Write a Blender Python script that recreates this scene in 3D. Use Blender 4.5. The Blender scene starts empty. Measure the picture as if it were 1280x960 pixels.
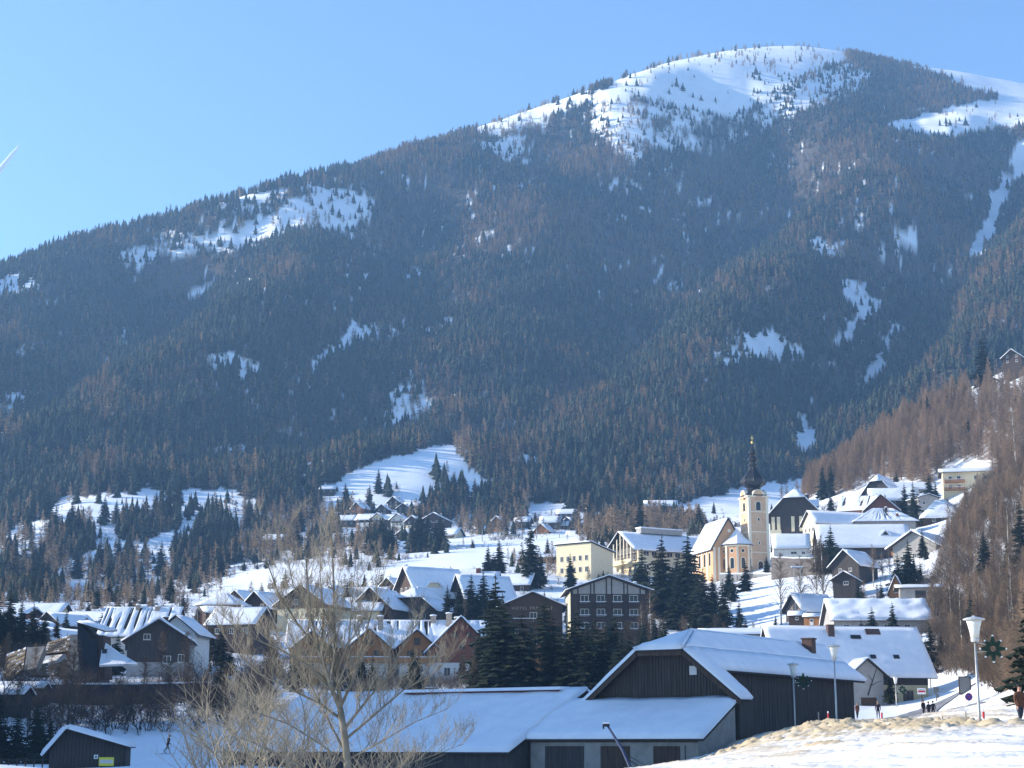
import bpy, bmesh, math, random
import numpy as np
from mathutils import Vector, Matrix, Euler

SC = bpy.context.scene
COL = SC.collection
random.seed(7)
RNG = np.random.default_rng(11)

# ------------------------------------------------------------------ camera
F_PX = 2100.0
HORIZON = 930.0
PITCH = math.atan((HORIZON - 480.0) / F_PX)
cam_d = bpy.data.cameras.new('camera')
cam_d.sensor_width = 36.0
cam_d.lens = 36.0 * F_PX / 1280.0
cam_d.clip_start = 0.5
cam_d.clip_end = 90000.0
cam = bpy.data.objects.new('camera', cam_d)
COL.objects.link(cam)
cam.location = (0, 0, 0)
cam.rotation_euler = (math.pi / 2 + PITCH, 0, 0)
SC.camera = cam

# ------------------------------------------------------------------ light
SUN_AZ = math.radians(82.0)       # degrees left of the viewing direction
SUN_EL = math.radians(20.0)
SUN_VEC = Vector((-math.sin(SUN_AZ) * math.cos(SUN_EL), math.cos(SUN_AZ) * math.cos(SUN_EL), math.sin(SUN_EL)))
sun_d = bpy.data.lights.new('sun', 'SUN')
sun_d.energy = 5.0
sun_d.angle = math.radians(0.5)
sun_d.color = (1.0, 0.91, 0.77)
sun = bpy.data.objects.new('sun', sun_d)
COL.objects.link(sun)
sun.rotation_euler = SUN_VEC.to_track_quat('Z', 'Y').to_euler()
world = bpy.data.worlds.new('World')
SC.world = world
world.use_nodes = True
wn = world.node_tree.nodes
wl = world.node_tree.links
sky = wn.new('ShaderNodeTexSky')
sky.sky_type = 'NISHITA'
sky.sun_disc = False
sky.sun_elevation = SUN_EL
sky.sun_rotation = -SUN_AZ
sky.altitude = 1100.0
sky.air_density = 1.0
sky.dust_density = 0.0
sky.ozone_density = 3.7
wl.new(sky.outputs['Color'], wn['Background'].inputs['Color'])
wn['Background'].inputs['Strength'].default_value = 0.125
SC.view_settings.view_transform = 'Standard'
SC.view_settings.look = 'None'
SC.view_settings.gamma = 1.0
SC.view_settings.use_curve_mapping = False
SC.view_settings.exposure = 1.2
SC.cycles.use_denoising = True
SC.cycles.max_bounces = 6
SC.cycles.volume_bounces = 1
SC.cycles.transparent_max_bounces = 12

# ------------------------------------------------------------------ projection helpers
ST, CT = math.sin(PITCH), math.cos(PITCH)
def ray(px, py):
    u = (px - 640.0) / F_PX
    v = (480.0 - py) / F_PX
    fw = CT - v * ST
    return u / fw, (ST + v * CT) / fw          # x/y and z/y
def P(px, py, d):
    a, b = ray(px, py)
    return Vector((a * d, d, b * d))
def project(x, y, z):
    fw = y * CT + z * ST
    up = -y * ST + z * CT
    return 640.0 + F_PX * x / fw, 480.0 - F_PX * up / fw
def mpp(d):
    return d / F_PX * 1.02

# ------------------------------------------------------------------ numpy noise
_perm = np.random.default_rng(3).permutation(512)
_val = np.random.default_rng(4).random(512)
def vnoise(x, y):
    xi = np.floor(x).astype(np.int64); yi = np.floor(y).astype(np.int64)
    xf = x - xi; yf = y - yi
    xf = xf * xf * xf * (xf * (xf * 6 - 15) + 10); yf = yf * yf * yf * (yf * (yf * 6 - 15) + 10)
    def h(a, b):
        return _val[_perm[(_perm[a & 511] + b) & 511]]
    return (h(xi, yi) * (1 - xf) + h(xi + 1, yi) * xf) * (1 - yf) + (h(xi, yi + 1) * (1 - xf) + h(xi + 1, yi + 1) * xf) * yf
def fbm(x, y, oct=4, lac=2.03, gain=0.5):
    s = np.zeros_like(x, dtype=float); a = 1.0; t = 0.0
    for k in range(oct):
        s += a * (vnoise(x + 17.3 * k, y - 9.1 * k) * 2 - 1); t += a
        x = x * lac; y = y * lac; a *= gain
    return s / t
def inpoly(px, py, poly):
    px = np.asarray(px, float); py = np.asarray(py, float)
    r = np.zeros(px.shape, bool); n = len(poly)
    for i in range(n):
        x1, y1 = poly[i]; x2, y2 = poly[(i + 1) % n]
        c = ((y1 > py) != (y2 > py))
        with np.errstate(divide='ignore', invalid='ignore'):
            xx = (x2 - x1) * (py - y1) / (y2 - y1 + 1e-12) + x1
        r ^= c & (px < xx)
    return r
def seg_dist(px, py, pts):
    d = np.full(np.shape(px), 1e9)
    for (x1, y1), (x2, y2) in zip(pts[:-1], pts[1:]):
        dx, dy = x2 - x1, y2 - y1
        t = np.clip(((px - x1) * dx + (py - y1) * dy) / (dx * dx + dy * dy + 1e-9), 0, 1)
        d = np.minimum(d, np.hypot(px - x1 - t * dx, py - y1 - t * dy))
    return d

# ------------------------------------------------------------------ terrain: control points (photo x, photo y, metres away)
CTRL = [
 # embankment in the foreground and the road behind its crest
 (640, 1080, 22), (1280, 1040, 22), (0, 1080, 22), (2300, 1010, 22), (-1000, 1060, 22),
 (1280, 962, 45), (1100, 962, 54), (1000, 962, 64), (900, 962, 82), (800, 958, 100),
 (1290, 908, 74), (1217, 907, 76), (1130, 907, 86), (1050, 906, 100), (1000, 905, 113), (962, 922, 112), (925, 944, 110),
 (1285, 911, 86), (1217, 909, 90), (1130, 908, 104), (1060, 907, 122), (1000, 906, 124),
 (1190, 904, 140), (1130, 905, 140), (1060, 907, 140), (1160, 896, 190), (1090, 899, 190), (1150, 890, 225), (1090, 889, 240),
 (1285, 872, 100), (1330, 850, 105), (1265, 862, 140), (1240, 868, 190),
 (1160, 875, 246), (1220, 848, 262), (1300, 800, 200), (1600, 700, 160), (1800, 820, 80), (2300, 600, 150), (2300, 300, 400),
 # lower valley
 (840, 962, 110), (760, 962, 125), (640, 962, 135), (500, 962, 140), (380, 958, 140), (250, 956, 140), (110, 960, 150), (0, 962, 150),
 (950, 925, 150), (1000, 912, 165),
 (210, 945, 184), (290, 925, 190), (120, 925, 200), (20, 935, 200),
 (60, 880, 245), (200, 880, 245), (330, 880, 240), (450, 890, 200), (600, 880, 235), (700, 878, 235), (790, 880, 230), (880, 890, 215),
 (960, 880, 230), (1060, 883, 250),
 (40, 845, 300), (190, 840, 300), (300, 840, 310), (450, 850, 330), (570, 850, 330), (680, 825, 340), (760, 815, 380), (660, 805, 395),
 (860, 808, 350), (960, 800, 350), (1090, 790, 340), (1180, 790, 330), (1240, 780, 320), (1290, 720, 300),
 (300, 790, 400), (420, 785, 420), (520, 780, 430), (600, 765, 440), (150, 790, 420), (20, 800, 380),
 (820, 770, 430), (880, 795, 405), (940, 775, 420), (1000, 775, 400), (1060, 733, 430), (1130, 748, 400), (1200, 720, 400),
 (700, 740, 500), (770, 728, 520), (850, 722, 530), (930, 717, 515), (985, 705, 500), (1070, 694, 500), (1150, 690, 480), (1230, 650, 440), (1290, 600, 420),
 (1000, 668, 560), (1100, 650, 580), (1200, 622, 600), (1290, 560, 600),
 # meadow strip
 (250, 755, 520), (400, 745, 520), (520, 728, 540), (620, 712, 560), (700, 700, 590),
 (300, 725, 620), (420, 712, 640), (560, 690, 680), (660, 680, 720), (760, 670, 760), (860, 665, 800), (940, 655, 800),
 # slope village and meadows at the foot of the mountain
 (440, 668, 880), (520, 668, 900), (600, 668, 900), (690, 664, 880), (360, 680, 840), (280, 700, 820),
 (430, 640, 1000), (500, 636, 1000), (560, 632, 1020), (640, 645, 980), (720, 640, 960), (820, 640, 960), (900, 626, 1000), (950, 614, 1040),
 (420, 610, 1060), (500, 585, 1120), (570, 560, 1200), (600, 610, 1100), (680, 627, 1060),
 # hill at the left
 (0, 760, 520), (100, 765, 520), (0, 725, 720), (100, 728, 750), (200, 735, 740), (60, 690, 860), (160, 690, 880), (250, 690, 880),
 (0, 680, 900), (90, 630, 1000), (180, 625, 1020), (270, 640, 1000), (330, 640, 1000), (40, 640, 1020), (0, 650, 1050),
 # main slope
 (-700, 700, 900), (-700, 560, 1300), (-700, 470, 1700), (-700, 460, 2000),
 (0, 560, 1280), (200, 560, 1250), (400, 560, 1220), (640, 560, 1260), (850, 560, 1230), (1000, 575, 1180),
 (0, 470, 1470), (200, 460, 1500), (420, 450, 1530), (640, 450, 1560), (850, 450, 1560), (1060, 460, 1500), (1280, 460, 1450),
 (0, 395, 1680), (230, 360, 1780), (450, 340, 1850), (680, 320, 1950), (900, 320, 1980), (1120, 320, 1950), (1300, 320, 1880),
 (420, 260, 2120), (640, 220, 2260), (860, 210, 2320), (1100, 210, 2340), (1300, 210, 2280),
 (800, 120, 2530), (950, 115, 2580), (1120, 130, 2590), (1290, 150, 2560),
 # skyline
 (-700, 470, 1800), (-300, 415, 1830), (0, 334, 1900), (90, 300, 1950), (200, 270, 2030), (320, 236, 2120), (440, 207, 2220), (560, 172, 2340), (640, 142, 2430),
 (740, 112, 2550), (830, 80, 2700), (900, 66, 2800), (1000, 60, 2880), (1090, 68, 2900), (1180, 84, 2900), (1280, 106, 2900), (1500, 165, 2900), (2300, 300, 2900),
 # behind the skyline
 (-700, 620, 2600), (0, 480, 2600), (440, 370, 2900), (740, 290, 3200), (1000, 250, 3500), (1280, 280, 3500), (2000, 400, 3500),
 (-700, 760, 4200), (0, 600, 4200), (640, 500, 4300), (1280, 450, 4300), (2300, 500, 4200),
 # wooded spur at the right
 (1010, 622, 760), (1060, 590, 800), (1110, 545, 830), (1180, 505, 830), (1280, 452, 800), (1500, 350, 800),
 (1100, 600, 700), (1180, 560, 700), (1280, 500, 680), (1500, 420, 650), (2000, 330, 650),
 (1020, 630, 1000), (1110, 600, 1030), (1200, 560, 1040), (1290, 525, 1060), (1500, 440, 1100),
 (2300, 380, 900), (2300, 330, 1500), (2300, 300, 2200), (1700, 300, 1900), (1700, 400, 1400),
 # wooded knoll out of view at the left, raised to shade the valley floor
 (-700, 900, 60), (-700, 930, 120), (-250, 960, 130), (-1000, 840, 120),
 (-700, 760, 350), (-300, 790, 400), (-700, 730, 550),
]
_KN = [(-95, 133, 27), (-118, 132, 29), (-95, 147, 31), (-95, 175, 29), (-93, 205, 22), (-120, 152, 32), (-125, 190, 28), (-100, 232, 15), (-130, 240, 22), (-72, 178, 5), (-95, 112, 5), (-125, 106, 8), (-88, 262, 13)]
_cx = []; _cv = []
for (px, py, d) in CTRL:
    p = P(px, py, d); _cx.append((p.x, p.y)); _cv.append(p.z)
for (x, y, z) in _KN:
    _cx.append((x, y)); _cv.append(z)
_cx = np.array(_cx); _cv = np.array(_cv)
Y0 = 60.0
def _warp(x, y):
    yy = np.maximum(y, -40) + Y0
    return np.stack([2.2 * x / yy, np.log(yy)], -1)
def _rbf(r2):
    return np.sqrt(r2 + 0.012)
_cw = _warp(_cx[:, 0], _cx[:, 1])
_n = len(_cw)
_A = _rbf(((_cw[:, None, :] - _cw[None, :, :]) ** 2).sum(-1)) + np.eye(_n) * -0.004
_Pm = np.concatenate([np.ones((_n, 1)), _cw], 1)
_M = np.block([[_A, _Pm], [_Pm.T, np.zeros((3, 3))]])
_sol = np.linalg.solve(_M, np.concatenate([_cv / (_cx[:, 1] + Y0), np.zeros(3)]))
def H0(x, y):
    x = np.atleast_1d(np.asarray(x, float)); y = np.atleast_1d(np.asarray(y, float))
    sh = x.shape; w = _warp(x.ravel(), y.ravel()); out = np.empty(len(w))
    for s in range(0, len(w), 20000):
        q = w[s:s + 20000]
        k = _rbf(((q[:, None, :] - _cw[None, :, :]) ** 2).sum(-1))
        out[s:s + 20000] = k @ _sol[:_n] + _sol[_n] + q @ _sol[_n + 1:]
    return (out * (np.maximum(y.ravel(), -40) + Y0)).reshape(sh)
def hit0(px, py, d0, d1, fn=None, n=400):
    fn = fn or H0
    a, b = ray(px, py)
    d = np.linspace(d0, d1, n); g = fn(a * d, d) - b * d
    i = np.argmax(g > 0) if (g > 0).any() else n - 1
    return Vector((a * d[i], d[i], b * d[i]))
# gullies cut into the mountain, spurs between them (photo points laid on the bare slope)
GULLY = []
for pts, dep, wid in (
    ([(905, 195), (860, 255), (770, 335), (692, 397), (610, 450), (545, 490), (470, 545)], 50, 110),
    ([(500, 262), (455, 300), (440, 390), (398, 460), (332, 525), (260, 580)], 45, 90),
    ([(1110, 330), (1095, 380), (1055, 430), (1010, 520), (1005, 570)], 45, 80),
    ([(1275, 195), (1245, 260), (1215, 320), (1150, 400), (1085, 480)], 35, 70),
    ([(230, 300), (190, 380), (110, 450), (20, 520)], 40, 100),
    ([(700, 170), (640, 260), (560, 330), (500, 400)], 28, 90),
    ([(985, 250), (930, 330), (850, 420), (760, 500), (700, 560)], 26, 90)):
    w = [hit0(a, b, 1050, 2900) for a, b in pts]
    GULLY.append(([(p.x, p.y) for p in w], dep, wid))
def H_raw(x, y):
    x = np.atleast_1d(np.asarray(x, float)); y = np.atleast_1d(np.asarray(y, float))
    z = H0(x, y)
    far = np.clip((y - 1050) / 400, 0, 1)
    for pts, dep, wid in GULLY:
        dd = seg_dist(x, y, pts)
        z = z - 1.4 * far * dep * np.exp(-(dd / wid) ** 2) + far * dep * 0.7 * np.exp(-((dd - wid * 1.7) / wid) ** 2)
    top = np.clip((y - 2380) / 220, 0, 1)
    z = z + far * (1 - 0.93 * top) * (42 * fbm(x / 180, y / 240, 4) + 6 * fbm(x / 45 + 9, y / 45, 3))
    mid = np.clip((y - 240) / 400, 0, 1) * (1 - far)
    z = z + mid * (3.0 * fbm(x / 60, y / 60, 3))
    near = np.clip((y - 20) / 60, 0, 1) * (1 - np.clip((y - 240) / 400, 0, 1))
    z = z + near * 0.10 * fbm(x / 6, y / 6, 3)
    return z
# the skyline of the mountain, kept to its surveyed height along every bearing
SKYL = [(-300, 410), (0, 340), (60, 312), (120, 295), (200, 277), (260, 257), (320, 241), (380, 224), (440, 211), (500, 190), (560, 172), (620, 152), (680, 131), (740, 112), (790, 93), (830, 79), (870, 71), (910, 63), (960, 58), (1000, 57),
        (1040, 62), (1070, 68), (1100, 75), (1140, 82), (1200, 89), (1240, 97), (1290, 106), (1500, 160)]
_su = np.array([ray(a, b)[0] for a, b in SKYL]); _se = np.array([ray(a, b)[1] for a, b in SKYL])
_bu = np.linspace(_su[0], _su[-1], 240); _bd = np.linspace(1500, 3200, 200)
def _crest():
    X = _bu[:, None] * _bd[None, :]; Y = np.broadcast_to(_bd[None, :], X.shape)
    return (H_raw(X, Y) / Y).max(1)
_corr = np.interp(_bu, _su, _se) - _crest()
_k = np.ones(5) / 5; _corr = np.convolve(np.pad(_corr, 2, 'edge'), _k, 'valid')
def H(x, y):
    x = np.atleast_1d(np.asarray(x, float)); y = np.atleast_1d(np.asarray(y, float))
    t = np.clip((y - 1250) / 700, 0, 1); t = t * t * (3 - 2 * t)
    yy = np.maximum(y, 1.0)
    return H_raw(x, y) + y * t * np.interp(x / yy, _bu, _corr)
def hz(x, y):
    return float(H(x, y)[0])
def hit(px, py, d0=250, d1=3000, n=500):
    return hit0(px, py, d0, d1, H, n)

# ------------------------------------------------------------------ materials
def mat(name, color, rough=0.8, var=0.15, scale=6.0, color2=None, bump=0.0, bscale=None, spec=0.3, stretch=None, metal=0.0, rnd=0.0, detail=4.0):
    m = bpy.data.materials.new(name); m.use_nodes = True
    nt = m.node_tree; b = nt.nodes['Principled BSDF']
    b.inputs['Roughness'].default_value = rough
    b.inputs['Metallic'].default_value = metal
    b.inputs['Specular IOR Level'].default_value = spec
    c = tuple(color)
    c2 = tuple(color2) if color2 else tuple(max(0, k * (1 - var * 2)) for k in c)
    tc = nt.nodes.new('ShaderNodeTexCoord'); mp = nt.nodes.new('ShaderNodeMapping')
    nt.links.new(tc.outputs['Object'], mp.inputs['Vector'])
    if stretch: mp.inputs['Scale'].default_value = stretch
    no = nt.nodes.new('ShaderNodeTexNoise'); no.inputs['Scale'].default_value = scale; no.inputs['Detail'].default_value = detail
    nt.links.new(mp.outputs['Vector'], no.inputs['Vector'])
    rp = nt.nodes.new('ShaderNodeValToRGB')
    rp.color_ramp.elements[0].position = 0.3; rp.color_ramp.elements[1].position = 0.7
    rp.color_ramp.elements[0].color = (*c2, 1); rp.color_ramp.elements[1].color = (*c, 1)
    nt.links.new(no.outputs['Fac'], rp.inputs['Fac'])
    out = rp.outputs['Color']
    if rnd:
        oi = nt.nodes.new('ShaderNodeObjectInfo')
        mr = nt.nodes.new('ShaderNodeMapRange'); mr.inputs['To Min'].default_value = 1 - rnd; mr.inputs['To Max'].default_value = 1 + rnd
        nt.links.new(oi.outputs['Random'], mr.inputs['Value'])
        vm = nt.nodes.new('ShaderNodeVectorMath'); vm.operation = 'SCALE'
        nt.links.new(out, vm.inputs[0]); nt.links.new(mr.outputs['Result'], vm.inputs['Scale'])
        out = vm.outputs['Vector']
    nt.links.new(out, b.inputs['Base Color'])
    if bump:
        n2 = nt.nodes.new('ShaderNodeTexNoise'); n2.inputs['Scale'].default_value = bscale or scale * 2; n2.inputs['Detail'].default_value = 5
        nt.links.new(mp.outputs['Vector'], n2.inputs['Vector'])
        bp = nt.nodes.new('ShaderNodeBump'); bp.inputs['Strength'].default_value = bump; bp.inputs['Distance'].default_value = 0.1
        nt.links.new(n2.outputs['Fac'], bp.inputs['Height']); nt.links.new(bp.outputs['Normal'], b.inputs['Normal'])
    return m
M = {}
M['snow'] = mat('snow', (0.86, 0.88, 0.92), 0.6, color2=(0.80, 0.83, 0.89), scale=1.5, bump=0.25, bscale=5)
M['roof_snow'] = mat('roof_snow', (0.79, 0.81, 0.85), 0.6, color2=(0.70, 0.73, 0.79), scale=0.8, bump=0.35, bscale=3)
M['old_wood'] = mat('old_wood', (0.075, 0.062, 0.055), 0.9, color2=(0.028, 0.024, 0.022), scale=2.0, stretch=(6, 6, 0.25), bump=0.5, bscale=5)
M['brown_wood'] = mat('brown_wood', (0.085, 0.055, 0.04), 0.85, color2=(0.04, 0.027, 0.02), scale=2.0, stretch=(5, 5, 0.3), bump=0.3)
M['red_wood'] = mat('red_wood', (0.22, 0.075, 0.045), 0.85, color2=(0.14, 0.05, 0.032), scale=2.0, stretch=(5, 5, 0.3), bump=0.3)
M['orange_wood'] = mat('orange_wood', (0.42, 0.19, 0.07), 0.8, color2=(0.26, 0.11, 0.04), scale=2.0, stretch=(5, 5, 0.3), bump=0.3)
M['roof_deck'] = mat('roof_deck', (0.05, 0.04, 0.035), 0.9, scale=3)
M['cream'] = mat('cream_plaster', (0.72, 0.62, 0.42), 0.9, var=0.06, scale=1.2)
M['yellow'] = mat('yellow_plaster', (0.55, 0.47, 0.28), 0.9, var=0.08, scale=1.2)
M['white'] = mat('white_plaster', (0.66, 0.64, 0.60), 0.9, var=0.07, scale=1.0)
M['grey'] = mat('grey_plaster', (0.36, 0.34, 0.32), 0.9, var=0.1, scale=1.0)
M['church'] = mat('church_plaster', (0.60, 0.35, 0.19), 0.9, color2=(0.54, 0.30, 0.16), scale=0.9)
M['church_trim'] = mat('church_trim', (0.78, 0.70, 0.55), 0.85, var=0.05, scale=2)
M['church_tan'] = mat('tower_plaster', (0.63, 0.43, 0.28), 0.9, color2=(0.54, 0.35, 0.22), scale=0.7)
M['spire'] = mat('spire_metal', (0.02, 0.02, 0.023), 0.45, scale=3, spec=0.6, metal=0.4)
M['gold'] = mat('gilding', (0.8, 0.55, 0.15), 0.3, var=0.05, metal=1.0)
M['stone'] = mat('stone_wall', (0.24, 0.20, 0.17), 0.95, color2=(0.13, 0.11, 0.10), scale=1.6, bump=0.6, bscale=3)
M['pane'] = mat('window_glass', (0.02, 0.022, 0.027), 0.2, var=0.1, spec=0.35)
M['frame_white'] = mat('window_frame', (0.6, 0.58, 0.54), 0.6, var=0.05)
M['frame_brown'] = mat('brown_frame', (0.09, 0.05, 0.03), 0.7)
M['brick'] = mat('chimney_plaster', (0.42, 0.34, 0.27), 0.9, scale=2)
M['brick_dark'] = mat('chimney_dark', (0.10, 0.06, 0.05), 0.9, scale=2)
M['bark'] = mat('bark', (0.10, 0.075, 0.055), 0.95, color2=(0.05, 0.038, 0.03), scale=4, stretch=(3, 3, 0.5), bump=0.4)
M['pale_bark'] = mat('pale_bark', (0.26, 0.225, 0.17), 0.9, color2=(0.13, 0.11, 0.08), scale=3, rnd=0.0)
M['twig'] = mat('twig', (0.33, 0.285, 0.215), 0.9, color2=(0.17, 0.145, 0.105), scale=2)
M['birch'] = mat('birch_bark', (0.62, 0.58, 0.52), 0.85, color2=(0.2, 0.17, 0.15), scale=3, stretch=(1, 1, 4))
M['brown_twig'] = mat('brown_twig', (0.14, 0.098, 0.062), 0.95, color2=(0.075, 0.054, 0.038), scale=0.8, rnd=0.3)
M['dark_twig'] = mat('dark_twig', (0.07, 0.052, 0.04), 0.95, scale=1)
M['larch'] = mat('larch_twig', (0.32, 0.22, 0.14), 0.95, color2=(0.18, 0.12, 0.078), scale=0.5, rnd=0.35)
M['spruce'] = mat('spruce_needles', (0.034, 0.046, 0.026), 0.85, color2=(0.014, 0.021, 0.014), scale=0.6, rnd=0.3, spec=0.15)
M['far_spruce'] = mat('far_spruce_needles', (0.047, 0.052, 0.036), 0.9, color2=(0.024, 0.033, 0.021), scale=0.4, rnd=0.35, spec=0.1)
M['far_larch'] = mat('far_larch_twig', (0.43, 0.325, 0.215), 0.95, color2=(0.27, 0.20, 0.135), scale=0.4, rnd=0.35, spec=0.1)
M['steel'] = mat('galvanised_steel', (0.5, 0.5, 0.48), 0.45, var=0.1, metal=0.6)
M['lamp_glass'] = mat('frosted_lamp_glass', (0.80, 0.78, 0.72), 0.35, var=0.05, spec=0.5)
M['lamp_cap'] = mat('lamp_cap', (0.55, 0.56, 0.56), 0.4, var=0.05, metal=0.3)
M['garland'] = mat('garland_green', (0.02, 0.05, 0.03), 0.8, scale=20)
M['bulb'] = mat('light_bulb', (0.85, 0.85, 0.8), 0.2, var=0.02, spec=0.6)
M['sign_blue'] = mat('sign_blue', (0.06, 0.10, 0.42), 0.5, var=0.05)
M['sign_red'] = mat('sign_red', (0.55, 0.03, 0.04), 0.5, var=0.05)
M['sign_white'] = mat('sign_white', (0.8, 0.8, 0.8), 0.5, var=0.03)
M['sign_yellow'] = mat('sign_yellow', (0.70, 0.62, 0.06), 0.5, var=0.03)
M['sign_grey'] = mat('sign_back', (0.16, 0.17, 0.18), 0.5, var=0.1)
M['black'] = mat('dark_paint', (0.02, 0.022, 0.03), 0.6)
M['navy'] = mat('navy_paint', (0.03, 0.045, 0.11), 0.5)
M['concrete'] = mat('concrete', (0.30, 0.28, 0.25), 0.9, var=0.15, scale=1.5)
M['asphalt'] = mat('road_surface', (0.10, 0.10, 0.11), 0.85, color2=(0.26, 0.27, 0.29), scale=0.7, stretch=(1, 0.2, 1))
M['shingle'] = mat('shingle', (0.22, 0.17, 0.11), 0.9, scale=3, rnd=0.25)
M['skin'] = mat('skin', (0.55, 0.32, 0.23), 0.6, var=0.05)
M['red_roof'] = mat('red_roof_metal', (0.12, 0.035, 0.035), 0.6, var=0.15)

# ------------------------------------------------------------------ mesh building
class MB:
    def __init__(s):
        s.v = []; s.f = []; s.m = []
    def poly(s, pts, mi=0):
        n = len(s.v); s.v.extend([tuple(p) for p in pts]); s.f.append(tuple(range(n, n + len(pts)))); s.m.append(mi)
    def add(s, vs, fs, mi=0):
        n = len(s.v); s.v.extend([tuple(p) for p in vs]); s.f.extend([tuple(i + n for i in f) for f in fs]); s.m.extend([mi] * len(fs))
    def box(s, x0, x1, y0, y1, z0, z1, mi=0):
        s.add([(x0, y0, z0), (x1, y0, z0), (x1, y1, z0), (x0, y1, z0), (x0, y0, z1), (x1, y0, z1), (x1, y1, z1), (x0, y1, z1)],
              [(0, 3, 2, 1), (4, 5, 6, 7), (0, 1, 5, 4), (1, 2, 6, 5), (2, 3, 7, 6), (3, 0, 4, 7)], mi)
    def prism(s, pts2, axis, a, b, mi=0):
        n = len(pts2)
        def v3(p, t):
            return {'x': (t, p[0], p[1]), 'y': (p[0], t, p[1]), 'z': (p[0], p[1], t)}[axis]
        s.add([v3(p, a) for p in pts2] + [v3(p, b) for p in pts2],
              [tuple(range(n))[::-1], tuple(range(n, 2 * n))] + [(i, (i + 1) % n, n + (i + 1) % n, n + i) for i in range(n)], mi)
    def slab(s, pts, th, mi=0):
        a, b, c = Vector(pts[0]), Vector(pts[1]), Vector(pts[2])
        n = (b - a).cross(c - a)
        if n.length < 1e-9: n = (Vector(pts[2]) - a).cross(Vector(pts[3]) - a)
        n.normalize()
        if n.z < 0: n = -n
        k = len(pts)
        s.add([tuple(p) for p in pts] + [tuple(Vector(p) + n * th) for p in pts],
              [tuple(range(k))[::-1], tuple(range(k, 2 * k))] + [(i, (i + 1) % k, k + (i + 1) % k, k + i) for i in range(k)], mi)
    def tube(s, pts, rs, sides=6, mi=0, cap=True):
        pts = [Vector(p) for p in pts]; n0 = len(s.v)
        if not hasattr(rs, '__len__'): rs = [rs] * len(pts)
        for i, p in enumerate(pts):
            t = (pts[min(i + 1, len(pts) - 1)] - pts[max(i - 1, 0)])
            if t.length < 1e-9: t = Vector((0, 0, 1))
            t.normalize()
            a = t.cross(Vector((0.31, 0.9, 0.17)))
            if a.length < 0.05: a = t.cross(Vector((1, 0, 0)))
            a.normalize(); b = t.cross(a)
            for k in range(sides):
                w = 2 * math.pi * k / sides
                s.v.append(tuple(p + (a * math.cos(w) + b * math.sin(w)) * rs[i]))
        for i in range(len(pts) - 1):
            for k in range(sides):
                q = n0 + i * sides
                s.f.append((q + k, q + (k + 1) % sides, q + sides + (k + 1) % sides, q + sides + k)); s.m.append(mi)
        if cap:
            s.f.append(tuple(n0 + k for k in range(sides))[::-1]); s.m.append(mi)
            q = n0 + (len(pts) - 1) * sides
            s.f.append(tuple(q + k for k in range(sides))); s.m.append(mi)
    def lathe(s, prof, sides=12, mi=0, cx=0, cy=0, phase=0.0):
        n0 = len(s.v)
        for r, z in prof:
            for k in range(sides):
                w = 2 * math.pi * k / sides + phase
                s.v.append((cx + r * math.cos(w), cy + r * math.sin(w), z))
        for i in range(len(prof) - 1):
            for k in range(sides):
                q = n0 + i * sides
                s.f.append((q + k, q + (k + 1) % sides, q + sides + (k + 1) % sides, q + sides + k)); s.m.append(mi)
        s.f.append(tuple(n0 + k for k in range(sides))[::-1]); s.m.append(mi)
        q = n0 + (len(prof) - 1) * sides
        s.f.append(tuple(q + k for k in range(sides))); s.m.append(mi)
    def mesh(s, name, mats):
        me = bpy.data.meshes.new(name)
        me.from_pydata(s.v, [], s.f)
        for m in (mats if isinstance(mats, (list, tuple)) else [mats]): me.materials.append(M[m] if isinstance(m, str) else m)
        if any(s.m): me.polygons.foreach_set('material_index', s.m)
        return me
    def build(s, name, mats, parent=None, smooth=False, loc=None):
        me = s.mesh(name, mats)
        if smooth: me.polygons.foreach_set('use_smooth', [True] * len(me.polygons))
        return link(name, me, parent, loc)
def link(name, me, parent=None, loc=None, rz=0.0):
    o = bpy.data.objects.new(name, me); COL.objects.link(o)
    if parent is not None: o.parent = parent
    if loc is not None: o.location = loc
    if rz: o.rotation_euler = (0, 0, rz)
    return o
def np_mesh(name, verts, faces, mats, smooth=False, midx=None):
    """verts (n,3), faces (m,k) arrays"""
    me = bpy.data.meshes.new(name)
    verts = np.asarray(verts, np.float32); faces = np.asarray(faces, np.int32)
    me.vertices.add(len(verts)); me.vertices.foreach_set('co', verts.ravel())
    m, k = faces.shape
    me.loops.add(m * k); me.loops.foreach_set('vertex_index', faces.ravel())
    me.polygons.add(m); me.polygons.foreach_set('loop_start', np.arange(0, m * k, k, dtype=np.int32))
    for q in (mats if isinstance(mats, (list, tuple)) else [mats]): me.materials.append(M[q] if isinstance(q, str) else q)
    if midx is not None: me.polygons.foreach_set('material_index', np.asarray(midx, np.int32))
    if smooth: me.polygons.foreach_set('use_smooth', np.ones(m, bool))
    me.update(calc_edges=True)
    return me
def tag(o, label=None, cat=None, group=None, kind=None):
    if label: o['label'] = label
    if cat: o['category'] = cat
    if group: o['group'] = group
    if kind: o['kind'] = kind
    return o
def thing(name, label, cat, loc=(0, 0, 0), rz=0.0, group=None):
    o = bpy.data.objects.new(name, None); COL.objects.link(o)
    o.empty_display_size = 0.5
    o.location = loc; o.rotation_euler = (0, 0, rz)
    return tag(o, label, cat, group)
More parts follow.
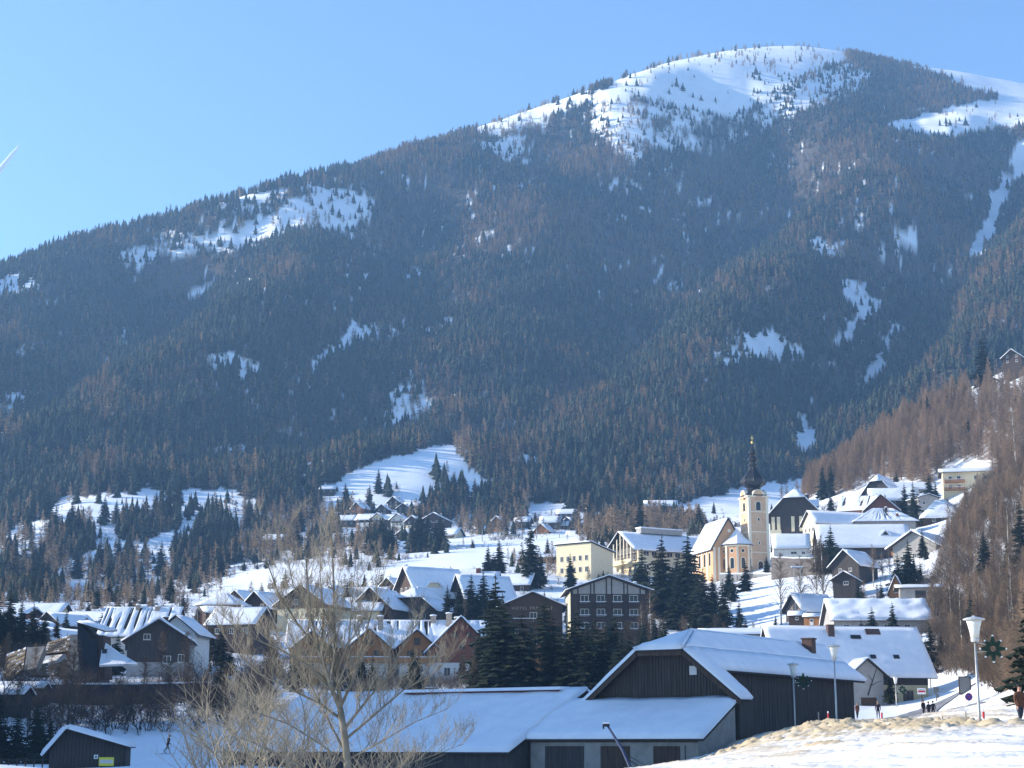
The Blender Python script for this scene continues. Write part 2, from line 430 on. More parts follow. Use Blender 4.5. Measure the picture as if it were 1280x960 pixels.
# ------------------------------------------------------------------ where the forest stands
FOREST_LOW = [(-700, 700), (0, 672), (30, 655), (80, 622), (200, 612), (290, 612), (330, 632), (395, 628), (412, 606), (470, 578), (520, 563), (572, 556), (590, 590), (612, 598), (640, 636),
              (672, 628), (700, 630), (740, 642), (800, 640), (880, 622), (940, 606), (1020, 600), (2300, 600), (2300, -900), (-700, -900)]
CLEAR = [  # open snow (photo outline, share of trees left standing)
 ([(733, 122), (790, 92), (850, 70), (910, 52), (1000, 46), (1050, 50), (1062, 76), (1010, 92), (985, 104), (950, 118), (935, 138), (905, 146), (870, 136), (830, 128), (800, 122), (770, 128), (740, 130)], 0.05),
 ([(735, 130), (840, 126), (935, 130), (940, 165), (880, 190), (810, 185), (790, 210), (770, 190), (745, 160)], 0.62),
 ([(940, 112), (1000, 95), (1060, 82), (1090, 92), (1070, 120), (1000, 140), (950, 160)], 0.35),
 ([(1085, 55), (1180, 70), (1290, 90), (1290, 142), (1245, 138), (1243, 120), (1200, 104), (1150, 88), (1110, 76)], 0.0),
 ([(1245, 138), (1290, 142), (1290, 155), (1225, 165), (1200, 172), (1160, 172), (1110, 158), (1125, 150), (1165, 144), (1185, 138), (1215, 130), (1240, 124)], 0.04),
 ([(1270, 180), (1290, 180), (1290, 200), (1270, 225), (1255, 255), (1247, 300), (1232, 312), (1212, 322), (1224, 290), (1240, 250), (1262, 215)], 0.0),
 ([(590, 160), (640, 136), (690, 118), (738, 104), (738, 126), (700, 142), (660, 158), (625, 168), (600, 166)], 0.22),
 ([(560, 172), (620, 172), (660, 175), (640, 205), (600, 215), (580, 200)], 0.6),
 ([(240, 300), (282, 285), (335, 270), (372, 250), (398, 232), (440, 238), (468, 252), (466, 276), (430, 292), (380, 288), (330, 302), (292, 320), (262, 314)], 0.17),
 ([(150, 320), (200, 290), (260, 290), (250, 315), (200, 325), (150, 340)], 0.55),
 ([(240, 255), (330, 238), (370, 240), (330, 262), (260, 270)], 0.5),
 ([(-20, 350), (20, 340), (48, 350), (44, 365), (0, 368)], 0.2),
 ([(448, 408), (470, 402), (474, 428), (448, 432)], 0.12),
 ([(470, 408), (540, 408), (580, 395), (585, 410), (520, 425), (470, 425)], 0.55),
 ([(440, 396), (448, 412), (436, 438), (410, 450), (396, 468), (390, 460), (404, 440), (428, 420)], 0.1),
 ([(255, 445), (290, 440), (330, 448), (325, 478), (300, 476), (268, 460)], 0.4),
 ([(225, 368), (262, 352), (270, 362), (240, 376)], 0.25),
 ([(305, 350), (338, 346), (336, 366), (310, 364)], 0.5),
 ([(-20, 490), (40, 490), (80, 500), (70, 515), (0, 520), (-20, 525)], 0.45),
 ([(1048, 352), (1078, 348), (1090, 372), (1102, 378), (1092, 398), (1066, 420), (1044, 436), (1042, 428), (1064, 404), (1074, 386), (1056, 376)], 0.12),
 ([(895, 430), (930, 418), (965, 412), (1005, 438), (1000, 450), (960, 448), (925, 460), (900, 452)], 0.3),
 ([(1116, 286), (1152, 282), (1150, 306), (1120, 308)], 0.35),
 ([(1010, 300), (1050, 302), (1056, 322), (1020, 320)], 0.35),
 ([(996, 508), (1012, 532), (1028, 556), (1020, 575), (1006, 580), (996, 552)], 0.03),
 ([(1124, 398), (1128, 412), (1110, 446), (1084, 492), (1070, 492), (1096, 446), (1114, 414)], 0.1),
 ([(255, 560), (300, 556), (332, 574), (330, 582), (262, 576)], 0.35),
 ([(366, 586), (390, 570), (402, 575), (390, 596), (366, 600)], 0.3),
 ([(490, 490), (530, 480), (545, 510), (500, 540), (480, 530)], 0.6),
 ([(200, 590), (240, 580), (250, 600), (210, 606)], 0.5),
 ([(640, 586), (652, 570), (672, 574), (670, 584), (648, 590)], 0.02),
 ([(412, 636), (420, 606), (470, 580), (520, 566), (572, 556), (566, 590), (556, 606), (530, 610), (500, 622), (470, 632)], 0.0),
 ([(574, 620), (606, 598), (602, 626), (588, 634)], 0.0),
 ([(650, 655), (660, 634), (690, 627), (716, 636), (716, 660)], 0.0),
 ([(840, 496), (870, 492), (872, 506), (846, 508)], 0.35),
 ([(830, 360), (850, 350), (860, 362), (836, 372)], 0.5),
]
GROVE = [  # groups of trees on the open foot slopes
 ([(36, 700), (60, 680), (88, 655), (116, 648), (118, 690), (80, 706), (50, 716)], 0.9),
 ([(143, 672), (150, 642), (200, 640), (226, 640), (224, 664), (180, 674)], 0.9),
 ([(112, 728), (130, 700), (160, 690), (188, 694), (188, 722), (150, 734)], 0.75),
 ([(212, 724), (220, 690), (250, 660), (262, 640), (298, 650), (300, 690), (285, 712), (250, 735)], 0.9),
 ([(-40, 752), (-40, 705), (30, 705), (75, 730), (70, 752)], 0.7),
 ([(120, 752), (180, 738), (240, 740), (235, 760), (140, 764)], 0.5),
 ([(300, 640), (340, 630), (400, 628), (406, 640), (380, 655), (320, 668)], 0.8),
 ([(512, 656), (530, 630), (552, 608), (580, 618), (588, 640), (560, 652)], 0.95),
 ([(588, 648), (600, 618), (650, 618), (664, 634), (650, 655), (610, 652)], 0.9),
 ([(412, 640), (420, 630), (440, 634), (476, 640), (470, 648), (424, 648)], 0.5),
 ([(470, 614), (495, 605), (508, 612), (490, 620)], 0.8),
 ([(536, 605), (556, 590), (570, 598), (556, 612)], 0.5),
 ([(455, 690), (480, 670), (490, 690), (478, 708)], 0.8),
 ([(360, 690), (400, 672), (420, 690), (390, 706)], 0.45),
 ([(500, 680), (560, 686), (560, 692), (505, 692)], 0.5),
 ([(740, 656), (800, 640), (860, 642), (830, 668), (760, 672)], 0.35),
]
WOODS = [  # brown leafless woods on the foot slopes
 ([(296, 668), (330, 640), (420, 640), (430, 664), (380, 690), (330, 704), (296, 704)], 0.6),
 ([(196, 740), (230, 700), (292, 700), (304, 722), (262, 752), (206, 762)], 0.2),
 ([(-60, 765), (60, 738), (140, 746), (225, 752), (250, 778), (100, 792), (-60, 792)], 0.26),
 ([(560, 657), (620, 642), (664, 654), (640, 668), (580, 674)], 0.5),
 ([(716, 664), (800, 650), (890, 652), (868, 684), (760, 694)], 0.5),
 ([(310, 752), (420, 742), (480, 748), (430, 768), (320, 774)], 0.5),
 ([(396, 690), (470, 676), (520, 688), (486, 710), (420, 716)], 0.4),
 ([(625, 706), (720, 700), (745, 726), (640, 732)], 0.4),
 ([(-60, 690), (20, 672), (60, 650), (70, 672), (20, 700), (-60, 716)], 0.5),
 ([(90, 690), (140, 676), (210, 672), (216, 684), (150, 694), (100, 704)], 0.1),
]
_px_noise_seed = 31.7
def forest(px, py, d):
    """share of ground under trees, share of larch"""
    n1 = fbm(px / 26.0 + 3.1, py / 15.0 + 7.7, 3)
    wob = 9.0 * fbm(px / 14.0 + 40, py / 9.0 + 12, 3)
    wob2 = 6.0 * fbm(px / 11.0 - 40, py / 8.0 - 12, 3)
    qx, qy = px + wob, py + wob2
    dens = np.where(inpoly(qx, qy, FOREST_LOW) & (d > 930), 1.0, 0.0)
    for poly, keep in CLEAR:
        dens = np.where(inpoly(qx, qy, poly), np.minimum(dens, np.clip(keep * (1 + 1.2 * n1), 0, 1)), dens)
    # small openings all over the wood: scree, felled strips, windthrow
    gap = fbm(px / 7.0 + 140, py / 5.0 + 60, 2) + 0.45 * fbm(px / 55.0 - 30, py / 38.0 + 90, 2)
    dens = np.where((gap > 0.68 + 0.10 * np.clip((px - 600) / 400, 0, 1)) & (d > 1050), np.minimum(dens, 0.12), dens)
    lh = inpoly(px, py, [(-80, 700), (0, 676), (80, 622), (200, 614), (292, 614), (300, 735), (180, 752), (-80, 764)])
    dens = np.where(lh & (dens < .05), np.clip(-.06 + .75 * fbm(px / 46 + 5, py / 5 + 2, 3), 0, .3), dens)
    for poly, keep in GROVE:
        dens = np.where(inpoly(qx, qy, poly) & (d > 500), keep, dens)
    wood = np.zeros(np.shape(px), bool)
    for poly, keep in WOODS:
        m_ = inpoly(qx, qy, poly) & (d > 470) & (d < 1100) & (dens < .56)
        dens = np.where(m_, np.clip(keep * (1 + n1), 0, 1), dens); wood |= m_
    hi = np.clip((430 - py) / 300, 0, 1) * np.clip((px - 150) / 500, 0.25, 1)
    n2 = fbm(px / 60.0 + 80, py / 34.0 + 20, 3)
    larch = np.clip(0.26 + 0.42 * hi + 0.95 * n2 + 0.35 * n1, 0.03, 0.93)
    larch = np.where(wood, 0.86, larch)
    return dens, larch

# ------------------------------------------------------------------ ground sheet
_a = np.concatenate([np.linspace(-58, -21, 60, endpoint=False), np.linspace(-20, 20, 600, endpoint=False), np.linspace(21, 58, 61)]) * math.pi / 180
_r = np.concatenate([np.linspace(6, 60, 30, endpoint=False), 60 * (4500 / 60.0) ** (np.linspace(0, 1, 780))])
gx = (_r[:, None] * np.sin(_a)[None, :]); gy = (_r[:, None] * np.cos(_a)[None, :]) - Y0
gz = H(gx, gy)
nr, nc = gx.shape
# the bank has a finer sheet of its own; the ground stays under it
_ii = np.arange(nr * nc).reshape(nr, nc)
gfaces = np.stack([_ii[:-1, :-1], _ii[:-1, 1:], _ii[1:, 1:], _ii[1:, :-1]], -1).reshape(-1, 4)
BX0, BX1, BY0, BY1 = 4.0, 46.0, 34.0, 132.0
inb = (gx > BX0 + .6) & (gx < BX1 - .6) & (gy > BY0 + .6) & (gy < BY1 - .6)
gz = np.where(inb, gz - 0.5, gz)
me = np_mesh('ground', np.stack([gx, gy, gz], -1).reshape(-1, 3), gfaces, 'snow', smooth=True)
gpx, gpy = project(gx, np.maximum(gy, 1.0), gz)
gd, gl = forest(gpx, gpy, gy)
# forest floor is needle litter and earth where the trees stand close
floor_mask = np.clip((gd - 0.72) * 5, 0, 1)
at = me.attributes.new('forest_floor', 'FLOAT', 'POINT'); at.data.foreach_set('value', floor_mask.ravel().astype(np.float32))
def ground_mat():
    m = bpy.data.materials.new('snowy_ground'); m.use_nodes = True
    nt = m.node_tree; b = nt.nodes['Principled BSDF']; L = nt.links
    b.inputs['Roughness'].default_value = 0.65; b.inputs['Specular IOR Level'].default_value = 0.2
    tc = nt.nodes.new('ShaderNodeTexCoord')
    def noise(s, det=4):
        n = nt.nodes.new('ShaderNodeTexNoise'); n.inputs['Scale'].default_value = s; n.inputs['Detail'].default_value = det
        L.new(tc.outputs['Object'], n.inputs['Vector']); return n
    n1 = noise(0.05); n2 = noise(0.9)
    r1 = nt.nodes.new('ShaderNodeValToRGB'); r1.color_ramp.elements[0].position = .3; r1.color_ramp.elements[1].position = .7
    r1.color_ramp.elements[0].color = (.79, .82, .87, 1); r1.color_ramp.elements[1].color = (.87, .885, .915, 1)
    L.new(n1.outputs['Fac'], r1.inputs['Fac'])
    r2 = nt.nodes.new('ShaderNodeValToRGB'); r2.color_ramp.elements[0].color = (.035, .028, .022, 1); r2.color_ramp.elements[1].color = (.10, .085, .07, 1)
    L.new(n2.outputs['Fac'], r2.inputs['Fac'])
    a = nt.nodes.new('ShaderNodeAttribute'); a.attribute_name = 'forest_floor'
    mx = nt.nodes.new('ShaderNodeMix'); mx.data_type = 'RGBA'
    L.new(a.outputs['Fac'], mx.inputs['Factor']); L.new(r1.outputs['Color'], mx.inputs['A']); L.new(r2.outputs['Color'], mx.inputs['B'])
    L.new(mx.outputs['Result'], b.inputs['Base Color'])
    n3 = noise(0.6, 6); bp = nt.nodes.new('ShaderNodeBump'); bp.inputs['Strength'].default_value = .5; bp.inputs['Distance'].default_value = .25
    L.new(n3.outputs['Fac'], bp.inputs['Height']); L.new(bp.outputs['Normal'], b.inputs['Normal'])
    return m
M['ground'] = ground_mat(); me.materials.clear(); me.materials.append(M['ground'])
ground = link('ground', me); tag(ground, kind='structure')

# ------------------------------------------------------------------ snow bank below the road
bx = np.arange(BX0, BX1, 0.16); by = np.concatenate([np.arange(BY0, 66, 0.3), np.arange(66, 118, 0.16), np.arange(118, BY1, 0.4)])
BXg, BYg = np.meshgrid(bx, by)
bz = H(BXg, BYg)
bpx, bpy_ = project(BXg, BYg, bz)
# ploughed clods along the crest of the bank
CREST = [P(1320, 908, 74), P(1217, 907, 76), P(1130, 907, 86), P(1050, 906, 100), P(1000, 905, 113), P(962, 922, 112), P(925, 944, 110)]
cd = seg_dist(BXg, BYg, [(p.x, p.y) for p in CREST])
cl = np.exp(-(cd / 4.2) ** 2)
n_c = fbm(BXg / 0.9, BYg / 1.3, 4); n_f = fbm(BXg / 0.35 + 5, BYg / 0.5, 3)
streak = fbm((BXg * 0.8 + BYg * 0.25) / 0.8, (BYg * .35 - BXg * .5) / 3.5, 3)
bz = bz + np.exp(-(cd / 1.6) ** 2) * 0.06 + cl * (0.42 * np.maximum(n_c, -0.25) + 0.22 * n_f + 0.08) + (1 - cl) * (0.26 * streak + 0.07 * n_f)
edge = np.minimum(np.minimum(BXg - BX0, BX1 - BXg), np.minimum(BYg - BY0, BY1 - BYg))
bz = bz - 0.25 * np.clip(1 - edge / 2.0, 0, 1)
_jj = np.arange(bz.size).reshape(bz.shape)
bf = np.stack([_jj[:-1, :-1], _jj[:-1, 1:], _jj[1:, 1:], _jj[1:, :-1]], -1).reshape(-1, 4)
bme = np_mesh('snow_bank', np.stack([BXg, BYg, bz], -1).reshape(-1, 3), bf, 'snow', smooth=True)
dirty = np.clip(cl * (0.7 + 1.2 * n_c) + 0.9 * np.exp(-(cd / 16) ** 2) * np.maximum(streak, 0) * 2, 0, 1)
at = bme.attributes.new('soil', 'FLOAT', 'POINT'); at.data.foreach_set('value', dirty.ravel().astype(np.float32))
def bank_mat():
    m = bpy.data.materials.new('ploughed_snow'); m.use_nodes = True
    nt = m.node_tree; b = nt.nodes['Principled BSDF']; L = nt.links
    b.inputs['Roughness'].default_value = 0.7; b.inputs['Specular IOR Level'].default_value = 0.2
    a = nt.nodes.new('ShaderNodeAttribute'); a.attribute_name = 'soil'
    mx = nt.nodes.new('ShaderNodeMix'); mx.data_type = 'RGBA'
    mx.inputs['A'].default_value = (.69, .685, .68, 1); mx.inputs['B'].default_value = (.50, .40, .26, 1)
    L.new(a.outputs['Fac'], mx.inputs['Factor']); L.new(mx.outputs['Result'], b.inputs['Base Color'])
    tc = nt.nodes.new('ShaderNodeTexCoord'); n3 = nt.nodes.new('ShaderNodeTexNoise'); n3.inputs['Scale'].default_value = 3; n3.inputs['Detail'].default_value = 6
    L.new(tc.outputs['Object'], n3.inputs['Vector'])
    bp = nt.nodes.new('ShaderNodeBump'); bp.inputs['Strength'].default_value = .6; bp.inputs['Distance'].default_value = .12
    L.new(n3.outputs['Fac'], bp.inputs['Height']); L.new(bp.outputs['Normal'], b.inputs['Normal'])
    return m
M['bank'] = bank_mat(); bme.materials.clear(); bme.materials.append(M['bank'])
tag(link('snow_bank', bme), kind='structure')

# ------------------------------------------------------------------ road, a cleared strip along the top of the bank
def ribbon(pts, half, off, n=120):
    pts = np.array(pts, float); t = np.linspace(0, len(pts) - 1, n)
    cx = np.interp(t, range(len(pts)), pts[:, 0]); cy = np.interp(t, range(len(pts)), pts[:, 1])
    k = np.ones(15) / 15
    cx = np.convolve(np.pad(cx, 7, 'edge'), k, 'valid'); cy = np.convolve(np.pad(cy, 7, 'edge'), k, 'valid')
    tx = np.gradient(cx); ty = np.gradient(cy); l = np.hypot(tx, ty) + 1e-9
    vs = []
    for s in np.linspace(-half, half, 7):
        x = cx - ty / l * s; y = cy + tx / l * s
        vs.append(np.stack([x, y, H(x, y) + off], -1))
    return np.stack(vs, 1)
_rp = [P(1176, 900, 108), P(1150, 899, 116), P(1100, 897, 134), P(1110, 894, 162), P(1130, 890, 195), P(1170, 885, 225), P(1215, 880, 236), P(1300, 868, 240)]
rb = ribbon([(p.x, p.y) for p in _rp], 3.0, 0.10)
rn, rm = rb.shape[:2]; _kk = np.arange(rn * rm).reshape(rn, rm)
rf = np.stack([_kk[:-1, :-1], _kk[:-1, 1:], _kk[1:, 1:], _kk[1:, :-1]], -1).reshape(-1, 4)
tag(link('road', np_mesh('road', rb.reshape(-1, 3), rf, 'asphalt', smooth=True)), kind='structure')
# ------------------------------------------------------------------ tree shapes
def spruce_mesh(name, seed, h=1.0, width=0.19, whorls=26, per=9, droop=0.35, lo=0.05, needle='spruce', ragged=0.25):
    """a spruce of height 1: trunk mesh and crown mesh made of many small drooping sprays"""
    r = np.random.default_rng(seed)
    tb = MB(); tb.tube([(0, 0, -0.04), (0, 0, 0.4), (0, 0, 0.98)], [0.017, 0.011, 0.002], 6)
    V = []; Fc = []
    def tri(a, b, c):
        n = len(V); V.extend([a, b, c]); Fc.append((n, n + 1, n + 2))
    for w in range(whorls):
        t = w / (whorls - 1.0)
        z = lo + (0.985 - lo) * t ** 0.92
        R = width * ((1 - t) ** 0.85) * (0.55 + 0.45 * min(1, t / 0.12)) + 0.006
        nb = max(4, int(per * (0.5 + 0.5 * (1 - t)) + r.integers(0, 2)))
        a0 = r.random() * 6.28
        for k in range(nb):
            a = a0 + 6.283 * k / nb + r.normal(0, 0.2)
            L = R * (1 + r.normal(0, ragged))
            if L < 0.004: continue
            dz = -L * (droop + r.normal(0, 0.12)) * (1 - 0.8 * t)
            zz = z + r.normal(0, 0.008)
            ca, sa = math.cos(a), math.sin(a)
            ns = 4 if L > 0.05 else 2
            for s in range(ns):
                f0 = s / ns * 0.85; f1 = min(1.0, f0 + 1.5 / ns)
                wd = L * (0.30 * (1 - f0) + 0.10) * (0.8 + 0.5 * r.random())
                sag = lambda f: dz * f ** 1.3
                p0 = (ca * L * f0, sa * L * f0, zz + sag(f0) + 0.004)
                tip = (ca * L * f1, sa * L * f1, zz + sag(f1) - 0.004)
                for sgn in (-1, 1):
                    ex = -sa * wd * sgn; ey = ca * wd * sgn
                    fm = (f0 + f1) / 2
                    q = (ca * L * fm + ex, sa * L * fm + ey, zz + sag(fm) - wd * 0.45 - 0.003 * r.random())
                    tri(p0, q, tip) if sgn > 0 else tri(p0, tip, q)
                # hanging curtain below the branch
                hq = (ca * L * (f0 + f1) / 2, sa * L * (f0 + f1) / 2, zz + sag((f0 + f1) / 2) - wd * (0.7 + 0.4 * r.random()))
                tri(p0, hq, tip)
    V = np.array(V); cm = np_mesh(name + '_crown', V * h, np.array(Fc), needle)
    tm = tb.mesh(name + '_trunk', 'bark')
    return tm, cm
def twig_tree(name, seed, shape='larch', mat_t='bark', mat_c='larch'):
    """bare tree of height 1: straight trunk, many thin ascending or level twigs"""
    r = np.random.default_rng(seed)
    tb = MB(); cb = MB()
    lean = r.normal(0, 0.015)
    if shape == 'larch':
        tb.tube([(0, 0, -0.04), (lean * .4, 0, 0.5), (lean, 0, 0.99)], [0.014, 0.009, 0.002], 5)
        for w in range(46):
            t = w / 45.0; z = 0.10 + 0.88 * t
            R = 0.20 * (1 - t) ** 0.75 * (0.6 + 0.4 * min(1, t / .15)) + 0.012
            for k in range(6):
                a = r.random() * 6.283; L = R * (0.65 + 0.5 * r.random()); up = L * (0.05 + 0.35 * r.random())
                d = Vector((math.cos(a), math.sin(a), 0)); p0 = Vector((lean * t, 0, z)); p1 = p0 + d * L + Vector((0, 0, up))
                cb.tube([p0, p0.lerp(p1, .5) - Vector((0, 0, .01)), p1], [0.0028, 0.002, 0.0008], 3, cap=False)
                for q in range(5):
                    f = 0.2 + 0.75 * r.random(); s = p0.lerp(p1, f); sd = Vector((r.normal(), r.normal(), r.normal() * .6 - .25)).normalized()
                    e = s + sd * L * (0.30 + 0.2 * r.random()); n = sd.cross(d).normalized() * 0.0024
                    cb.poly([s - n, s + n, e])
    elif shape == 'birch':
        tb.tube([(0, 0, -0.04), (lean, 0, 0.4), (lean * 2, 0.01, 0.75), (lean * 3, 0, 0.97)], [0.013, 0.009, 0.005, 0.001], 6)
        for w in range(46):
            z = 0.28 + 0.68 * r.random(); t = (z - .28) / .7; a = r.random() * 6.283
            L = 0.24 * (1 - t) ** 0.6 * (0.6 + 0.6 * r.random()) + .02
            d = Vector((math.cos(a) * .55, math.sin(a) * .55, 0.85)).normalized()
            p0 = Vector((lean * 3 * z, 0, z)); p1 = p0 + d * L * .6; p2 = p1 + Vector((d.x, d.y, 0.2)) * L * .5
            cb.tube([p0, p1, p2], [0.0036, 0.0022, 0.0008], 3, cap=False)
            for q in range(22):
                f = r.random(); s = p0.lerp(p1, f) if r.random() < .5 else p1.lerp(p2, f)
                sd = Vector((r.normal() * .7, r.normal() * .7, r.normal() * .6 - .1)).normalized()
                e = s + sd * (0.03 + 0.07 * r.random()); n = sd.cross(Vector((.3, 1, .2))).normalized() * 0.0012
                cb.poly([s - n, s + n, e])
    else:   # spreading bare shrub or young tree with several stems
        stems = 1 if shape == 'bare' else 6
        segs = []
        def grow(p, d, L, rad, lv):
            n = 4; pts = [p]; q = p.copy(); dd = d.copy()
            for i in range(n):
                dd = (dd + Vector((r.normal(), r.normal(), r.normal() * .5 + .25)) * 0.16).normalized()
                q = q + dd * L / n; pts.append(q.copy())
            (tb if lv == 0 else cb).tube(pts, [rad * (1 - .75 * i / n) for i in range(n + 1)], 5 if lv == 0 else 3, cap=False)
            if lv >= 3: return
            for k in range((9, 6, 5)[lv]):
                f = 0.25 + 0.75 * r.random() if lv else 0.3 + .7 * r.random(); i = min(n - 1, int(f * n)); s = pts[i].lerp(pts[i + 1], f * n - i)
                a = r.random() * 6.283; sd = (dd * 0.75 + Vector((math.cos(a), math.sin(a), 0.15)) * (0.75)).normalized()
                grow(s, sd, L * (0.42 + 0.22 * r.random()), rad * .42, lv + 1)
        for k in range(stems):
            a = r.random() * 6.283; sp = 0.05 if stems == 1 else 0.45
            grow(Vector((math.cos(a) * .02, math.sin(a) * .02, -.03)), Vector((math.cos(a) * sp, math.sin(a) * sp, 1)).normalized(), (.62 if stems == 1 else .55) * (.8 + .4 * r.random()), .014 if stems == 1 else .009, 0 if stems == 1 else 1)
        if stems > 1: tb.tube([(0, 0, -.05), (0, 0, .06)], [.02, .012], 6)
    return tb.mesh(name + '_trunk', mat_t), cb.mesh(name + '_crown', mat_c)
SPRUCE = [spruce_mesh('spruce_%d' % k, 100 + k, width=(0.19, 0.22, 0.165, 0.205)[k], whorls=(27, 25, 29, 26)[k]) for k in range(4)]
LARCH = [twig_tree('larch_%d' % k, 200 + k) for k in range(3)]
BIRCH = [twig_tree('birch_%d' % k, 300 + k, 'birch', 'birch', 'brown_twig') for k in range(2)]
BARE = [twig_tree('bare_%d' % k, 400 + k, 'bare', 'dark_twig', 'dark_twig') for k in range(3)]
BRUSH = [twig_tree('brush_%d' % k, 500 + k, 'brush', 'brown_twig', 'brown_twig') for k in range(3)]
HEDGE = [twig_tree('hedge_%d' % k, 520 + k, 'brush', 'dark_twig', 'dark_twig') for k in range(2)]
PALE = [twig_tree('pale_%d' % k, 600 + k, 'brush', 'pale_bark', 'twig') for k in range(2)]
def tree(kind, loc, h, name, label, cat='tree', group=None, wide=1.0, variant=None):
    tm, cm = kind[variant if variant is not None else random.randrange(len(kind))]
    t = thing(name, label, cat, loc, random.random() * 6.28, group)
    t.scale = (h * wide, h * wide, h)
    link('trunk', tm, t); link('crown', cm, t)
    return t
def tree_px(kind, px, pb, pt, d, name, label, **k):
    """tree that stands at photo x, with foot and tip at the photo's heights, d metres away"""
    b = P(px, pb, d); b.z = min(b.z, hz(b.x, b.y) + 0.3) if k.pop('drop', True) else b.z
    top = P(px, pt, d)
    return tree(kind, (b.x, b.y, b.z), top.z - b.z, name, label, **k)

# ------------------------------------------------------------------ far trees: low shapes for the mountain forest
def far_spruce(seed, w=0.2, layers=8):
    r = np.random.default_rng(seed); m = MB()
    for i in range(layers):
        t = i / layers; z0 = 0.04 + 0.9 * t; z1 = min(1.0, z0 + 0.24)
        R = w * (1 - t) ** .9 * (0.85 + .3 * r.random()); n = 7; a0 = r.random() * 6.28
        vs = []
        for k in range(n):
            a = a0 + 6.283 * k / n; rr = R * (0.7 + .6 * r.random()); vs.append((rr * math.cos(a), rr * math.sin(a), z0 - .05 * r.random()))
        vs.append((0, 0, z1)); m.add(vs, [(k, (k + 1) % n, n) for k in range(n)])
    m.tube([(0, 0, -.15), (0, 0, .2)], [.02, .015], 4)
    return m.mesh('far_spruce', 'far_spruce')
def far_larch(seed):
    r = np.random.default_rng(seed); m = MB()
    m.tube([(0, 0, -.15), (0, 0, .95)], [.016, .004], 4)
    for i in range(130):
        t = r.random() ** .8; z = .1 + .86 * t; R = .17 * (1 - t) ** .7 + .015
        a = r.random() * 6.283; L = R * (.6 + .6 * r.random()); d = Vector((math.cos(a), math.sin(a), .25 * r.random()))
        s = Vector((0, 0, z)); e = s + d * L; n = Vector((-d.y, d.x, r.normal() * .6)).normalized() * (.015 + .011 * r.random())
        mid = s.lerp(e, .55); m.poly([s, mid - n, e, mid + n])
    return m.mesh('far_larch', 'far_larch')
PROTO = bpy.data.collections.new('forest_tree_shapes')
for i in range(4):
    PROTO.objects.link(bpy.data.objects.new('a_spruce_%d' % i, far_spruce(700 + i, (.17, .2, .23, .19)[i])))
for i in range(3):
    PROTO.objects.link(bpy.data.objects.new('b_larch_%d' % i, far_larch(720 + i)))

def scatter_object(name, pts, scl, rot, idx, coll):
    me = bpy.data.meshes.new(name); me.vertices.add(len(pts)); me.vertices.foreach_set('co', np.asarray(pts, np.float32).ravel())
    a = me.attributes.new('scl', 'FLOAT_VECTOR', 'POINT'); a.data.foreach_set('vector', np.asarray(scl, np.float32).ravel())
    a = me.attributes.new('rot', 'FLOAT', 'POINT'); a.data.foreach_set('value', np.asarray(rot, np.float32))
    a = me.attributes.new('idx', 'INT', 'POINT'); a.data.foreach_set('value', np.asarray(idx, np.int32))
    me.update()
    o = link(name, me)
    g = bpy.data.node_groups.new(name, 'GeometryNodeTree')
    g.interface.new_socket('Geometry', in_out='INPUT', socket_type='NodeSocketGeometry')
    g.interface.new_socket('Geometry', in_out='OUTPUT', socket_type='NodeSocketGeometry')
    N = g.nodes; L = g.links
    i = N.new('NodeGroupInput'); u = N.new('NodeGroupOutput')
    ci = N.new('GeometryNodeCollectionInfo'); ci.inputs['Collection'].default_value = coll; ci.inputs['Separate Children'].default_value = True; ci.inputs['Reset Children'].default_value = True
    ip = N.new('GeometryNodeInstanceOnPoints'); ip.inputs['Pick Instance'].default_value = True
    def na(n, t):
        k = N.new('GeometryNodeInputNamedAttribute'); k.data_type = t; k.inputs['Name'].default_value = n; return k.outputs['Attribute']
    cx = N.new('ShaderNodeCombineXYZ'); L.new(na('rot', 'FLOAT'), cx.inputs['Z'])
    L.new(i.outputs[0], ip.inputs['Points']); L.new(ci.outputs[0], ip.inputs['Instance']); L.new(na('idx', 'INT'), ip.inputs['Instance Index'])
    L.new(cx.outputs[0], ip.inputs['Rotation']); L.new(na('scl', 'FLOAT_VECTOR'), ip.inputs['Scale'])
    L.new(ip.outputs[0], u.inputs[0])
    md = o.modifiers.new('scatter', 'NODES'); md.node_group = g
    return o
def scatter_points(d0, d1, cell, half=0.42):
    out = []
    ys = np.arange(d0, d1, cell)
    for y in ys:
        xs = np.arange(-half * y, half * y, cell)
        out.append(np.stack([xs + RNG.uniform(-.48, .48, len(xs)) * cell, y + RNG.uniform(-.48, .48, len(xs)) * cell], -1))
    return np.concatenate(out)
fp = np.concatenate([scatter_points(480, 1250, 4.3), scatter_points(1250, 3050, 4.6)])
fz = H(fp[:, 0], fp[:, 1])
fpx, fpy = project(fp[:, 0], fp[:, 1], fz)
fd, fl = forest(fpx, fpy, fp[:, 1])
thin = 0.82 + 0.75 * fbm(fp[:, 0] / 60, fp[:, 1] / 75, 3)
keep = RNG.random(len(fp)) < fd * np.clip(thin, 0.35, 1)
fp, fz, fl, fpy = fp[keep], fz[keep], fl[keep], fpy[keep]
isl = RNG.random(len(fp)) < fl
hgt = np.where(isl, 10.5, 11.5) * (1 + RNG.normal(0, .3, len(fp))) * np.where(fp[:, 1] > 2350, 0.85, 1) * np.where(fp[:, 1] < 1000, 0.85, 1) * np.where(fp[:, 1] < 700, 0.62, 1)
hgt = np.clip(hgt, 3.5, 21)
wid = hgt * (1 + RNG.normal(0, .13, len(fp))) * 1.3
idx = np.where(isl, 4 + RNG.integers(0, 3, len(fp)), RNG.integers(0, 4, len(fp)))
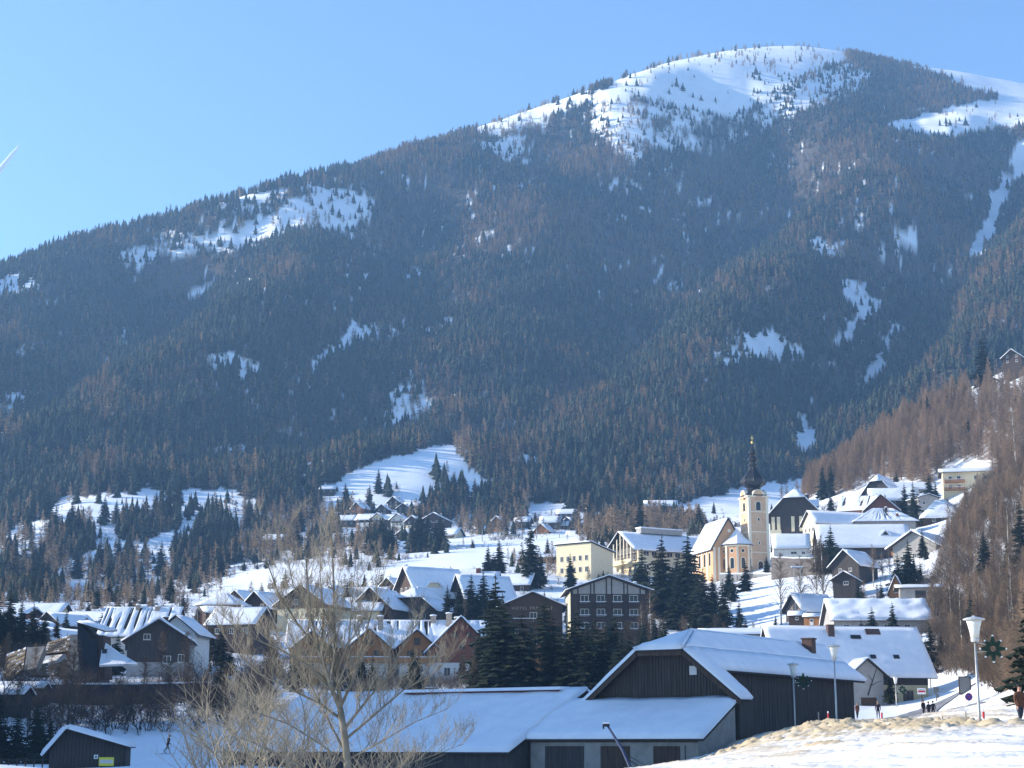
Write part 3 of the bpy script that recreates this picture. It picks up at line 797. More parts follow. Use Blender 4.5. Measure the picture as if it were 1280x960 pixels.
# the nearest spruces of the groves are single trees
cand = np.where((~isl) & (fp[:, 1] < 1060) & (np.abs(fp[:, 0] / fp[:, 1]) < .30))[0]
cand = cand[np.argsort(-hgt[cand] / fp[cand, 1])][:230]
for i in cand:
    qx = 640 + 2100 * fp[i, 0] / fp[i, 1]
    lab, grp = (('dark spruce in the groves on the snowy hill at the far left', 'spruces on the left snowy hill') if qx < 310 else
                ('dark spruce in the groves around the slope village', 'spruces around the slope village') if qx < 510 else
                ('dark spruce of the grove between clearing and shaded snowfield', 'spruces right of the clearing') if qx < 735 else
                ('dark spruce at the mountain foot left of the church', 'spruces at the mountain foot'))
    tree(SPRUCE, (fp[i, 0], fp[i, 1], fz[i] - .2), hgt[i] * 1.05, 'spruce', lab, group=grp, wide=1.2)
_rest = np.ones(len(fp), bool); _rest[cand] = False
fp, fz, hgt, wid, idx, isl = fp[_rest], fz[_rest], hgt[_rest], wid[_rest], idx[_rest], isl[_rest]
print('forest trees', len(fp))
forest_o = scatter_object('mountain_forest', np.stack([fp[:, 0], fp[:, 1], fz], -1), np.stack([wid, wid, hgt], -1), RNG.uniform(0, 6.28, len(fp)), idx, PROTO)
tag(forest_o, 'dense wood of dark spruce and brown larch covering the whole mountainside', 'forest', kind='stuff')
# ------------------------------------------------------------------ building kit
def quad_grid(q, nx, ny, th, seed=0.0, rough=0.25, soft=(1, 1, 1), streak=0.0):
    """snow lying on a four-cornered roof plane: uneven top, soft edges, closed sides. q: eave0, eave1, ridge1, ridge0"""
    a, b, c, d = [np.array(p, float) for p in q]
    n = np.cross(b - a, d - a)
    if np.linalg.norm(n) < 1e-6: n = np.cross(b - a, c - a)
    n = n / np.linalg.norm(n)
    if n[2] < 0: n = -n
    u, v = np.meshgrid(np.linspace(0, 1, nx + 1), np.linspace(0, 1, ny + 1))
    base = (a[None, None] * ((1 - u) * (1 - v))[..., None] + b * (u * (1 - v))[..., None] + c * (u * v)[..., None] + d * ((1 - u) * v)[..., None])
    L = np.linalg.norm(b - a); Hh = np.linalg.norm(d - a)
    e = np.minimum(np.minimum(u * L if soft[0] else 9 + 0 * u, (1 - u) * L if soft[1] else 9 + 0 * u), v * Hh if soft[2] else 9 + 0 * u)
    t = th * (0.62 + 0.38 * np.clip(e / 0.35, 0, 1)) * (1 + rough * fbm(base[..., 0] / 2.0 + seed, (base[..., 1] + base[..., 2]) / 1.8 + seed * 1.7, 3))
    if streak: t = t * (1 - 2.6 * np.maximum(0, fbm(u * L / 0.38 + seed, v * Hh / 9 + seed, 2) - (1 - streak) * .5) * np.clip(v * 1.6, 0, 1) * np.clip(e / .5, 0, 1) * 2)
    top = base + n[None, None] * t[..., None]
    V = np.concatenate([base.reshape(-1, 3) + n * 0.004, top.reshape(-1, 3)]); m = (nx + 1) * (ny + 1)
    I = np.arange(m).reshape(ny + 1, nx + 1)
    F = np.stack([I[:-1, :-1], I[:-1, 1:], I[1:, 1:], I[1:, :-1]], -1).reshape(-1, 4) + m
    ring = np.concatenate([I[0, :], I[1:, -1], I[-1, -2::-1], I[-2:0:-1, 0]])
    S = np.stack([ring, np.roll(ring, -1), np.roll(ring, -1) + m, ring + m], -1)
    return V, np.concatenate([F, S])
def roof_part(parent, quads, th_deck=0.18, th_snow=0.32, snow='roof_snow', deck='roof_deck', res=1.2, seed=0.0, rough=0.25, name='roof', cover=True, streak=0.0, soft=None):
    db = MB()
    for q in quads: db.slab(q, th_deck)
    r = db.build(name, deck, parent)
    if cover:
        Vs = []; Fs = []; n = 0
        def ek(p_, q_):
            a, b = tuple(round(v, 2) for v in p_), tuple(round(v, 2) for v in q_); return (min(a, b), max(a, b))
        share = {}
        for q in quads:
            for i in range(4): share[ek(q[i], q[(i + 1) % 4])] = share.get(ek(q[i], q[(i + 1) % 4]), 0) + 1
        for i, q in enumerate(quads):
            a, b, c, d = [Vector(p) for p in q]
            nn = (b - a).cross(d - a)
            if nn.length < 1e-6: nn = (b - a).cross(c - a)
            nn.normalize()
            if nn.z < 0: nn = -nn
            qq = [p + nn * th_deck for p in (a, b, c, d)]
            V, Fc = quad_grid(qq, max(2, int((b - a).length / res)), max(2, int((d - a).length / res)), th_snow, seed, rough, soft[i] if soft else (share[ek(q[3], q[0])] < 2, share[ek(q[1], q[2])] < 2, share[ek(q[0], q[1])] < 2), streak)
            Vs.append(V); Fs.append(Fc + n); n += len(V)
        # snow rolls over ridges and hips
        seen = {}; nrm = {}
        for q in quads:
            n_ = (Vector(q[1]) - Vector(q[0])).cross(Vector(q[3]) - Vector(q[0])); n_ = n_ if n_.length > 1e-6 else (Vector(q[1]) - Vector(q[0])).cross(Vector(q[2]) - Vector(q[0])); n_.normalize(); n_ = n_ if n_.z > 0 else -n_
            for i in range(4):
                a, b = tuple(round(v, 2) for v in q[i]), tuple(round(v, 2) for v in q[(i + 1) % 4])
                if a == b or (Vector(a) - Vector(b)).length < .1: continue
                k = (min(a, b), max(a, b)); seen[k] = seen.get(k, 0) + 1; nrm.setdefault(k, []).append(n_)
        rb_ = MB()
        for (a, b), c in seen.items():
            if c == 2 and nrm[(a, b)][0].dot(nrm[(a, b)][1]) < .985:
                up = Vector((0, 0, th_deck + th_snow * .42)); rb_.tube([Vector(a) + up, Vector(b) + up], th_snow * .58, 6)
        if rb_.v:
            tris = []
            for f in rb_.f: tris += [(f[0], f[i], f[i + 1]) for i in range(1, len(f) - 1)]
            Vs.append(np.array(rb_.v)); q4 = np.array([(t[0], t[1], t[2]) for t in tris]); extra = (q4 + n, len(rb_.v))
        else: extra = None
        if extra is not None:
            Fs.append(np.concatenate([extra[0], extra[0][:, 2:3]], 1)); n += extra[1]
        link('snow_cover', np_mesh('snow_cover', np.concatenate(Vs), np.concatenate(Fs), snow, smooth=False), r)
    return r
def gable_quads(W, L, He, Hr, o=0.8, of=1.0, hip=0.0, x0=0.0, y0=None, ob=None):
    """two roof slopes of a gable roof along local y; hip: part of the ridge height cut by a half hip at the front"""
    s = (Hr - He) / (W / 2.0); ze = He - s * o
    ya = -L / 2 - of; yb = L / 2 + (of if ob is None else ob)
    xl, xr = x0 - W / 2 - o, x0 + W / 2 + o
    if hip <= 0:
        return [[(xl, yb, ze), (xl, ya, ze), (x0, ya, Hr), (x0, yb, Hr)], [(xr, ya, ze), (xr, yb, ze), (x0, yb, Hr), (x0, ya, Hr)]]
    hw = hip; zh = Hr - s * hw; run = hw * 1.25
    return [[(xl, yb, ze), (xl, ya, ze), (x0 - hw, ya, zh), (x0 - hw, yb, zh)], [(x0 - hw, yb, zh), (x0 - hw, ya, zh), (x0, ya + run, Hr), (x0, yb, Hr)],
            [(xr, ya, ze), (xr, yb, ze), (x0 + hw, yb, zh), (x0 + hw, ya, zh)], [(x0 + hw, ya, zh), (x0 + hw, yb, zh), (x0, yb, Hr), (x0, ya + run, Hr)],
            [(x0 - hw, ya, zh), (x0 + hw, ya, zh), (x0, ya + run, Hr), (x0, ya + run + 0.02, Hr)]]
def hip_quads(W, L, He, Hr, o=0.8, k=0.5):
    s = (Hr - He) / (W / 2.0); ze = He - s * o; r = max(0.05, L / 2 - W / 2 * k * 2 * 0.5 - W * 0.25)
    a, b = W / 2 + o, L / 2 + o
    return [[(-a, b, ze), (-a, -b, ze), (0, -r, Hr), (0, r, Hr)], [(a, -b, ze), (a, b, ze), (0, r, Hr), (0, -r, Hr)],
            [(-a, -b, ze), (a, -b, ze), (0, -r, Hr), (0, -r + .02, Hr)], [(a, b, ze), (-a, b, ze), (0, r, Hr), (0, r - .02, Hr)]]
_wcache = {}
def window_meshes(w, h, fr):
    k = (round(w, 2), round(h, 2), fr)
    if k not in _wcache:
        f = MB(); t = min(0.1, w * .09)
        for (x0, x1, z0, z1) in ((-w / 2, w / 2, 0, t), (-w / 2, w / 2, h - t, h), (-w / 2, -w / 2 + t, t, h - t), (w / 2 - t, w / 2, t, h - t), (-t * .35, t * .35, t, h - t)):
            f.box(x0, x1, -0.07, 0.0, z0, z1)
        f.box(-w / 2 - .08, w / 2 + .08, -.14, 0, -.08, -.004)
        p = MB(); p.box(-w / 2 + t, w / 2 - t, -0.03, 0.0, t, h - t)
        _wcache[k] = (f.mesh('window', fr), p.mesh('pane', 'pane'))
    return _wcache[k]
FACE = {'F': (0, -1, 0.0), 'B': (0, 1, math.pi), 'L': (-1, 0, -math.pi / 2), 'R': (1, 0, math.pi / 2)}
def put_on(face, W, L, u, off=0.0):
    if face == 'F': return (u, -L / 2 - off)
    if face == 'B': return (-u, L / 2 + off)
    if face == 'L': return (-W / 2 - off, -u)
    return (W / 2 + off, u)
def window(parent, W, L, face, u, z, w=1.1, h=1.3, fr='frame_white', off=0.005):
    fm, pm = window_meshes(w, h, fr)
    x, y = put_on(face, W, L, u, off)
    o = link('window', fm, parent, (x, y, z), FACE[face][2])
    link('pane', pm, o)
    return o
def door(parent, W, L, face, u, z=0.0, w=1.2, h=2.1, m='frame_brown', off=0.005):
    b = MB(); b.box(-w / 2, w / 2, -0.06, 0, 0, h); b.box(-w / 2 + .12, w / 2 - .12, -.08, -.06, h * .55, h - .15, 1)
    x, y = put_on(face, W, L, u, off)
    o = b.build('door', [m, 'pane'], parent, loc=(x, y, z)); o.rotation_euler = (0, 0, FACE[face][2])
    k = MB(); k.box(w / 2 - .2, w / 2 - .14, -.12, -.06, 1.0, 1.06); k.build('handle', 'steel', o)
    return o
def balcony(parent, W, L, face, u, z, w, dep=1.2, m='brown_wood', snow=True):
    x, y = put_on(face, W, L, u, 0.01)
    b = MB(); b.box(-w / 2, w / 2, -dep, 0, -.15, 0)
    o = b.build('balcony', m, parent, loc=(x, y, z)); o.rotation_euler = (0, 0, FACE[face][2])
    r = MB(); r.box(-w / 2, w / 2, -dep, -dep + .06, .90, 1.0); r.box(-w / 2, w / 2, -dep, -dep + .05, .08, .16)
    n = max(3, int(w / .30))
    for i in range(n + 1):
        xx = -w / 2 + .05 + (w - .1) * i / n; r.box(xx - .09, xx + .09, -dep - .03, -dep, .06, .9)
    for sx in (-1, 1): r.box(sx * (w / 2 - .03) - .03, sx * (w / 2 - .03) + .03, -dep + .06, 0, .1, 1.0)
    r.build('railing', m, o)
    if snow:
        s = MB(); s.box(-w / 2, w / 2, -dep - .02, -dep + .08, 1.004, 1.12); s.build('snow_ledge', 'roof_snow', o)
    return o
def chimney(parent, x, y, z, h=1.4, w=0.7, m='brick', cap=True):
    b = MB(); b.box(x - w / 2, x + w / 2, y - w / 2, y + w / 2, z - 1.2, z + h); b.box(x - w / 2 - .08, x + w / 2 + .08, y - w / 2 - .08, y + w / 2 + .08, z + h, z + h + .12)
    o = b.build('chimney', m, parent)
    if cap:
        s = MB(); s.lathe([(w * .62, z + h + .124), (w * .62, z + h + .3), (w * .3, z + h + .42)], 8, cx=x, cy=y); s.build('snow_cap', 'roof_snow', o)
    return o
def walls(parent, W, L, He, Hr, m, name='wall', down=4.0, hip=0.0):
    b = MB()
    if hip > 0:
        s = (Hr - He) / (W / 2); zh = Hr - s * hip
        b.prism([(-W / 2, -down), (W / 2, -down), (W / 2, He), (hip, zh), (-hip, zh), (-W / 2, He)], 'y', -L / 2, L / 2)
    else:
        b.prism([(-W / 2, -down), (W / 2, -down), (W / 2, He), (0, Hr), (-W / 2, He)], 'y', -L / 2, L / 2)
    return b.build(name, m, parent)
def cladding(parent, W, L, z0, He, Hr, m, faces='FLRB', t=0.06, name='upper_wall'):
    b = MB()
    g = [(-W / 2 - t, z0), (W / 2 + t, z0), (W / 2 + t, He + .0), (0, Hr - .01), (-W / 2 - t, He + .0)]
    if 'F' in faces: b.prism(g, 'y', -L / 2 - t, -L / 2 - .001)
    if 'B' in faces: b.prism(g, 'y', L / 2 + .001, L / 2 + t)
    if 'L' in faces: b.box(-W / 2 - t + .001, -W / 2 - .001, -L / 2, L / 2, z0, He - .02)
    if 'R' in faces: b.box(W / 2 + .001, W / 2 + t - .001, -L / 2, L / 2, z0, He - .02)
    return b.build(name, m, parent)
_hseed = [0.0]
HOUSES = []
def house(label, px, pb, d, W, L, He, Hr, rot=0.0, wall='white', upper=None, upz=None, roof='gable', hip=0.0, o=0.9, of=1.1, snow=0.32, res=1.5,
          wins=(), bals=(), chims=(), doors=(), name='house', cat='house', group=None, frame='frame_white', deck='roof_deck', ground=None, rough=0.25, cladf='FLRB', cover=True, panes=True, streak=0.0):
    """house centred at photo x, foot of its front at photo y, d metres away; rot turns the ridge anticlockwise from the line of sight"""
    p = P(px, pb, d)
    z = p.z if ground is None else ground
    HOUSES.append((p.x, p.y, W, L, math.radians(rot)))
    t = thing(name, label, cat, (p.x, p.y, z), math.radians(rot), group)
    _hseed[0] += 3.7
    if roof == 'gable':
        walls(t, W, L, He, Hr, wall, down=6, hip=hip)
        q = gable_quads(W, L, He, Hr, o, of, hip)
    elif roof == 'hip':
        b = MB(); b.box(-W / 2, W / 2, -L / 2, L / 2, -6, He); b.build('wall', wall, t); q = hip_quads(W, L, He, Hr, o)
    elif roof == 'flat':
        b = MB(); b.box(-W / 2, W / 2, -L / 2, L / 2, -6, He); b.build('wall', wall, t)
        q = [[(W / 2 + o, -L / 2 - of, He), (W / 2 + o, L / 2 + of, Hr), (-W / 2 - o, L / 2 + of, Hr), (-W / 2 - o, -L / 2 - of, He)]]
    elif roof == 'shed':   # single slope falling towards +x
        b = MB(); b.prism([(-W / 2, -6), (W / 2, -6), (W / 2, He), (-W / 2, Hr)], 'y', -L / 2, L / 2); b.build('wall', wall, t)
        s = (Hr - He) / W
        q = [[(W / 2 + o, -L / 2 - of, He - s * o), (W / 2 + o, L / 2 + of, He - s * o), (-W / 2 - o, L / 2 + of, Hr + s * o), (-W / 2 - o, -L / 2 - of, Hr + s * o)]]
    q = [[(a, b_, c + 0.03) for (a, b_, c) in k] for k in q]
    roof_part(t, q, th_snow=snow, seed=_hseed[0], res=res, deck=deck, rough=rough, cover=cover, streak=streak)
    if upper: cladding(t, W, L, upz if upz is not None else He * .5, He, Hr, upper, cladf)
    for w in wins:      # (face, u, z, w, h)
        face, u, zz, ww, hh = w
        window(t, W, L, face, u, zz, ww, hh, frame, off=0.07 if upper and zz >= (upz if upz is not None else He * .5) - .3 else 0.005)
    for b_ in bals: balcony(t, W, L, *b_)
    for dd in doors: door(t, W, L, *dd)
    for (cx, cy, cz, *r) in chims: chimney(t, cx, cy, cz, *r)
    return t
def rows(face, us, zs, w=1.0, h=1.2):
    return [(face, u, z, w, h) for z in zs for u in us]
# ------------------------------------------------------------------ big timber barn
BZ = -1.6
BR = math.radians(-33.5)
BC = Vector((11.4 + .552 * 14.5, 127.3 + .834 * 14.5, BZ))
barn = thing('timber_barn', 'big weathered timber barn with half-hipped gable and long snow roof behind the lamps', 'barn', BC, BR)
ZR = 8.2 - BZ; SL = 0.80; HWD = 6.2; LB = 29.0
zat = lambda w: ZR - SL * w
b = MB()
ya = -LB / 2
b.prism([(-6.1, -3), (6.1, -3), (6.1, zat(6.1) - .05), (1.9, zat(1.9) - .05), (-1.9, zat(1.9) - .05), (-6.1, zat(6.1) - .05)], 'y', ya, ya + 2.2)
b.build('gable_wall', 'old_wood', barn)
b = MB(); b.prism([(-6.1, -3), (3.1, -3), (3.1, zat(3.1) - .05), (0, ZR - .05), (-6.1, zat(6.1) - .05)], 'y', ya + 4.6, LB / 2)
b.prism([(-6.1, -3), (3.1, -3), (3.1, zat(3.1) - .05), (1.6, zat(3.1) - .05), (-3.1, zat(3.1) - .05), (-6.1, zat(6.1) - .05)], 'y', ya + 2.2, ya + 4.6)
b.build('wall', 'old_wood', barn)
b = MB()
rr = random.Random(5)
x = -5.95
while x < 5.9:
    zt = zat(max(1.9, abs(x + .12) + .12)) - .12
    b.box(x, x + .21, ya - .04 - rr.random() * .03, ya - .002, -1.5, zt); x += .25
b.build('gable_boards', 'old_wood', barn)['kind'] = 'stuff'
b = MB(); y = ya + 2.3
while y < LB / 2 - .3:
    b.box(3.102, 3.14 + rr.random() * .03, y, y + .22, -1.5, zat(3.1) - .3); y += .26
b.build('side_boards', 'old_wood', barn)['kind'] = 'stuff'
w = MB(); w.box(2.15, 2.75, ya - .12, ya - .07, 8.0 - 1.4, 8.65 - 1.4); w.build('hatch', 'frame_white', barn)
run = 5.2
hq = [[(-HWD - .6, LB / 2 + 1, zat(HWD + .6)), (-HWD - .6, ya - .8, zat(HWD + .6)), (-1.9, ya - .8, zat(1.9)), (-1.9, LB / 2 + 1, zat(1.9))],
      [(-1.9, LB / 2 + 1, zat(1.9)), (-1.9, ya - .8, zat(1.9)), (0, ya - .8 + run, ZR), (0, LB / 2 + 1, ZR)],
      [(1.9, ya - .8, zat(1.9)), (1.9, LB / 2 + 1, zat(1.9)), (0, LB / 2 + 1, ZR), (0, ya - .8 + run, ZR)],
      [(3.7, ya + 1.0, zat(3.7)), (3.7, LB / 2 + 1, zat(3.7)), (1.9, LB / 2 + 1, zat(1.9)), (1.9, ya + 1.0, zat(1.9))],
      [(HWD + .3, ya - .8, zat(HWD + .3)), (HWD + .3, ya + 1.0, zat(HWD + .3)), (1.9, ya + 1.0, zat(1.9)), (1.9, ya - .8, zat(1.9))],
      [(-1.9, ya - .8, zat(1.9)), (1.9, ya - .8, zat(1.9)), (0, ya - .8 + run, ZR), (0, ya - .8 + run + .02, ZR)]]
roof_part(barn, hq, th_deck=.2, th_snow=.38, res=.7, seed=2.0, rough=.25, soft=[(1, 1, 1), (1, 0, 0), (0, 1, 0), (0, 1, 1), (1, 0, 1), (0, 0, 1)])
vb = MB()   # dark verge boards under the snow
for sx, w0, w1 in ((-1, 1.9, HWD + .6), (1, 1.9, HWD + .3)):
    vb.slab([(sx * w1, ya - .84, zat(w1) - .25), (sx * w0, ya - .84, zat(w0) - .25), (sx * w0, ya - .84 + .05, zat(w0) - .25), (sx * w1, ya - .84 + .05, zat(w1) - .25)], .26)
vb.box(-1.9, 1.9, ya - .84, ya - .79, zat(1.9) - .25, zat(1.9))
vb.build('verge_board', 'brown_wood', barn)
chimney(barn, 1.2, 9.5, zat(1.2), 1.6, .9, 'brick_dark', cap=False)

# ------------------------------------------------------------------ long low shed in front of the barn gable
shed = thing('long_shed', 'long low shed with wide snow roof and dark red ridge vent', 'shed', BC, BR)
yg = ya - .15
def zz(v): return v - BZ
ztop = zz(3.0); zmid = zz(0.2); zlow = zz(-0.75)
sl = (ztop - zmid) / 6.6
zlow = ztop - sl * 8.8; zrg = ztop + sl * 2.2
q = [[(-8.0, yg - 6.6, zmid), (6.6, yg - 6.6, zmid), (6.2, yg, ztop), (-8.0, yg, ztop)],
     [(-37, yg - 8.8, zlow), (-8.0, yg - 8.8, zlow), (-8.0, yg + 2.2, zrg), (-37, yg + 2.2, zrg)],
     [(-8.0, yg + 9, ztop - 2), (-37, yg + 9, ztop - 2), (-37, yg + 2.2, zrg), (-8.0, yg + 2.2, zrg)]]
roof_part(shed, q, th_deck=.16, th_snow=.30, res=.6, seed=9.0, rough=.35, soft=[(0, 1, 1), (1, 0, 1), (1, 1, 1)])
b = MB(); b.prism([(yg - 6.1, -3), (yg - .2, -3), (yg - .2, ztop - .25), (yg - 6.1, zmid - .08)], 'x', -7.9, 5.9); b.build('wall', 'concrete', shed)
b = MB(); b.prism([(yg - 8.2, -3), (yg + 8, -3), (yg + 8, ztop - 2.2), (yg + 2, zrg - .2), (yg - 8.2, zlow + .1)], 'x', -36.5, -8.1); b.build('rear_wall', 'old_wood', shed)
for x0, x1, m in ((-6.6, -3.2, 'old_wood'), (-1.9, 0.6, 'brown_wood'), (2.4, 4.6, 'brown_wood')):
    b = MB(); k = int((x1 - x0) / .3)
    for i in range(k): b.box(x0 + i * .3, x0 + i * .3 + .28, yg - 6.17 - (.012 if i % 2 else 0), yg - 6.102, -2, zmid - .35)
    b.build('door', m, shed)
b = MB(); b.box(5.0, 5.06, yg - 6.4, yg - 6.34, -1, zmid - .3); b.build('downpipe', 'black', shed)
b = MB(); b.box(-25, -10, yg + 1.2, yg + 2.3, ztop - .2, ztop + 1.15); v = b.build('ridge_vent', 'red_roof', shed)
b = MB(); b.prism([(yg + .8, ztop + 1.16), (yg + 2.6, ztop + 1.16), (yg + 2.4, ztop + 1.42), (yg + 1.0, ztop + 1.40)], 'x', -25.3, -9.7); b.build('snow_cover', 'roof_snow', v)
b = MB(); b.box(-34.5, -32.5, yg - 3.6, yg - 3.5, ztop - 1.7, ztop - 1.05); b.build('skylight', 'pane', shed)

# ------------------------------------------------------------------ slanted pole with hooked head
p0 = P(797, 968, 106); p1 = P(760, 908, 108)
sl_ = thing('snow_lance', 'dark blue slanted pole with small hooked head in front of the snowy shed roof', 'snow lance', (p0.x, p0.y, p0.z))
b = MB(); dlt = p1 - p0
b.tube([(0, 0, -.6), tuple(dlt * .5), tuple(dlt)], [.13, .10, .07], 8); b.build('pole', 'navy', sl_)
b = MB(); b.box(dlt.x - .34, dlt.x + .1, dlt.y - .1, dlt.y + .1, dlt.z - .02, dlt.z + .16); b.box(dlt.x - .34, dlt.x - .24, dlt.y - .08, dlt.y + .08, dlt.z - .16, dlt.z); b.build('head', 'black', sl_)
b = MB(); b.box(dlt.x - .3, dlt.x + .08, dlt.y - .09, dlt.y + .09, dlt.z + .164, dlt.z + .24); b.build('snow_cap', 'roof_snow', sl_)
b = MB(); b.tube([tuple(dlt * .30), (1.0, .3, -.1)], .03, 6); b.tube([tuple(dlt * .42), (1.3, .2, .1)], .02, 6); b.build('stay', 'black', sl_)

# ------------------------------------------------------------------ roadside house beyond the barn
zb = P(1100, 889, 258).z
rz_ = P(1100, 787, 263.5).z - zb; ez = P(1120, 839, 257).z - zb
hs = thing('roadside_house', 'house with dark timber storey over yellow plaster and blue-shadowed snow roof by the road', 'house', (P(1056, 889, 263).x, 263, zb), math.radians(98))
Wd, Ln = 11.0, 24.0
b = MB(); b.prism([(-Wd / 2, -3), (Wd / 2, -3), (Wd / 2, ez), (0, rz_ - .3), (-Wd / 2, ez)], 'y', -Ln / 2 + .6, Ln / 2); b.build('wall', 'yellow', hs)
cladding(hs, Wd, Ln - 1.2, 3.9, ez + .4, ez + .8, 'old_wood', 'L', t=.08)
sp = (rz_ - ez) / (Wd / 2)
q = [[(-Wd / 2 - .9, Ln / 2 + .6, ez - sp * .9), (-Wd / 2 - .9, -Ln / 2 - .6, ez - sp * .9), (0, -Ln / 2 - .2, rz_), (0, Ln / 2 + .6, rz_)],
     [(Wd / 2 + .9, -Ln / 2 - .6, ez - sp * .9), (Wd / 2 + .9, Ln / 2 + .6, ez - sp * .9), (0, Ln / 2 + .6, rz_), (0, -Ln / 2 - .2, rz_)]]
hr = roof_part(hs, q, th_snow=.36, res=.8, seed=14, rough=.15)
chimney(hs, -1.2, 2.2, rz_ - 1.0, 1.5, 1.0, 'brick_dark', cap=False)
for yy, fr in ((-1.6, .25), (-3.3, .72), (-7.0, .72), (-4.6, .12)):      # roof lights where the snow has slid
    xr = -(Wd / 2) * fr; zr2 = rz_ - sp * abs(xr)
    k = MB(); wv = .9 if fr > .5 else (1.6 if fr > .2 else 2.3)
    nrm = Vector((-sp, 0, 1)).normalized(); c = Vector((xr, yy, zr2)) + nrm * .6
    ax = Vector((-1, 0, -sp)).normalized()
    hh_ = .35 if fr > .2 else .55
    k.slab([tuple(c + ax * -hh_ + Vector((0, -wv / 2, 0))), tuple(c + ax * -hh_ + Vector((0, wv / 2, 0))), tuple(c + ax * hh_ + Vector((0, wv / 2, 0))), tuple(c + ax * hh_ + Vector((0, -wv / 2, 0)))], .12)
    k.build('roof_light', 'pane' if fr > .2 else 'brick_dark', hs)
for u, w_ in ((4.4, 2.3), (8.2, 1.9)): window(hs, Wd, Ln, 'L', u, 1.2, w_ * .85, 1.9, 'frame_brown')
b = MB(); b.tube([(-Wd / 2 - .6, -Ln / 2 + .4, -1), (-Wd / 2 - .6, -Ln / 2 + .4, ez - .8)], .09, 6); b.build('roof_post', 'cream', hs)
# gabled wing towards the barn
wx = P(1076, 889, 252).x - hs.location.x
def hl(wx_, wy_, z): return (wy_, -wx_, z)        # world offset -> local of a thing turned by 90 degrees
b = MB(); w2 = 2.5; wz = ez + 1.2
b.add([hl(wx - w2, -10, -3), hl(wx + w2, -10, -3), hl(wx + w2, -10, ez - .6), hl(wx, -10, ez + 1.5), hl(wx - w2, -10, ez - .6),
       hl(wx - w2, -4, -3), hl(wx + w2, -4, -3), hl(wx + w2, -4, ez - .6), hl(wx, -4, ez + 1.5), hl(wx - w2, -4, ez - .6)],
      [(0, 1, 2, 3, 4), (9, 8, 7, 6, 5), (0, 5, 6, 1), (1, 6, 7, 2), (2, 7, 8, 3), (3, 8, 9, 4), (4, 9, 5, 0)])
b.build('wing_wall', 'grey', hs)
qs = [[hl(wx + w2 + .8, -10.8, ez - 1.3), hl(wx + w2 + .8, -4, ez - 1.3), hl(wx, -4, ez + 1.55), hl(wx, -10.8, ez + 1.55)],
      [hl(wx - w2 - .8, -4, ez - 1.3), hl(wx - w2 - .8, -10.8, ez - 1.3), hl(wx, -10.8, ez + 1.55), hl(wx, -4, ez + 1.55)]]
roof_part(hs, qs, th_snow=.2, seed=31, name='wing_roof', res=1.0)
b = MB()      # dark painted tree on the wing wall
bx_, by_ = wx + .6, -10.02
b.tube([hl(bx_ - .6, by_, 2.2), hl(bx_ - .1, by_, 3.6), hl(bx_ + .4, by_, 4.8), hl(bx_ + .9, by_, 6.2)], [.12, .1, .07, .04], 5)
b.tube([hl(bx_ - .1, by_, 3.6), hl(bx_ + 1.0, by_, 4.2), hl(bx_ + 1.7, by_, 4.3)], [.07, .05, .03], 5)
b.tube([hl(bx_ + .2, by_, 4.3), hl(bx_ - .5, by_, 5.3)], [.06, .03], 5)
b.build('wall_painting', 'dark_twig', hs)
b = MB(); b.box(*sorted((hl(0, -10.05, 0)[0], hl(0, -10.0, 0)[0])), -wx - 1.3, -wx + 1.1, 0.0, 1.9); b.build('garage_door', 'frame_brown', hs)

# ------------------------------------------------------------------ small hut at the lower left
hp = P(112, 958, 150)
hut = thing('field_hut', 'small dark plank hut with thick lopsided snow roof on the valley meadow', 'hut', (hp.x, hp.y, hp.z), math.radians(8))
ax_, zl, zr3, zt = -1.75, P(65, 938, 150).z - hp.z, P(160, 934, 150).z - hp.z, P(89, 913, 150).z - hp.z
xl, xr = -3.15, 3.25
b = MB(); b.prism([(xl, -1), (xr, -1), (xr, zr3), (ax_, zt), (xl, zl)], 'y', -2.6, 2.6); b.build('wall', 'old_wood', hut)
rr = random.Random(9); x = xl + .02
while x < xr - .2:
    def zt_(v): return zl + (zt - zl) * (v - xl) / (ax_ - xl) if v < ax_ else zt + (zr3 - zt) * (v - ax_) / (xr - ax_)
    b = MB(); b.box(0, .27, -.05 - rr.random() * .03, -.002, -.6, min(zt_(x), zt_(x + .27)) - .02)
    b.build('plank', 'old_wood', hut, loc=(x, -2.6, 0)); x += .31
e1, e2 = .45, .35
s1 = (zt - zl) / (ax_ - xl); s2 = (zt - zr3) / (xr - ax_)
roof_part(hut, [[(xl - e1, 3.1, zl - s1 * e1 + .02), (xl - e1, -3.2, zl - s1 * e1 + .02), (ax_, -3.2, zt + .02), (ax_, 3.1, zt + .02)],
                [(xr + e2, -3.2, zr3 - s2 * e2 + .02), (xr + e2, 3.1, zr3 - s2 * e2 + .02), (ax_, 3.1, zt + .02), (ax_, -3.2, zt + .02)]], th_deck=.1, th_snow=.34, res=.4, seed=4, rough=.35)
def board_sign(label, px, py, d, w, h, col, posts=True, name='sign_board', stripes=None):
    p = P(px, py, d); g = hz(p.x, p.y)
    t = thing(name, label, 'sign', (p.x, p.y, g))
    z = p.z - g
    b = MB(); b.box(-w / 2, w / 2, -.03, .03, z - h / 2, z + h / 2); b.build('panel', col, t)
    if stripes:
        for (a0, a1, c0, c1, m) in stripes:
            b = MB(); b.box(-w / 2 + w * a0, -w / 2 + w * a1, -.036, -.0301, z - h / 2 + h * c0, z - h / 2 + h * c1); b.build('print', m, t)
    if posts:
        b = MB(); b.box(-.05, .05, .031, .1, -.6, z + h * .4); b.build('post', 'brown_wood', t)
    return t
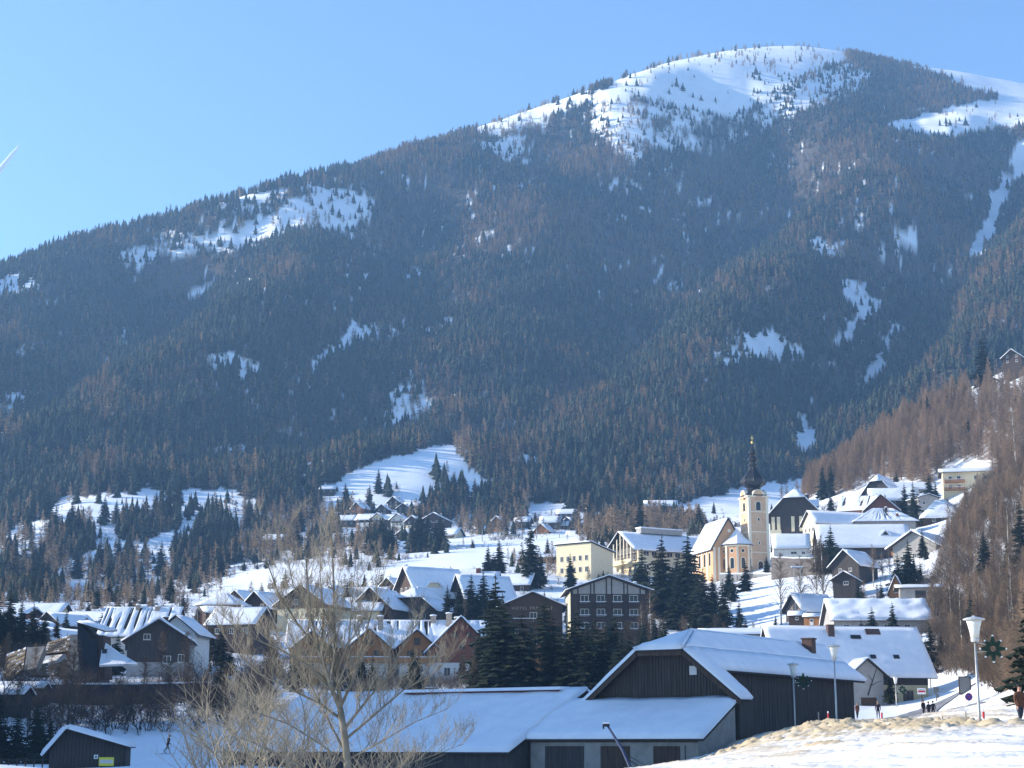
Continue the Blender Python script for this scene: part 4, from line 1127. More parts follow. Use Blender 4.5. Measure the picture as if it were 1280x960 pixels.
board_sign('yellow and pale green notice board standing before the plank hut', 133, 952, 145, 1.25, .72, 'sign_yellow', stripes=[(.06, .94, .30, .72, 'frame_white')])
board_sign('small white square plate in front of the plank hut', 120, 946, 146, .34, .34, 'sign_white', stripes=[(.25, .75, .2, .8, 'sign_grey')])
# ------------------------------------------------------------------ church on its terrace
CD = 515.0
cp = P(930, 716, CD)
church = thing('church', 'yellow and apricot baroque church with tall tower and black onion spire', 'church', (cp.x, cp.y, cp.z), math.radians(15))
k_ = CD / F_PX * 1.03
def arch(w, h, n=7):
    r = w / 2; pts = [(-r, 0), (r, 0)]
    for i in range(n + 1):
        a = math.pi * i / n; pts.append((r * math.cos(a), h - r + r * math.sin(a)))
    return pts
def arch_window(parent, loc, rz, w, h, name='window', trim='church_trim', pane='pane'):
    b = MB(); b.prism(arch(w + .45, h + .35), 'y', -.06, 0.0); o = b.build(name, trim, parent, loc=loc); o.rotation_euler = (0, 0, rz)
    b = MB(); b.prism([(x, z + .1) for x, z in arch(w, h)], 'y', -.10, -.061); b.build('pane', pane, o)
    return o
def disc(parent, loc, rz, r, name, m, t=.06, y=-.0):
    b = MB(); b.prism([(r * math.cos(6.283 * i / 14), r * math.sin(6.283 * i / 14)) for i in range(14)], 'y', y - t, y); o = b.build(name, m, parent, loc=loc); o.rotation_euler = (0, 0, rz); return o
# tower
S = 6.5; TX, TY = 4.4, 1.0; TH = 23.2
b = MB(); b.box(TX - S / 2, TX + S / 2, TY - S / 2, TY + S / 2, -6, TH)
tw = b.build('tower', 'church_tan', church)
b = MB()
for sx in (-1, 1):
    for sy in (-1, 1):
        cx, cy = TX + sx * (S / 2 - .35), TY + sy * (S / 2 - .35)
        b.box(cx - .42, cx + .42, cy - .42, cy + .42, -5.9, TH - .02)
b.build('corner_strip', 'church_trim', tw)
for z in (6.0, 12.3, 18.5):
    b = MB(); b.box(TX - S / 2 - .14, TX + S / 2 + .14, TY - S / 2 - .14, TY + S / 2 + .14, z, z + .3); b.build('string_course', 'church_trim', tw)
b = MB(); b.box(TX - S / 2 - .45, TX + S / 2 + .45, TY - S / 2 - .45, TY + S / 2 + .45, TH, TH + .45); b.build('cornice', 'church_trim', tw)
for rz, fx, fy in ((0, TX, TY - S / 2), (-math.pi / 2, TX - S / 2, TY), (math.pi / 2, TX + S / 2, TY)):
    arch_window(tw, (fx, fy, 19.0), rz, 1.5, 2.7)
    arch_window(tw, (fx, fy, 15.8), rz, .55, .9)
    arch_window(tw, (fx, fy, 8.6), rz, .4, .8)
    g = MB(); g.prism([(-2.0, -.4)] + [(2.0 * math.cos(math.pi * i / 10), 1.9 * math.sin(math.pi * i / 10) + .2) for i in range(11)] + [(-2.0, -.4)][:0], 'y', -.5, 2.2)
    o = g.build('clock_gable', 'church_trim', tw, loc=(fx, fy, TH + .3)); o.rotation_euler = (0, 0, rz)
    disc(tw, (fx, fy, TH + .9), rz, 1.35, 'clock_face', 'church_tan', .05, -.5)
    c = MB(); c.box(-.06, .06, -.60, -.56, 0, 1.0); c.box(0, .7, -.60, -.56, -.06, .06); oo = c.build('clock_hands', 'gold', tw, loc=(fx, fy, TH + .9)); oo.rotation_euler = (0, 0, rz)
arch_window(tw, (TX + .2, TY - S / 2, -.3), 0, 1.5, 3.6, name='door', pane='frame_brown')
# onion spire, eight sided
prof = [(4.15, TH + .45), (3.9, TH + 1.0), (3.0, TH + 1.7), (2.35, TH + 2.5), (2.0, TH + 3.3), (2.15, TH + 3.5), (2.9, TH + 4.1), (3.25, TH + 5.0), (3.2, TH + 5.8), (2.7, TH + 6.8), (1.9, TH + 7.8), (1.25, TH + 8.8),
        (.95, TH + 9.6), (.95, TH + 10.2), (1.45, TH + 10.35), (1.45, TH + 10.6), (.95, TH + 10.7), (.9, TH + 11.6), (1.35, TH + 11.8), (1.4, TH + 12.3), (1.0, TH + 13.0), (.6, TH + 13.3), (.62, TH + 13.7), (1.1, TH + 14.2), (1.05, TH + 14.7), (.6, TH + 15.4), (.3, TH + 16.2), (.14, TH + 17.2)]
prof = [(r * (1.18 if z > TH + 3.4 else 1.03), z) for r, z in prof]
b = MB(); b.lathe(prof, 8, cx=TX, cy=TY, phase=math.pi / 8); sp_ = b.build('onion_spire', 'spire', church)
b = MB()
for i in range(8):
    a = 2 * math.pi * i / 8 + math.pi / 8
    b.tube([(TX + r * 1.01 * math.cos(a), TY + r * 1.01 * math.sin(a), z) for r, z in prof[6:13]], .07, 4)
b.build('spire_rib', 'spire', sp_)
b = MB(); b.lathe([(.05, TH + 17.2), (.32, TH + 17.5), (.32, TH + 17.8), (.05, TH + 18.1)], 8, cx=TX, cy=TY)
b.box(TX - .07, TX + .07, TY - .07, TY + .07, TH + 18.0, TH + 19.9); b.box(TX - .55, TX + .55, TY - .07, TY + .07, TH + 19.0, TH + 19.15); b.build('cross', 'gold', sp_)
# nave
NW, NL, NHe, NHr = 10.5, 18.0, 8.0, 16.8; NX = -4.2; NY0 = 1.5
b = MB(); b.prism([(NX - NW / 2, -6), (NX + NW / 2, -6), (NX + NW / 2, NHe), (NX, NHr), (NX - NW / 2, NHe)], 'y', NY0, NY0 + NL); nv = b.build('nave_wall', 'church', church)
s_ = (NHr - NHe) / (NW / 2); o_ = .7
roof_part(church, [[(NX - NW / 2 - o_, NY0 + NL + .3, NHe - s_ * o_), (NX - NW / 2 - o_, NY0 - .5, NHe - s_ * o_), (NX, NY0 - .5, NHr + .05), (NX, NY0 + NL + .3, NHr + .05)],
                   [(NX + NW / 2 + o_, NY0 - .5, NHe - s_ * o_), (NX + NW / 2 + o_, NY0 + NL + .3, NHe - s_ * o_), (NX, NY0 + NL + .3, NHr + .05), (NX, NY0 - .5, NHr + .05)]], th_snow=.3, seed=60, name='nave_roof')
b = MB()
for sx in (-1, 1):
    b.slab([(NX + sx * (NW / 2 + .5), NY0 - .56, NHe - .9), (NX, NY0 - .56, NHr - .35), (NX, NY0 - .51, NHr - .35), (NX + sx * (NW / 2 + .5), NY0 - .51, NHe - .9)], .35)
b.build('gable_trim', 'roof_deck', nv)
disc(nv, (NX + .3, NY0, 13.0), 0, .55, 'gable_niche', 'church_trim', .05)
for i in range(4):
    u = NY0 + 2.6 + i * 4.2
    arch_window(nv, (NX - NW / 2, u, 2.2), -math.pi / 2, 1.3, 4.0)
    b = MB(); b.box(NX - NW / 2 - .14, NX - NW / 2 - .002, u + 1.7, u + 2.5, -5, NHe - .1); b.build('pilaster', 'church_trim', nv)
for xx in (NX - NW / 2 + .5, NX - NW / 2 + 2.0):
    b = MB(); b.box(xx - .35, xx + .35, NY0 - .12, NY0 - .002, -5, NHe - .2); b.build('pilaster', 'church_trim', nv)
# polygonal choir in front of the gable
AX, AY, AR, AH, AT = -1.6, NY0 - .6, 4.7, 8.2, 13.4
b = MB(); b.lathe([(AR, -6), (AR, AH)], 8, cx=AX, cy=AY, phase=math.pi / 8); ap = b.build('choir_wall', 'church', church)
b = MB(); b.lathe([(AR + .25, AH - .5), (AR + .35, AH)], 8, cx=AX, cy=AY, phase=math.pi / 8); b.build('cornice', 'church_trim', ap)
b = MB(); b.lathe([(AR + .9, AH + .02), (AR + .9, AH + .2), (AR * .5, AH + 2.4), (.25, AT)], 8, cx=AX, cy=AY, phase=math.pi / 8); rf_ = b.build('choir_roof', 'roof_deck', church)
b = MB(); b.lathe([(AR + .88, AH + .22), (AR + .75, AH + .48), (AR * .52, AH + 2.75), (.2, AT + .3)], 8, cx=AX, cy=AY, phase=math.pi / 8); b.build('snow_cover', 'roof_snow', rf_)
for i in range(-2, 3):
    a = -math.pi / 2 + i * math.pi / 4
    rr_ = AR * math.cos(math.pi / 8)
    lx, ly = AX + rr_ * math.cos(a), AY + rr_ * math.sin(a); rz = a + math.pi / 2
    arch_window(ap, (lx, ly, .9), rz, 1.15, 3.3)
    o = disc(ap, (lx, ly, 6.4), rz, .72, 'round_window', 'church_trim'); disc(o, (0, 0, 0), 0, .5, 'pane', 'pane', .03, -.061)
for i in range(-2, 4):
    a = -math.pi / 2 + (i - .5) * math.pi / 4
    b = MB(); b.box(-.28, .28, -.28, .28, -5.5, AH - .52); o = b.build('corner_strip', 'church_trim', ap, loc=(AX + AR * math.cos(a) * .975, AY + AR * math.sin(a) * .975, 0)); o.rotation_euler = (0, 0, a)
# terrace walls below the church
def long_wall(label, pts, h, th=.5, m='stone', cap=.25, name='retaining_wall', cat='wall', down=4.0):
    c = sum((Vector(p) for p in pts), Vector()) / len(pts)
    t = thing(name, label, cat, (c.x, c.y, c.z))
    b = MB(); s = MB()
    for a_, e_ in zip(pts[:-1], pts[1:]):
        a_ = Vector(a_) - c; e_ = Vector(e_) - c; dr = (e_ - a_); dr.z = 0; dr.normalize(); n = Vector((-dr.y, dr.x, 0)) * th / 2
        def vv(p, z): return [(p.x + n.x, p.y + n.y, p.z + z), (p.x - n.x, p.y - n.y, p.z + z)]
        A0, E0, A1, E1 = vv(a_, -down), vv(e_, -down), vv(a_, h), vv(e_, h)
        b.add(A0 + E0 + A1 + E1, [(0, 2, 3, 1), (4, 5, 7, 6), (0, 4, 6, 2), (1, 3, 7, 5), (0, 1, 5, 4), (2, 6, 7, 3)])
        if cap:
            A2, E2, A3, E3 = vv(a_, h + .004), vv(e_, h + .004), vv(a_, h + cap), vv(e_, h + cap)
            s.add(A2 + E2 + A3 + E3, [(0, 2, 3, 1), (4, 5, 7, 6), (0, 4, 6, 2), (1, 3, 7, 5), (0, 1, 5, 4), (2, 6, 7, 3)])
    b.build('stonework', m, t)
    if cap: s.build('snow_cap', 'roof_snow', t)
    return t
long_wall('upper snow-capped terrace wall directly under the church choir', [P(900, 722, 500), P(935, 722, 496), P(966, 722, 492)], 1.0, cap=.4, m='grey', name='terrace_wall')
long_wall('lower snow-capped terrace wall between church and snowy bank', [P(905, 737, 484), P(940, 737, 482), P(966, 735, 480)], 1.6, cap=.4, m='stone', name='terrace_wall')
long_wall('tall brown-grey retaining wall right of the church below the white cottage', [P(966, 740, 482), P(995, 742, 478), P(1024, 742, 474)], 9.9, th=1.2, m='stone', cap=.35)
# ------------------------------------------------------------------ houses of the middle village
HB = {}
house('pale plaster house with broad streaked snow roof and dark ridge at the left', 178, 836, 314, 10, 13.2, 6.2, 11.0, rot=86, wall='white', upper=None, of=.6, snow=.2, rough=.5, streak=.62, res=.22,
      wins=rows('L', (-4, -1.5, 3.5), (3.0,)), chims=[(-.8, -2.6, 10.2, 1.0, .8), (-.5, 1.2, 10.6, .9, .7)])
house('chalet with dark timber gable and cream corner right of the shingled building', 199, 838, 296, 10.4, 9, 5.0, 8.3, rot=8, wall='grey', upper='old_wood', upz=1.2, cladf='F', of=1.4, snow=.4,  # grey lower wall and low-reaching timber stand in for shade under the gable
      wins=[('F', -2.0, 5.0, 1.2, 1.0), ('F', 3.9, 1.2, 1.1, 1.4), ('F', 1.5, 1.0, 1.4, 1.3), ('R', 0, 3, 1.2, 1.2)], chims=[(.8, -1, 8.0, 1.0, .9, 'brick_dark')])
house('cream gabled annexe with blue-white roof behind the dark timber chalet', 228, 832, 305, 7, 9, 5.6, 8.4, rot=-6, wall='white', of=.8, snow=.25, wins=[('F', 1.6, 2.6, 1.2, 1.5), ('F', -1.2, 2.6, 1.2, 1.5)])
house('wide red-brown timber chalet with broad white gable roof at the left edge', 25, 828, 345, 16, 20, 5.0, 8.4, rot=-14, wall='cream', upper='red_wood', upz=2.6, o=1.6, of=2.0, snow=.4, frame='frame_white',
      wins=rows('F', (-5.5, -2.5, 0.5, 3.5), (3.2, .6), 1.3, 1.2), bals=[('F', 0, 2.5, 14, 1.3, 'orange_wood')], chims=[(2, 2, 7.6, 1.0, .8)])
house('low snow-roofed house with dark gable behind the shingled building', 68, 842, 322, 12, 12, 4.6, 8.0, rot=-24, wall='old_wood', o=1.0, of=1.2, snow=.45, wins=rows('F', (-3, 0, 3), (2.6,), 1.1, 1.1))
house('red-walled house with flat snow roof above the left edge chalet', 8, 800, 402, 14, 12, 5.0, 7.0, rot=80, wall='red_wood', of=1.5, o=1.4, snow=.5, wins=rows('L', (-3, 0, 3), (2.5,)))
house('dark little house roof peeping over the shingled building under spruces', 82, 802, 400, 9, 10, 3.6, 6.4, rot=-35, wall='old_wood', snow=.15, wins=rows('F', (-2, 2), (2.0,)))
house('red-brown house with small hipped snow roof above the foreground tree', 279, 775, 400, 7, 9, 3.6, 5.8, rot=80, wall='red_wood', roof='hip', wins=rows('L', (-2.6, 0, 2.6), (1.3,), 1, 1))
house('open shelter with single slanted snow roof beside the hipped red-brown house', 273, 788, 380, 5, 6.6, 3.6, 5.0, rot=-70, wall='brown_wood', roof='shed', o=.5, of=.6, wins=rows('L', (-1, 1), (1.0,), .8, .8))
house('brown gabled house with steep white left roof behind the bare tree', 335, 780, 410, 8, 10, 3.6, 7.2, rot=-28, wall='brown_wood', wins=rows('F', (-1.8, 1.8), (1.0, 3.4), .9, 1))
house('chalet with brown timber gable above cream ground floor behind the bare tree', 393, 782, 405, 13, 13, 4.6, 9.0, rot=-22, wall='cream', upper='brown_wood', upz=3.6, wins=rows('F', (-4, -1.5, 1.5, 4), (1.4,)) + rows('F', (-1.5, 1.5), (4.6,)), chims=[(1, -1, 8.6)])
house('long cream house with lit snow roof between the two brown gables', 440, 785, 425, 9, 16, 4.2, 7.2, rot=80, wall='cream', wins=rows('L', (-5, -2, 1, 4), (1.4,)), chims=[(0.5, 3, 7.0), (.5, -4, 7.0)])
house('brown timber gable house with white left slope left of the hipped barn', 478, 780, 428, 11, 13, 3.6, 8.4, rot=-22, wall='brown_wood', wins=rows('F', (-2.5, 0, 2.5), (1.2, 3.8), 1, 1.1))
house('brown barn house with hipped front roof and bare right slope in shade', 525, 782, 436, 14, 14, 3.6, 9.4, rot=-20, wall='brown_wood', hip=3.6, wins=rows('F', (-4, -1.5, 1.5, 4), (1.2,)), chims=[(-2, 2, 8)])
t = house('steep-roofed chalet with small arched dormer in front of the blue roofs', 538, 765, 455, 13, 15, 4.0, 11.5, rot=-58, wall='brown_wood', upper=None, of=1.2, wins=rows('F', (-2.5, 0, 2.5), (2.0, 5.0), 1, 1.2))
b = MB(); b.prism([(-2.2, 0), (2.2, 0), (2.2, 1.0), (1.1, 2.2), (-1.1, 2.2), (-2.2, 1.0)], 'x', 1.2, 5.4); o = b.build('dormer', 'cream', t, loc=(0, -2, 5.0))
b = MB(); b.prism([(-2.7, .9), (-1.3, 2.3), (1.3, 2.3), (2.7, .9), (2.7, 1.25), (1.4, 2.75), (-1.4, 2.75), (-2.7, 1.25)], 'x', 1.0, 5.9); b.build('snow_cover', 'roof_snow', o)
house('row of flat blue-shadowed snow roofs with red chimneys above the chalets', 572, 752, 475, 12, 22, 5.2, 7.8, rot=84, wall='grey', snow=.4, wins=rows('L', (-8, -5, -2, 1, 4, 7), (2.6,)), chims=[(-1, -6, 7.4, 1.6, 1.2, 'red_wood'), (0, 2, 7.6, 1.4, 1.0, 'red_wood'), (-1, 7, 7.2, 1.2, .8, 'brick')])
house('steep brown gable house with pale triangular roof left of the tall spruce', 603, 768, 452, 10, 14, 3.5, 10.0, rot=-62, wall='brown_wood', wins=rows('F', (-2, 2), (1.6, 4.6), 1, 1.1))
house('grey flat-roofed outbuilding below the meadow beside the brown fence', 637, 708, 620, 6, 10, 3.0, 3.8, rot=85, wall='brown_wood', roof='gable', wins=rows('L', (-2, 2), (1.2,), 1, .8))
house('dark brown outbuilding behind the tall lone spruce near the cream block', 687, 710, 590, 7, 11, 3.4, 4.6, rot=80, wall='brown_wood', wins=rows('L', (-3, 0, 3), (1.4,), 1, .9))
for (px, pb, d, W, L, He, Hr, rot, wm, lab) in [
 (310, 772, 450, 8, 10, 3.4, 6.6, -30, 'brown_wood', 'small brown gable peeping between the hipped house and the steep white roof'),
 (362, 768, 470, 9, 12, 3.6, 6.6, 78, 'white', 'pale house with long snow roof behind the cream-floored chalet'),
 (425, 766, 480, 8, 10, 3.6, 7.0, -26, 'brown_wood', 'brown gable behind the long cream house and bushy spruce'),
 (458, 762, 485, 8, 12, 3.2, 6.0, 80, 'grey', 'grey house with low snow roof above the brown timber gable'),
 (500, 758, 490, 9, 11, 3.8, 7.6, -34, 'brown_wood', 'brown house with white slope left of the steep dormer chalet'),
 (545, 742, 520, 8, 13, 3.4, 6.2, 82, 'red_wood', 'red house with snow roof at the upper edge of the chalet cluster'),
 (592, 738, 530, 8, 12, 3.4, 6.4, 76, 'brown_wood', 'brown house with blue roof beside the two meadow spruces'),
 (642, 745, 500, 8, 11, 3.2, 6.2, 74, 'brown_wood', 'brown house half hidden between the spruces and the lettered hotel'),
 (112, 800, 410, 8, 10, 3.4, 6.4, 70, 'brown_wood', 'brown house behind the black wedge tower and streaked roof'),
 (48, 790, 420, 9, 13, 3.6, 6.6, 80, 'cream', 'cream house with long snow roof behind the left edge chalet'),
 (140, 795, 440, 7, 9, 3.2, 6.2, -25, 'red_wood', 'small red gable just above the streaked snow roof'),
 (300, 800, 360, 8, 10, 3.4, 6.4, 72, 'brown_wood', 'brown house with sagging snow roof left of the bare tree crown')]:
    main = 'F' if abs(rot) < 50 else 'L'; span = W if main == 'F' else L
    house(lab, px, pb, d, W, L, He, Hr, rot=rot, wall=wm, snow=.35, rough=.5, res=1.0, wins=[(main, -span / 2 + span * (k + .5) / 3, 1.1, 1.0, 1.2) for k in range(3)], chims=[(W * .12, 0, Hr - .5, 1.1, .7)])
# row of apartments with cross gables
rp = P(490, 852, 330)
row = thing('apartment_row', 'long row of apartments with three orange timber cross gables and white ground floor', 'apartment house', (rp.x, rp.y, rp.z), math.radians(3))
def rl(px): return P(px, 850, 330).x - rp.x
X0, X1 = rl(362), rl(606); RZ = P(490, 778, 336).z - rp.z; EZ = P(490, 806, 330).z - rp.z
b = MB(); b.prism([(0, -4), (11, -4), (11, EZ), (5.5, RZ), (0, EZ)], 'x', X0, X1); b.build('wall', 'white', row)
b = MB(); b.box(X0, X1, -.08, -.002, 3.4, EZ - .1); b.build('timber_storey', 'orange_wood', row)
sr = (RZ - EZ) / 5.5
roof_part(row, [[(X0 - 1, -1, EZ - sr), (X1 + 1, -1, EZ - sr), (X1 + 1, 5.5, RZ), (X0 - 1, 5.5, RZ)], [(X1 + 1, 12, EZ - sr), (X0 - 1, 12, EZ - sr), (X0 - 1, 5.5, RZ), (X1 + 1, 5.5, RZ)]], th_snow=.3, seed=70, res=.3, rough=.4, streak=.5)
for i, (pxc, gw, gm) in enumerate(((392, 6.5, 'orange_wood'), (462, 7.4, 'orange_wood'), (521, 7.0, 'orange_wood'), (575, 12.4, 'red_wood'))):
    cx = rl(pxc); dep = 4.6 if i < 3 else 5.6; ez = EZ - .6 if i < 3 else EZ - 1.4; gz_ = ez + gw / 2 * (.86 if i < 3 else .56)
    if i == 3: gz_ = RZ + .1
    b = MB(); b.prism([(cx - gw / 2, 3.4), (cx + gw / 2, 3.4), (cx + gw / 2, ez), (cx, gz_), (cx - gw / 2, ez)], 'y', -dep, 5.4); g = b.build('cross_gable', gm, row)
    if 1:
        b = MB(); b.box(cx - gw / 2 + .15, cx + gw / 2 - .15, -dep + .15, -.1, -4, 3.398); b.build('ground_floor', 'white', row)
    s = (gz_ - ez) / (gw / 2); oo = .7
    roof_part(row, [[(cx - gw / 2 - oo, 5.6, ez - s * oo + .03), (cx - gw / 2 - oo, -dep - 1, ez - s * oo + .03), (cx, -dep - 1, gz_ + .03), (cx, 5.6, gz_ + .03)],
                    [(cx + gw / 2 + oo, -dep - 1, ez - s * oo + .03), (cx + gw / 2 + oo, 5.6, ez - s * oo + .03), (cx, 5.6, gz_ + .03), (cx, -dep - 1, gz_ + .03)]], th_snow=.3, seed=80 + i * 4, name='gable_roof', res=.35, rough=.35, streak=.35)
    for (u, z, w_, h_) in ([(-1.4, 4.2, 1, 1.5), (1.4, 4.2, 1, 1.5), (0, ez + .4, 1.2, 1.3)] if i < 3 else [(-3.2, 6.0, 1.1, 1.2), (0.2, 6.0, 1.1, 1.2), (-1.2, 4.0 + 4.2, 1, 1), (1.5, 8.2, 1, 1), (-4.5, 4.0, 1, 1.1), (0.2, 1.0, 1.5, 1.5), (-2.6, .9, 1.3, 1.6), (3.6, .9, 1.3, 1.6)]):
        yy = -dep + (.15 if (i == 3 and z < 3) else 0)
        fm, pm = window_meshes(w_, h_, 'frame_white' if i == 3 and z < 3 else 'frame_brown'); o = link('window', fm, g, (cx + u, yy - .005, z)); link('pane', pm, o)
    if i < 3:
        b = MB(); b.box(cx - gw / 2, cx + gw / 2, -dep - 1.0, -dep - .9, 3.5, 4.4); b.box(cx - gw / 2, cx + gw / 2, -dep - 1.0, -dep - .002, 3.3, 3.498); b.build('balcony', 'orange_wood', g)
        b = MB(); b.box(cx - gw / 2, cx + gw / 2, -dep - 1.02, -dep - .88, 4.404, 4.55); b.build('snow_ledge', 'roof_snow', g)
        for u in (-gw / 2 + .15, 0, gw / 2 - .15):
            b = MB(); b.box(cx + u - .12, cx + u + .12, -dep - .98, -dep - .76, 4.41, ez + .2); b.build('balcony_post', 'orange_wood', g)
for pxc, y_, hh in ((448, 5.5, 1.4), (415, 5.0, 1.3), (474, 3.0, 1.2), (541, 5, 1.5), (561, 4.2, 1.9), (572, 6.0, 1.2)):
    chimney(row, rl(pxc), y_, RZ - .4, hh, 1.1)
for pxc in (378, 410, 430, 494, 548):
    fm, pm = window_meshes(1.2, 1.4, 'frame_white'); o = link('window', fm, row, (rl(pxc), -.09, 1.0)); link('pane', pm, o)
for pxc in (376, 412, 430, 445, 490, 500): 
    b = MB(); b.box(rl(pxc) - .9, rl(pxc) + .9, -.9, -.1, 3.6, 4.6); b.build('balcony', 'orange_wood', row)
# the two hotels
h2 = house('dark brown hotel gable with pale lettering behind a spruce', 664, 806, 402, 14.0, 14, 8.6, 11.6, rot=2, wall='brown_wood', o=1.3, of=1.6, snow=.3, name='hotel', cat='hotel',
      wins=[('F', 0.2, 5.0, 1.7, 2.1), ('F', -4, 2.0, 1.3, 1.3), ('F', 4, 2.0, 1.3, 1.3)], bals=[('F', -1.2, 4.6, 8.5, 1.0, 'brown_wood')])
fc = bpy.data.curves.new('lettering', 'FONT'); fc.body = 'HOTEL PR\u00c4GANT'; fc.size = .95; fc.extrude = .04; fc.space_character = 1.35
lo = bpy.data.objects.new('lettering_source', fc)
COL.objects.link(lo); dg = bpy.context.evaluated_depsgraph_get(); lm = bpy.data.meshes.new_from_object(lo.evaluated_get(dg)); bpy.data.objects.remove(lo)
lm.materials.clear(); lm.materials.append(M['brick'])
lo = link('lettering', lm, h2, (-4.9, -7.12, 7.75)); lo.rotation_euler = (math.pi / 2, 0, 0)
h1 = house('brown half-timbered hotel with cream gable panels and rows of balconies', 758, 802, 392, 17.6, 16, 11.2, 14.2, rot=2, wall='brown_wood', o=1.2, of=1.6, snow=.3, name='hotel', cat='hotel',
      wins=[('F', u, z, 1.9, 1.7) for z in (8.3, 5.2, 2.2) for u in (-5.6, -1.9, 1.9, 5.6)], bals=[('F', u, z, 2.4, .9, 'brown_wood') for z in (7.4, 4.4, 1.4) for u in (-5.6, -1.9, 1.9, 5.6)], chims=[(6.6, -2, 12.0, 1.3, .8)], frame='frame_white')
b = MB(); b.prism([(-8.2, 10.3), (8.2, 10.3), (8.2, 11.1), (0, 14.0), (-8.2, 11.1)], 'y', -8.06, -8.001); b.build('gable_panel', 'grey', h1)
b = MB()
for x in (-8.5, -7.1, -4.2, -3.4, -.6, .6, 3.4, 4.2, 7.1, 8.5): b.box(x - .14, x + .14, -8.16, -8.062, -2, 11.2 + (8.8 - abs(x)) * .34)
b.build('timber_post', 'old_wood', h1)
b = MB(); b.box(-8.86, -8.802, -8, 8, -4, 10.8); b.build('side_plaster', 'cream', h1)
for u in (-5.5, 0, 5): 
    window(h1, 17.6, 16, 'L', u, 8.0, 1.3, 1.5, off=.07); window(h1, 17.6, 16, 'L', u, 4.6, 1.3, 1.5, off=.07)
# cream school block and the long cream hall by the church
t = house('cream block with two rows of dark windows and flat white roof left of the hall', 731, 724, 535, 12.0, 13.5, 8.6, 10.6, rot=52, wall='cream', roof='shed', o=.7, of=.7, snow=.35, name='school_block', cat='building',
      wins=rows('L', (-4.6, -2.2, .2, 2.6, 5.0), (1.6, 5.2), 1.2, 1.7))
t = house('long cream hall with glazed timber gable and broad snow roof left of the church', 838, 724, 552, 15, 34, 9.0, 14.2, rot=-62, wall='cream', o=2.2, of=3.0, snow=.3, name='village_hall', cat='building',
      wins=rows('R', (-14, -11, -8, -5, -2, 1, 4, 7), (6.2,), 2.0, 1.5) + rows('R', (-14, -10, -6, -2, 2), (1.8,), 2.0, 1.8) + rows('F', (-5.2, -2.2, 2.6, 5.6), (1.2,), 1.6, 1.8))
b = MB(); b.prism([(-6.6, 4.6), (6.6, 4.6), (6.6, 9.2), (0, 13.6), (-6.6, 9.2)], 'y', -17.07, -17.002); g = b.build('glazed_gable', 'brown_wood', t)
for u in (-5.2, -3.1, -1, 1.1, 3.2, 5.3):
    for z, hh in ((5.0, 1.6), (7.4, 1.6)):
        fm, pm = window_meshes(1.5, hh, 'frame_white'); o = link('window', fm, g, (u, -17.08, z)); link('pane', pm, o)
for u in (-6.3, -4.2, -2.1, 0, 2.1, 4.2, 6.3):
    b = MB(); b.box(u - .16, u + .16, -19.2, -18.9, 4.0, 9.4 + (6.6 - abs(u)) * .62); b.build('gable_post', 'church_trim', g)
b = MB(); b.box(-7, 7, -19.4, -17.08, 3.7, 4.0); b.box(-7, 7, -19.45, -19.25, 4.0, 5.2); b.build('balcony', 'cream', t)
b = MB(); b.box(-1.5, 1.5, -12, 4, 14.4, 16.0); sk = b.build('roof_lantern', 'grey', t)
b = MB(); b.box(-1.7, 1.7, -12.2, 4.2, 16.004, 16.4); b.build('snow_cover', 'roof_snow', sk)
# right of the church
t = house('large farm barn with half-hipped dark gable and bright left roof behind the church', 1000, 668, 575, 17, 26, 5.4, 14.2, rot=-16, wall='old_wood', hip=3.4, o=1.6, of=1.4, snow=.4, name='farm_barn', cat='barn')
for x in (-7.4, -5.6, -.8, 1.9, 3.4): 
    b = MB(); b.box(x - .55, x + .55, -13.12, -13.002, -.5, 4.6); b.build('pillar', 'cream', t)
b = MB(); b.box(-8.45, -4.8, -13.1, -13.003, -2, .2); b.build('plinth', 'cream', t)
chimney(t, 2.2, 6, 12.6, 1.8, 1.2, 'brick_dark'); 
b = MB(); b.prism([(-1.7, 0), (1.7, 0), (0, 1.9)], 'x', 3.4, 6.6); o = b.build('dormer', 'old_wood', t, loc=(0, -1, 9.2)); b = MB(); b.prism([(-2.1, -.1), (0, 2.1), (2.1, -.1), (2.1, .3), (0, 2.6), (-2.1, .3)], 'x', 3.2, 6.9); b.build('snow_cover', 'roof_snow', o)
house('white cottage with plain snow roof standing on the tall retaining wall', 989, 700, 500, 7.5, 10.5, 3.4, 7.4, rot=84, wall='white', of=.5, o=.6, wins=[('L', .6, 1.3, 1.8, .8), ('L', 3.4, 1.3, 1.0, .8)])
house('long house with white roof and cream left gable above the blue-roofed barn', 1050, 672, 545, 9, 22, 4.2, 8.0, rot=-72, wall='cream', of=.8, wins=rows('F', (-2.4, 0, 2.4), (1.4,), 1, 1.3) + rows('R', (-8, -4, 0), (1.4,)))
t = house('broad barn with large blue-shadowed roof facing the road below the upper village', 1078, 706, 500, 15, 26, 5.0, 11.6, rot=86, wall='old_wood', of=.8, o=1.2, snow=.35, name='farm_barn', cat='barn', doors=[('L', 4, 0, 3.0, 3.2, 'brown_wood')])
b = MB(); b.prism([(-1.2, 0), (1.2, 0), (0, 1.3)], 'x', -4.6, -1.5); o = b.build('dormer', 'old_wood', t, loc=(0, -6.5, 8.0)); b = MB(); b.prism([(-1.6, -.1), (0, 1.5), (1.6, -.1), (1.6, .4), (0, 2.1), (-1.6, .4)], 'x', -5, -1.3); b.build('snow_cover', 'roof_snow', o)
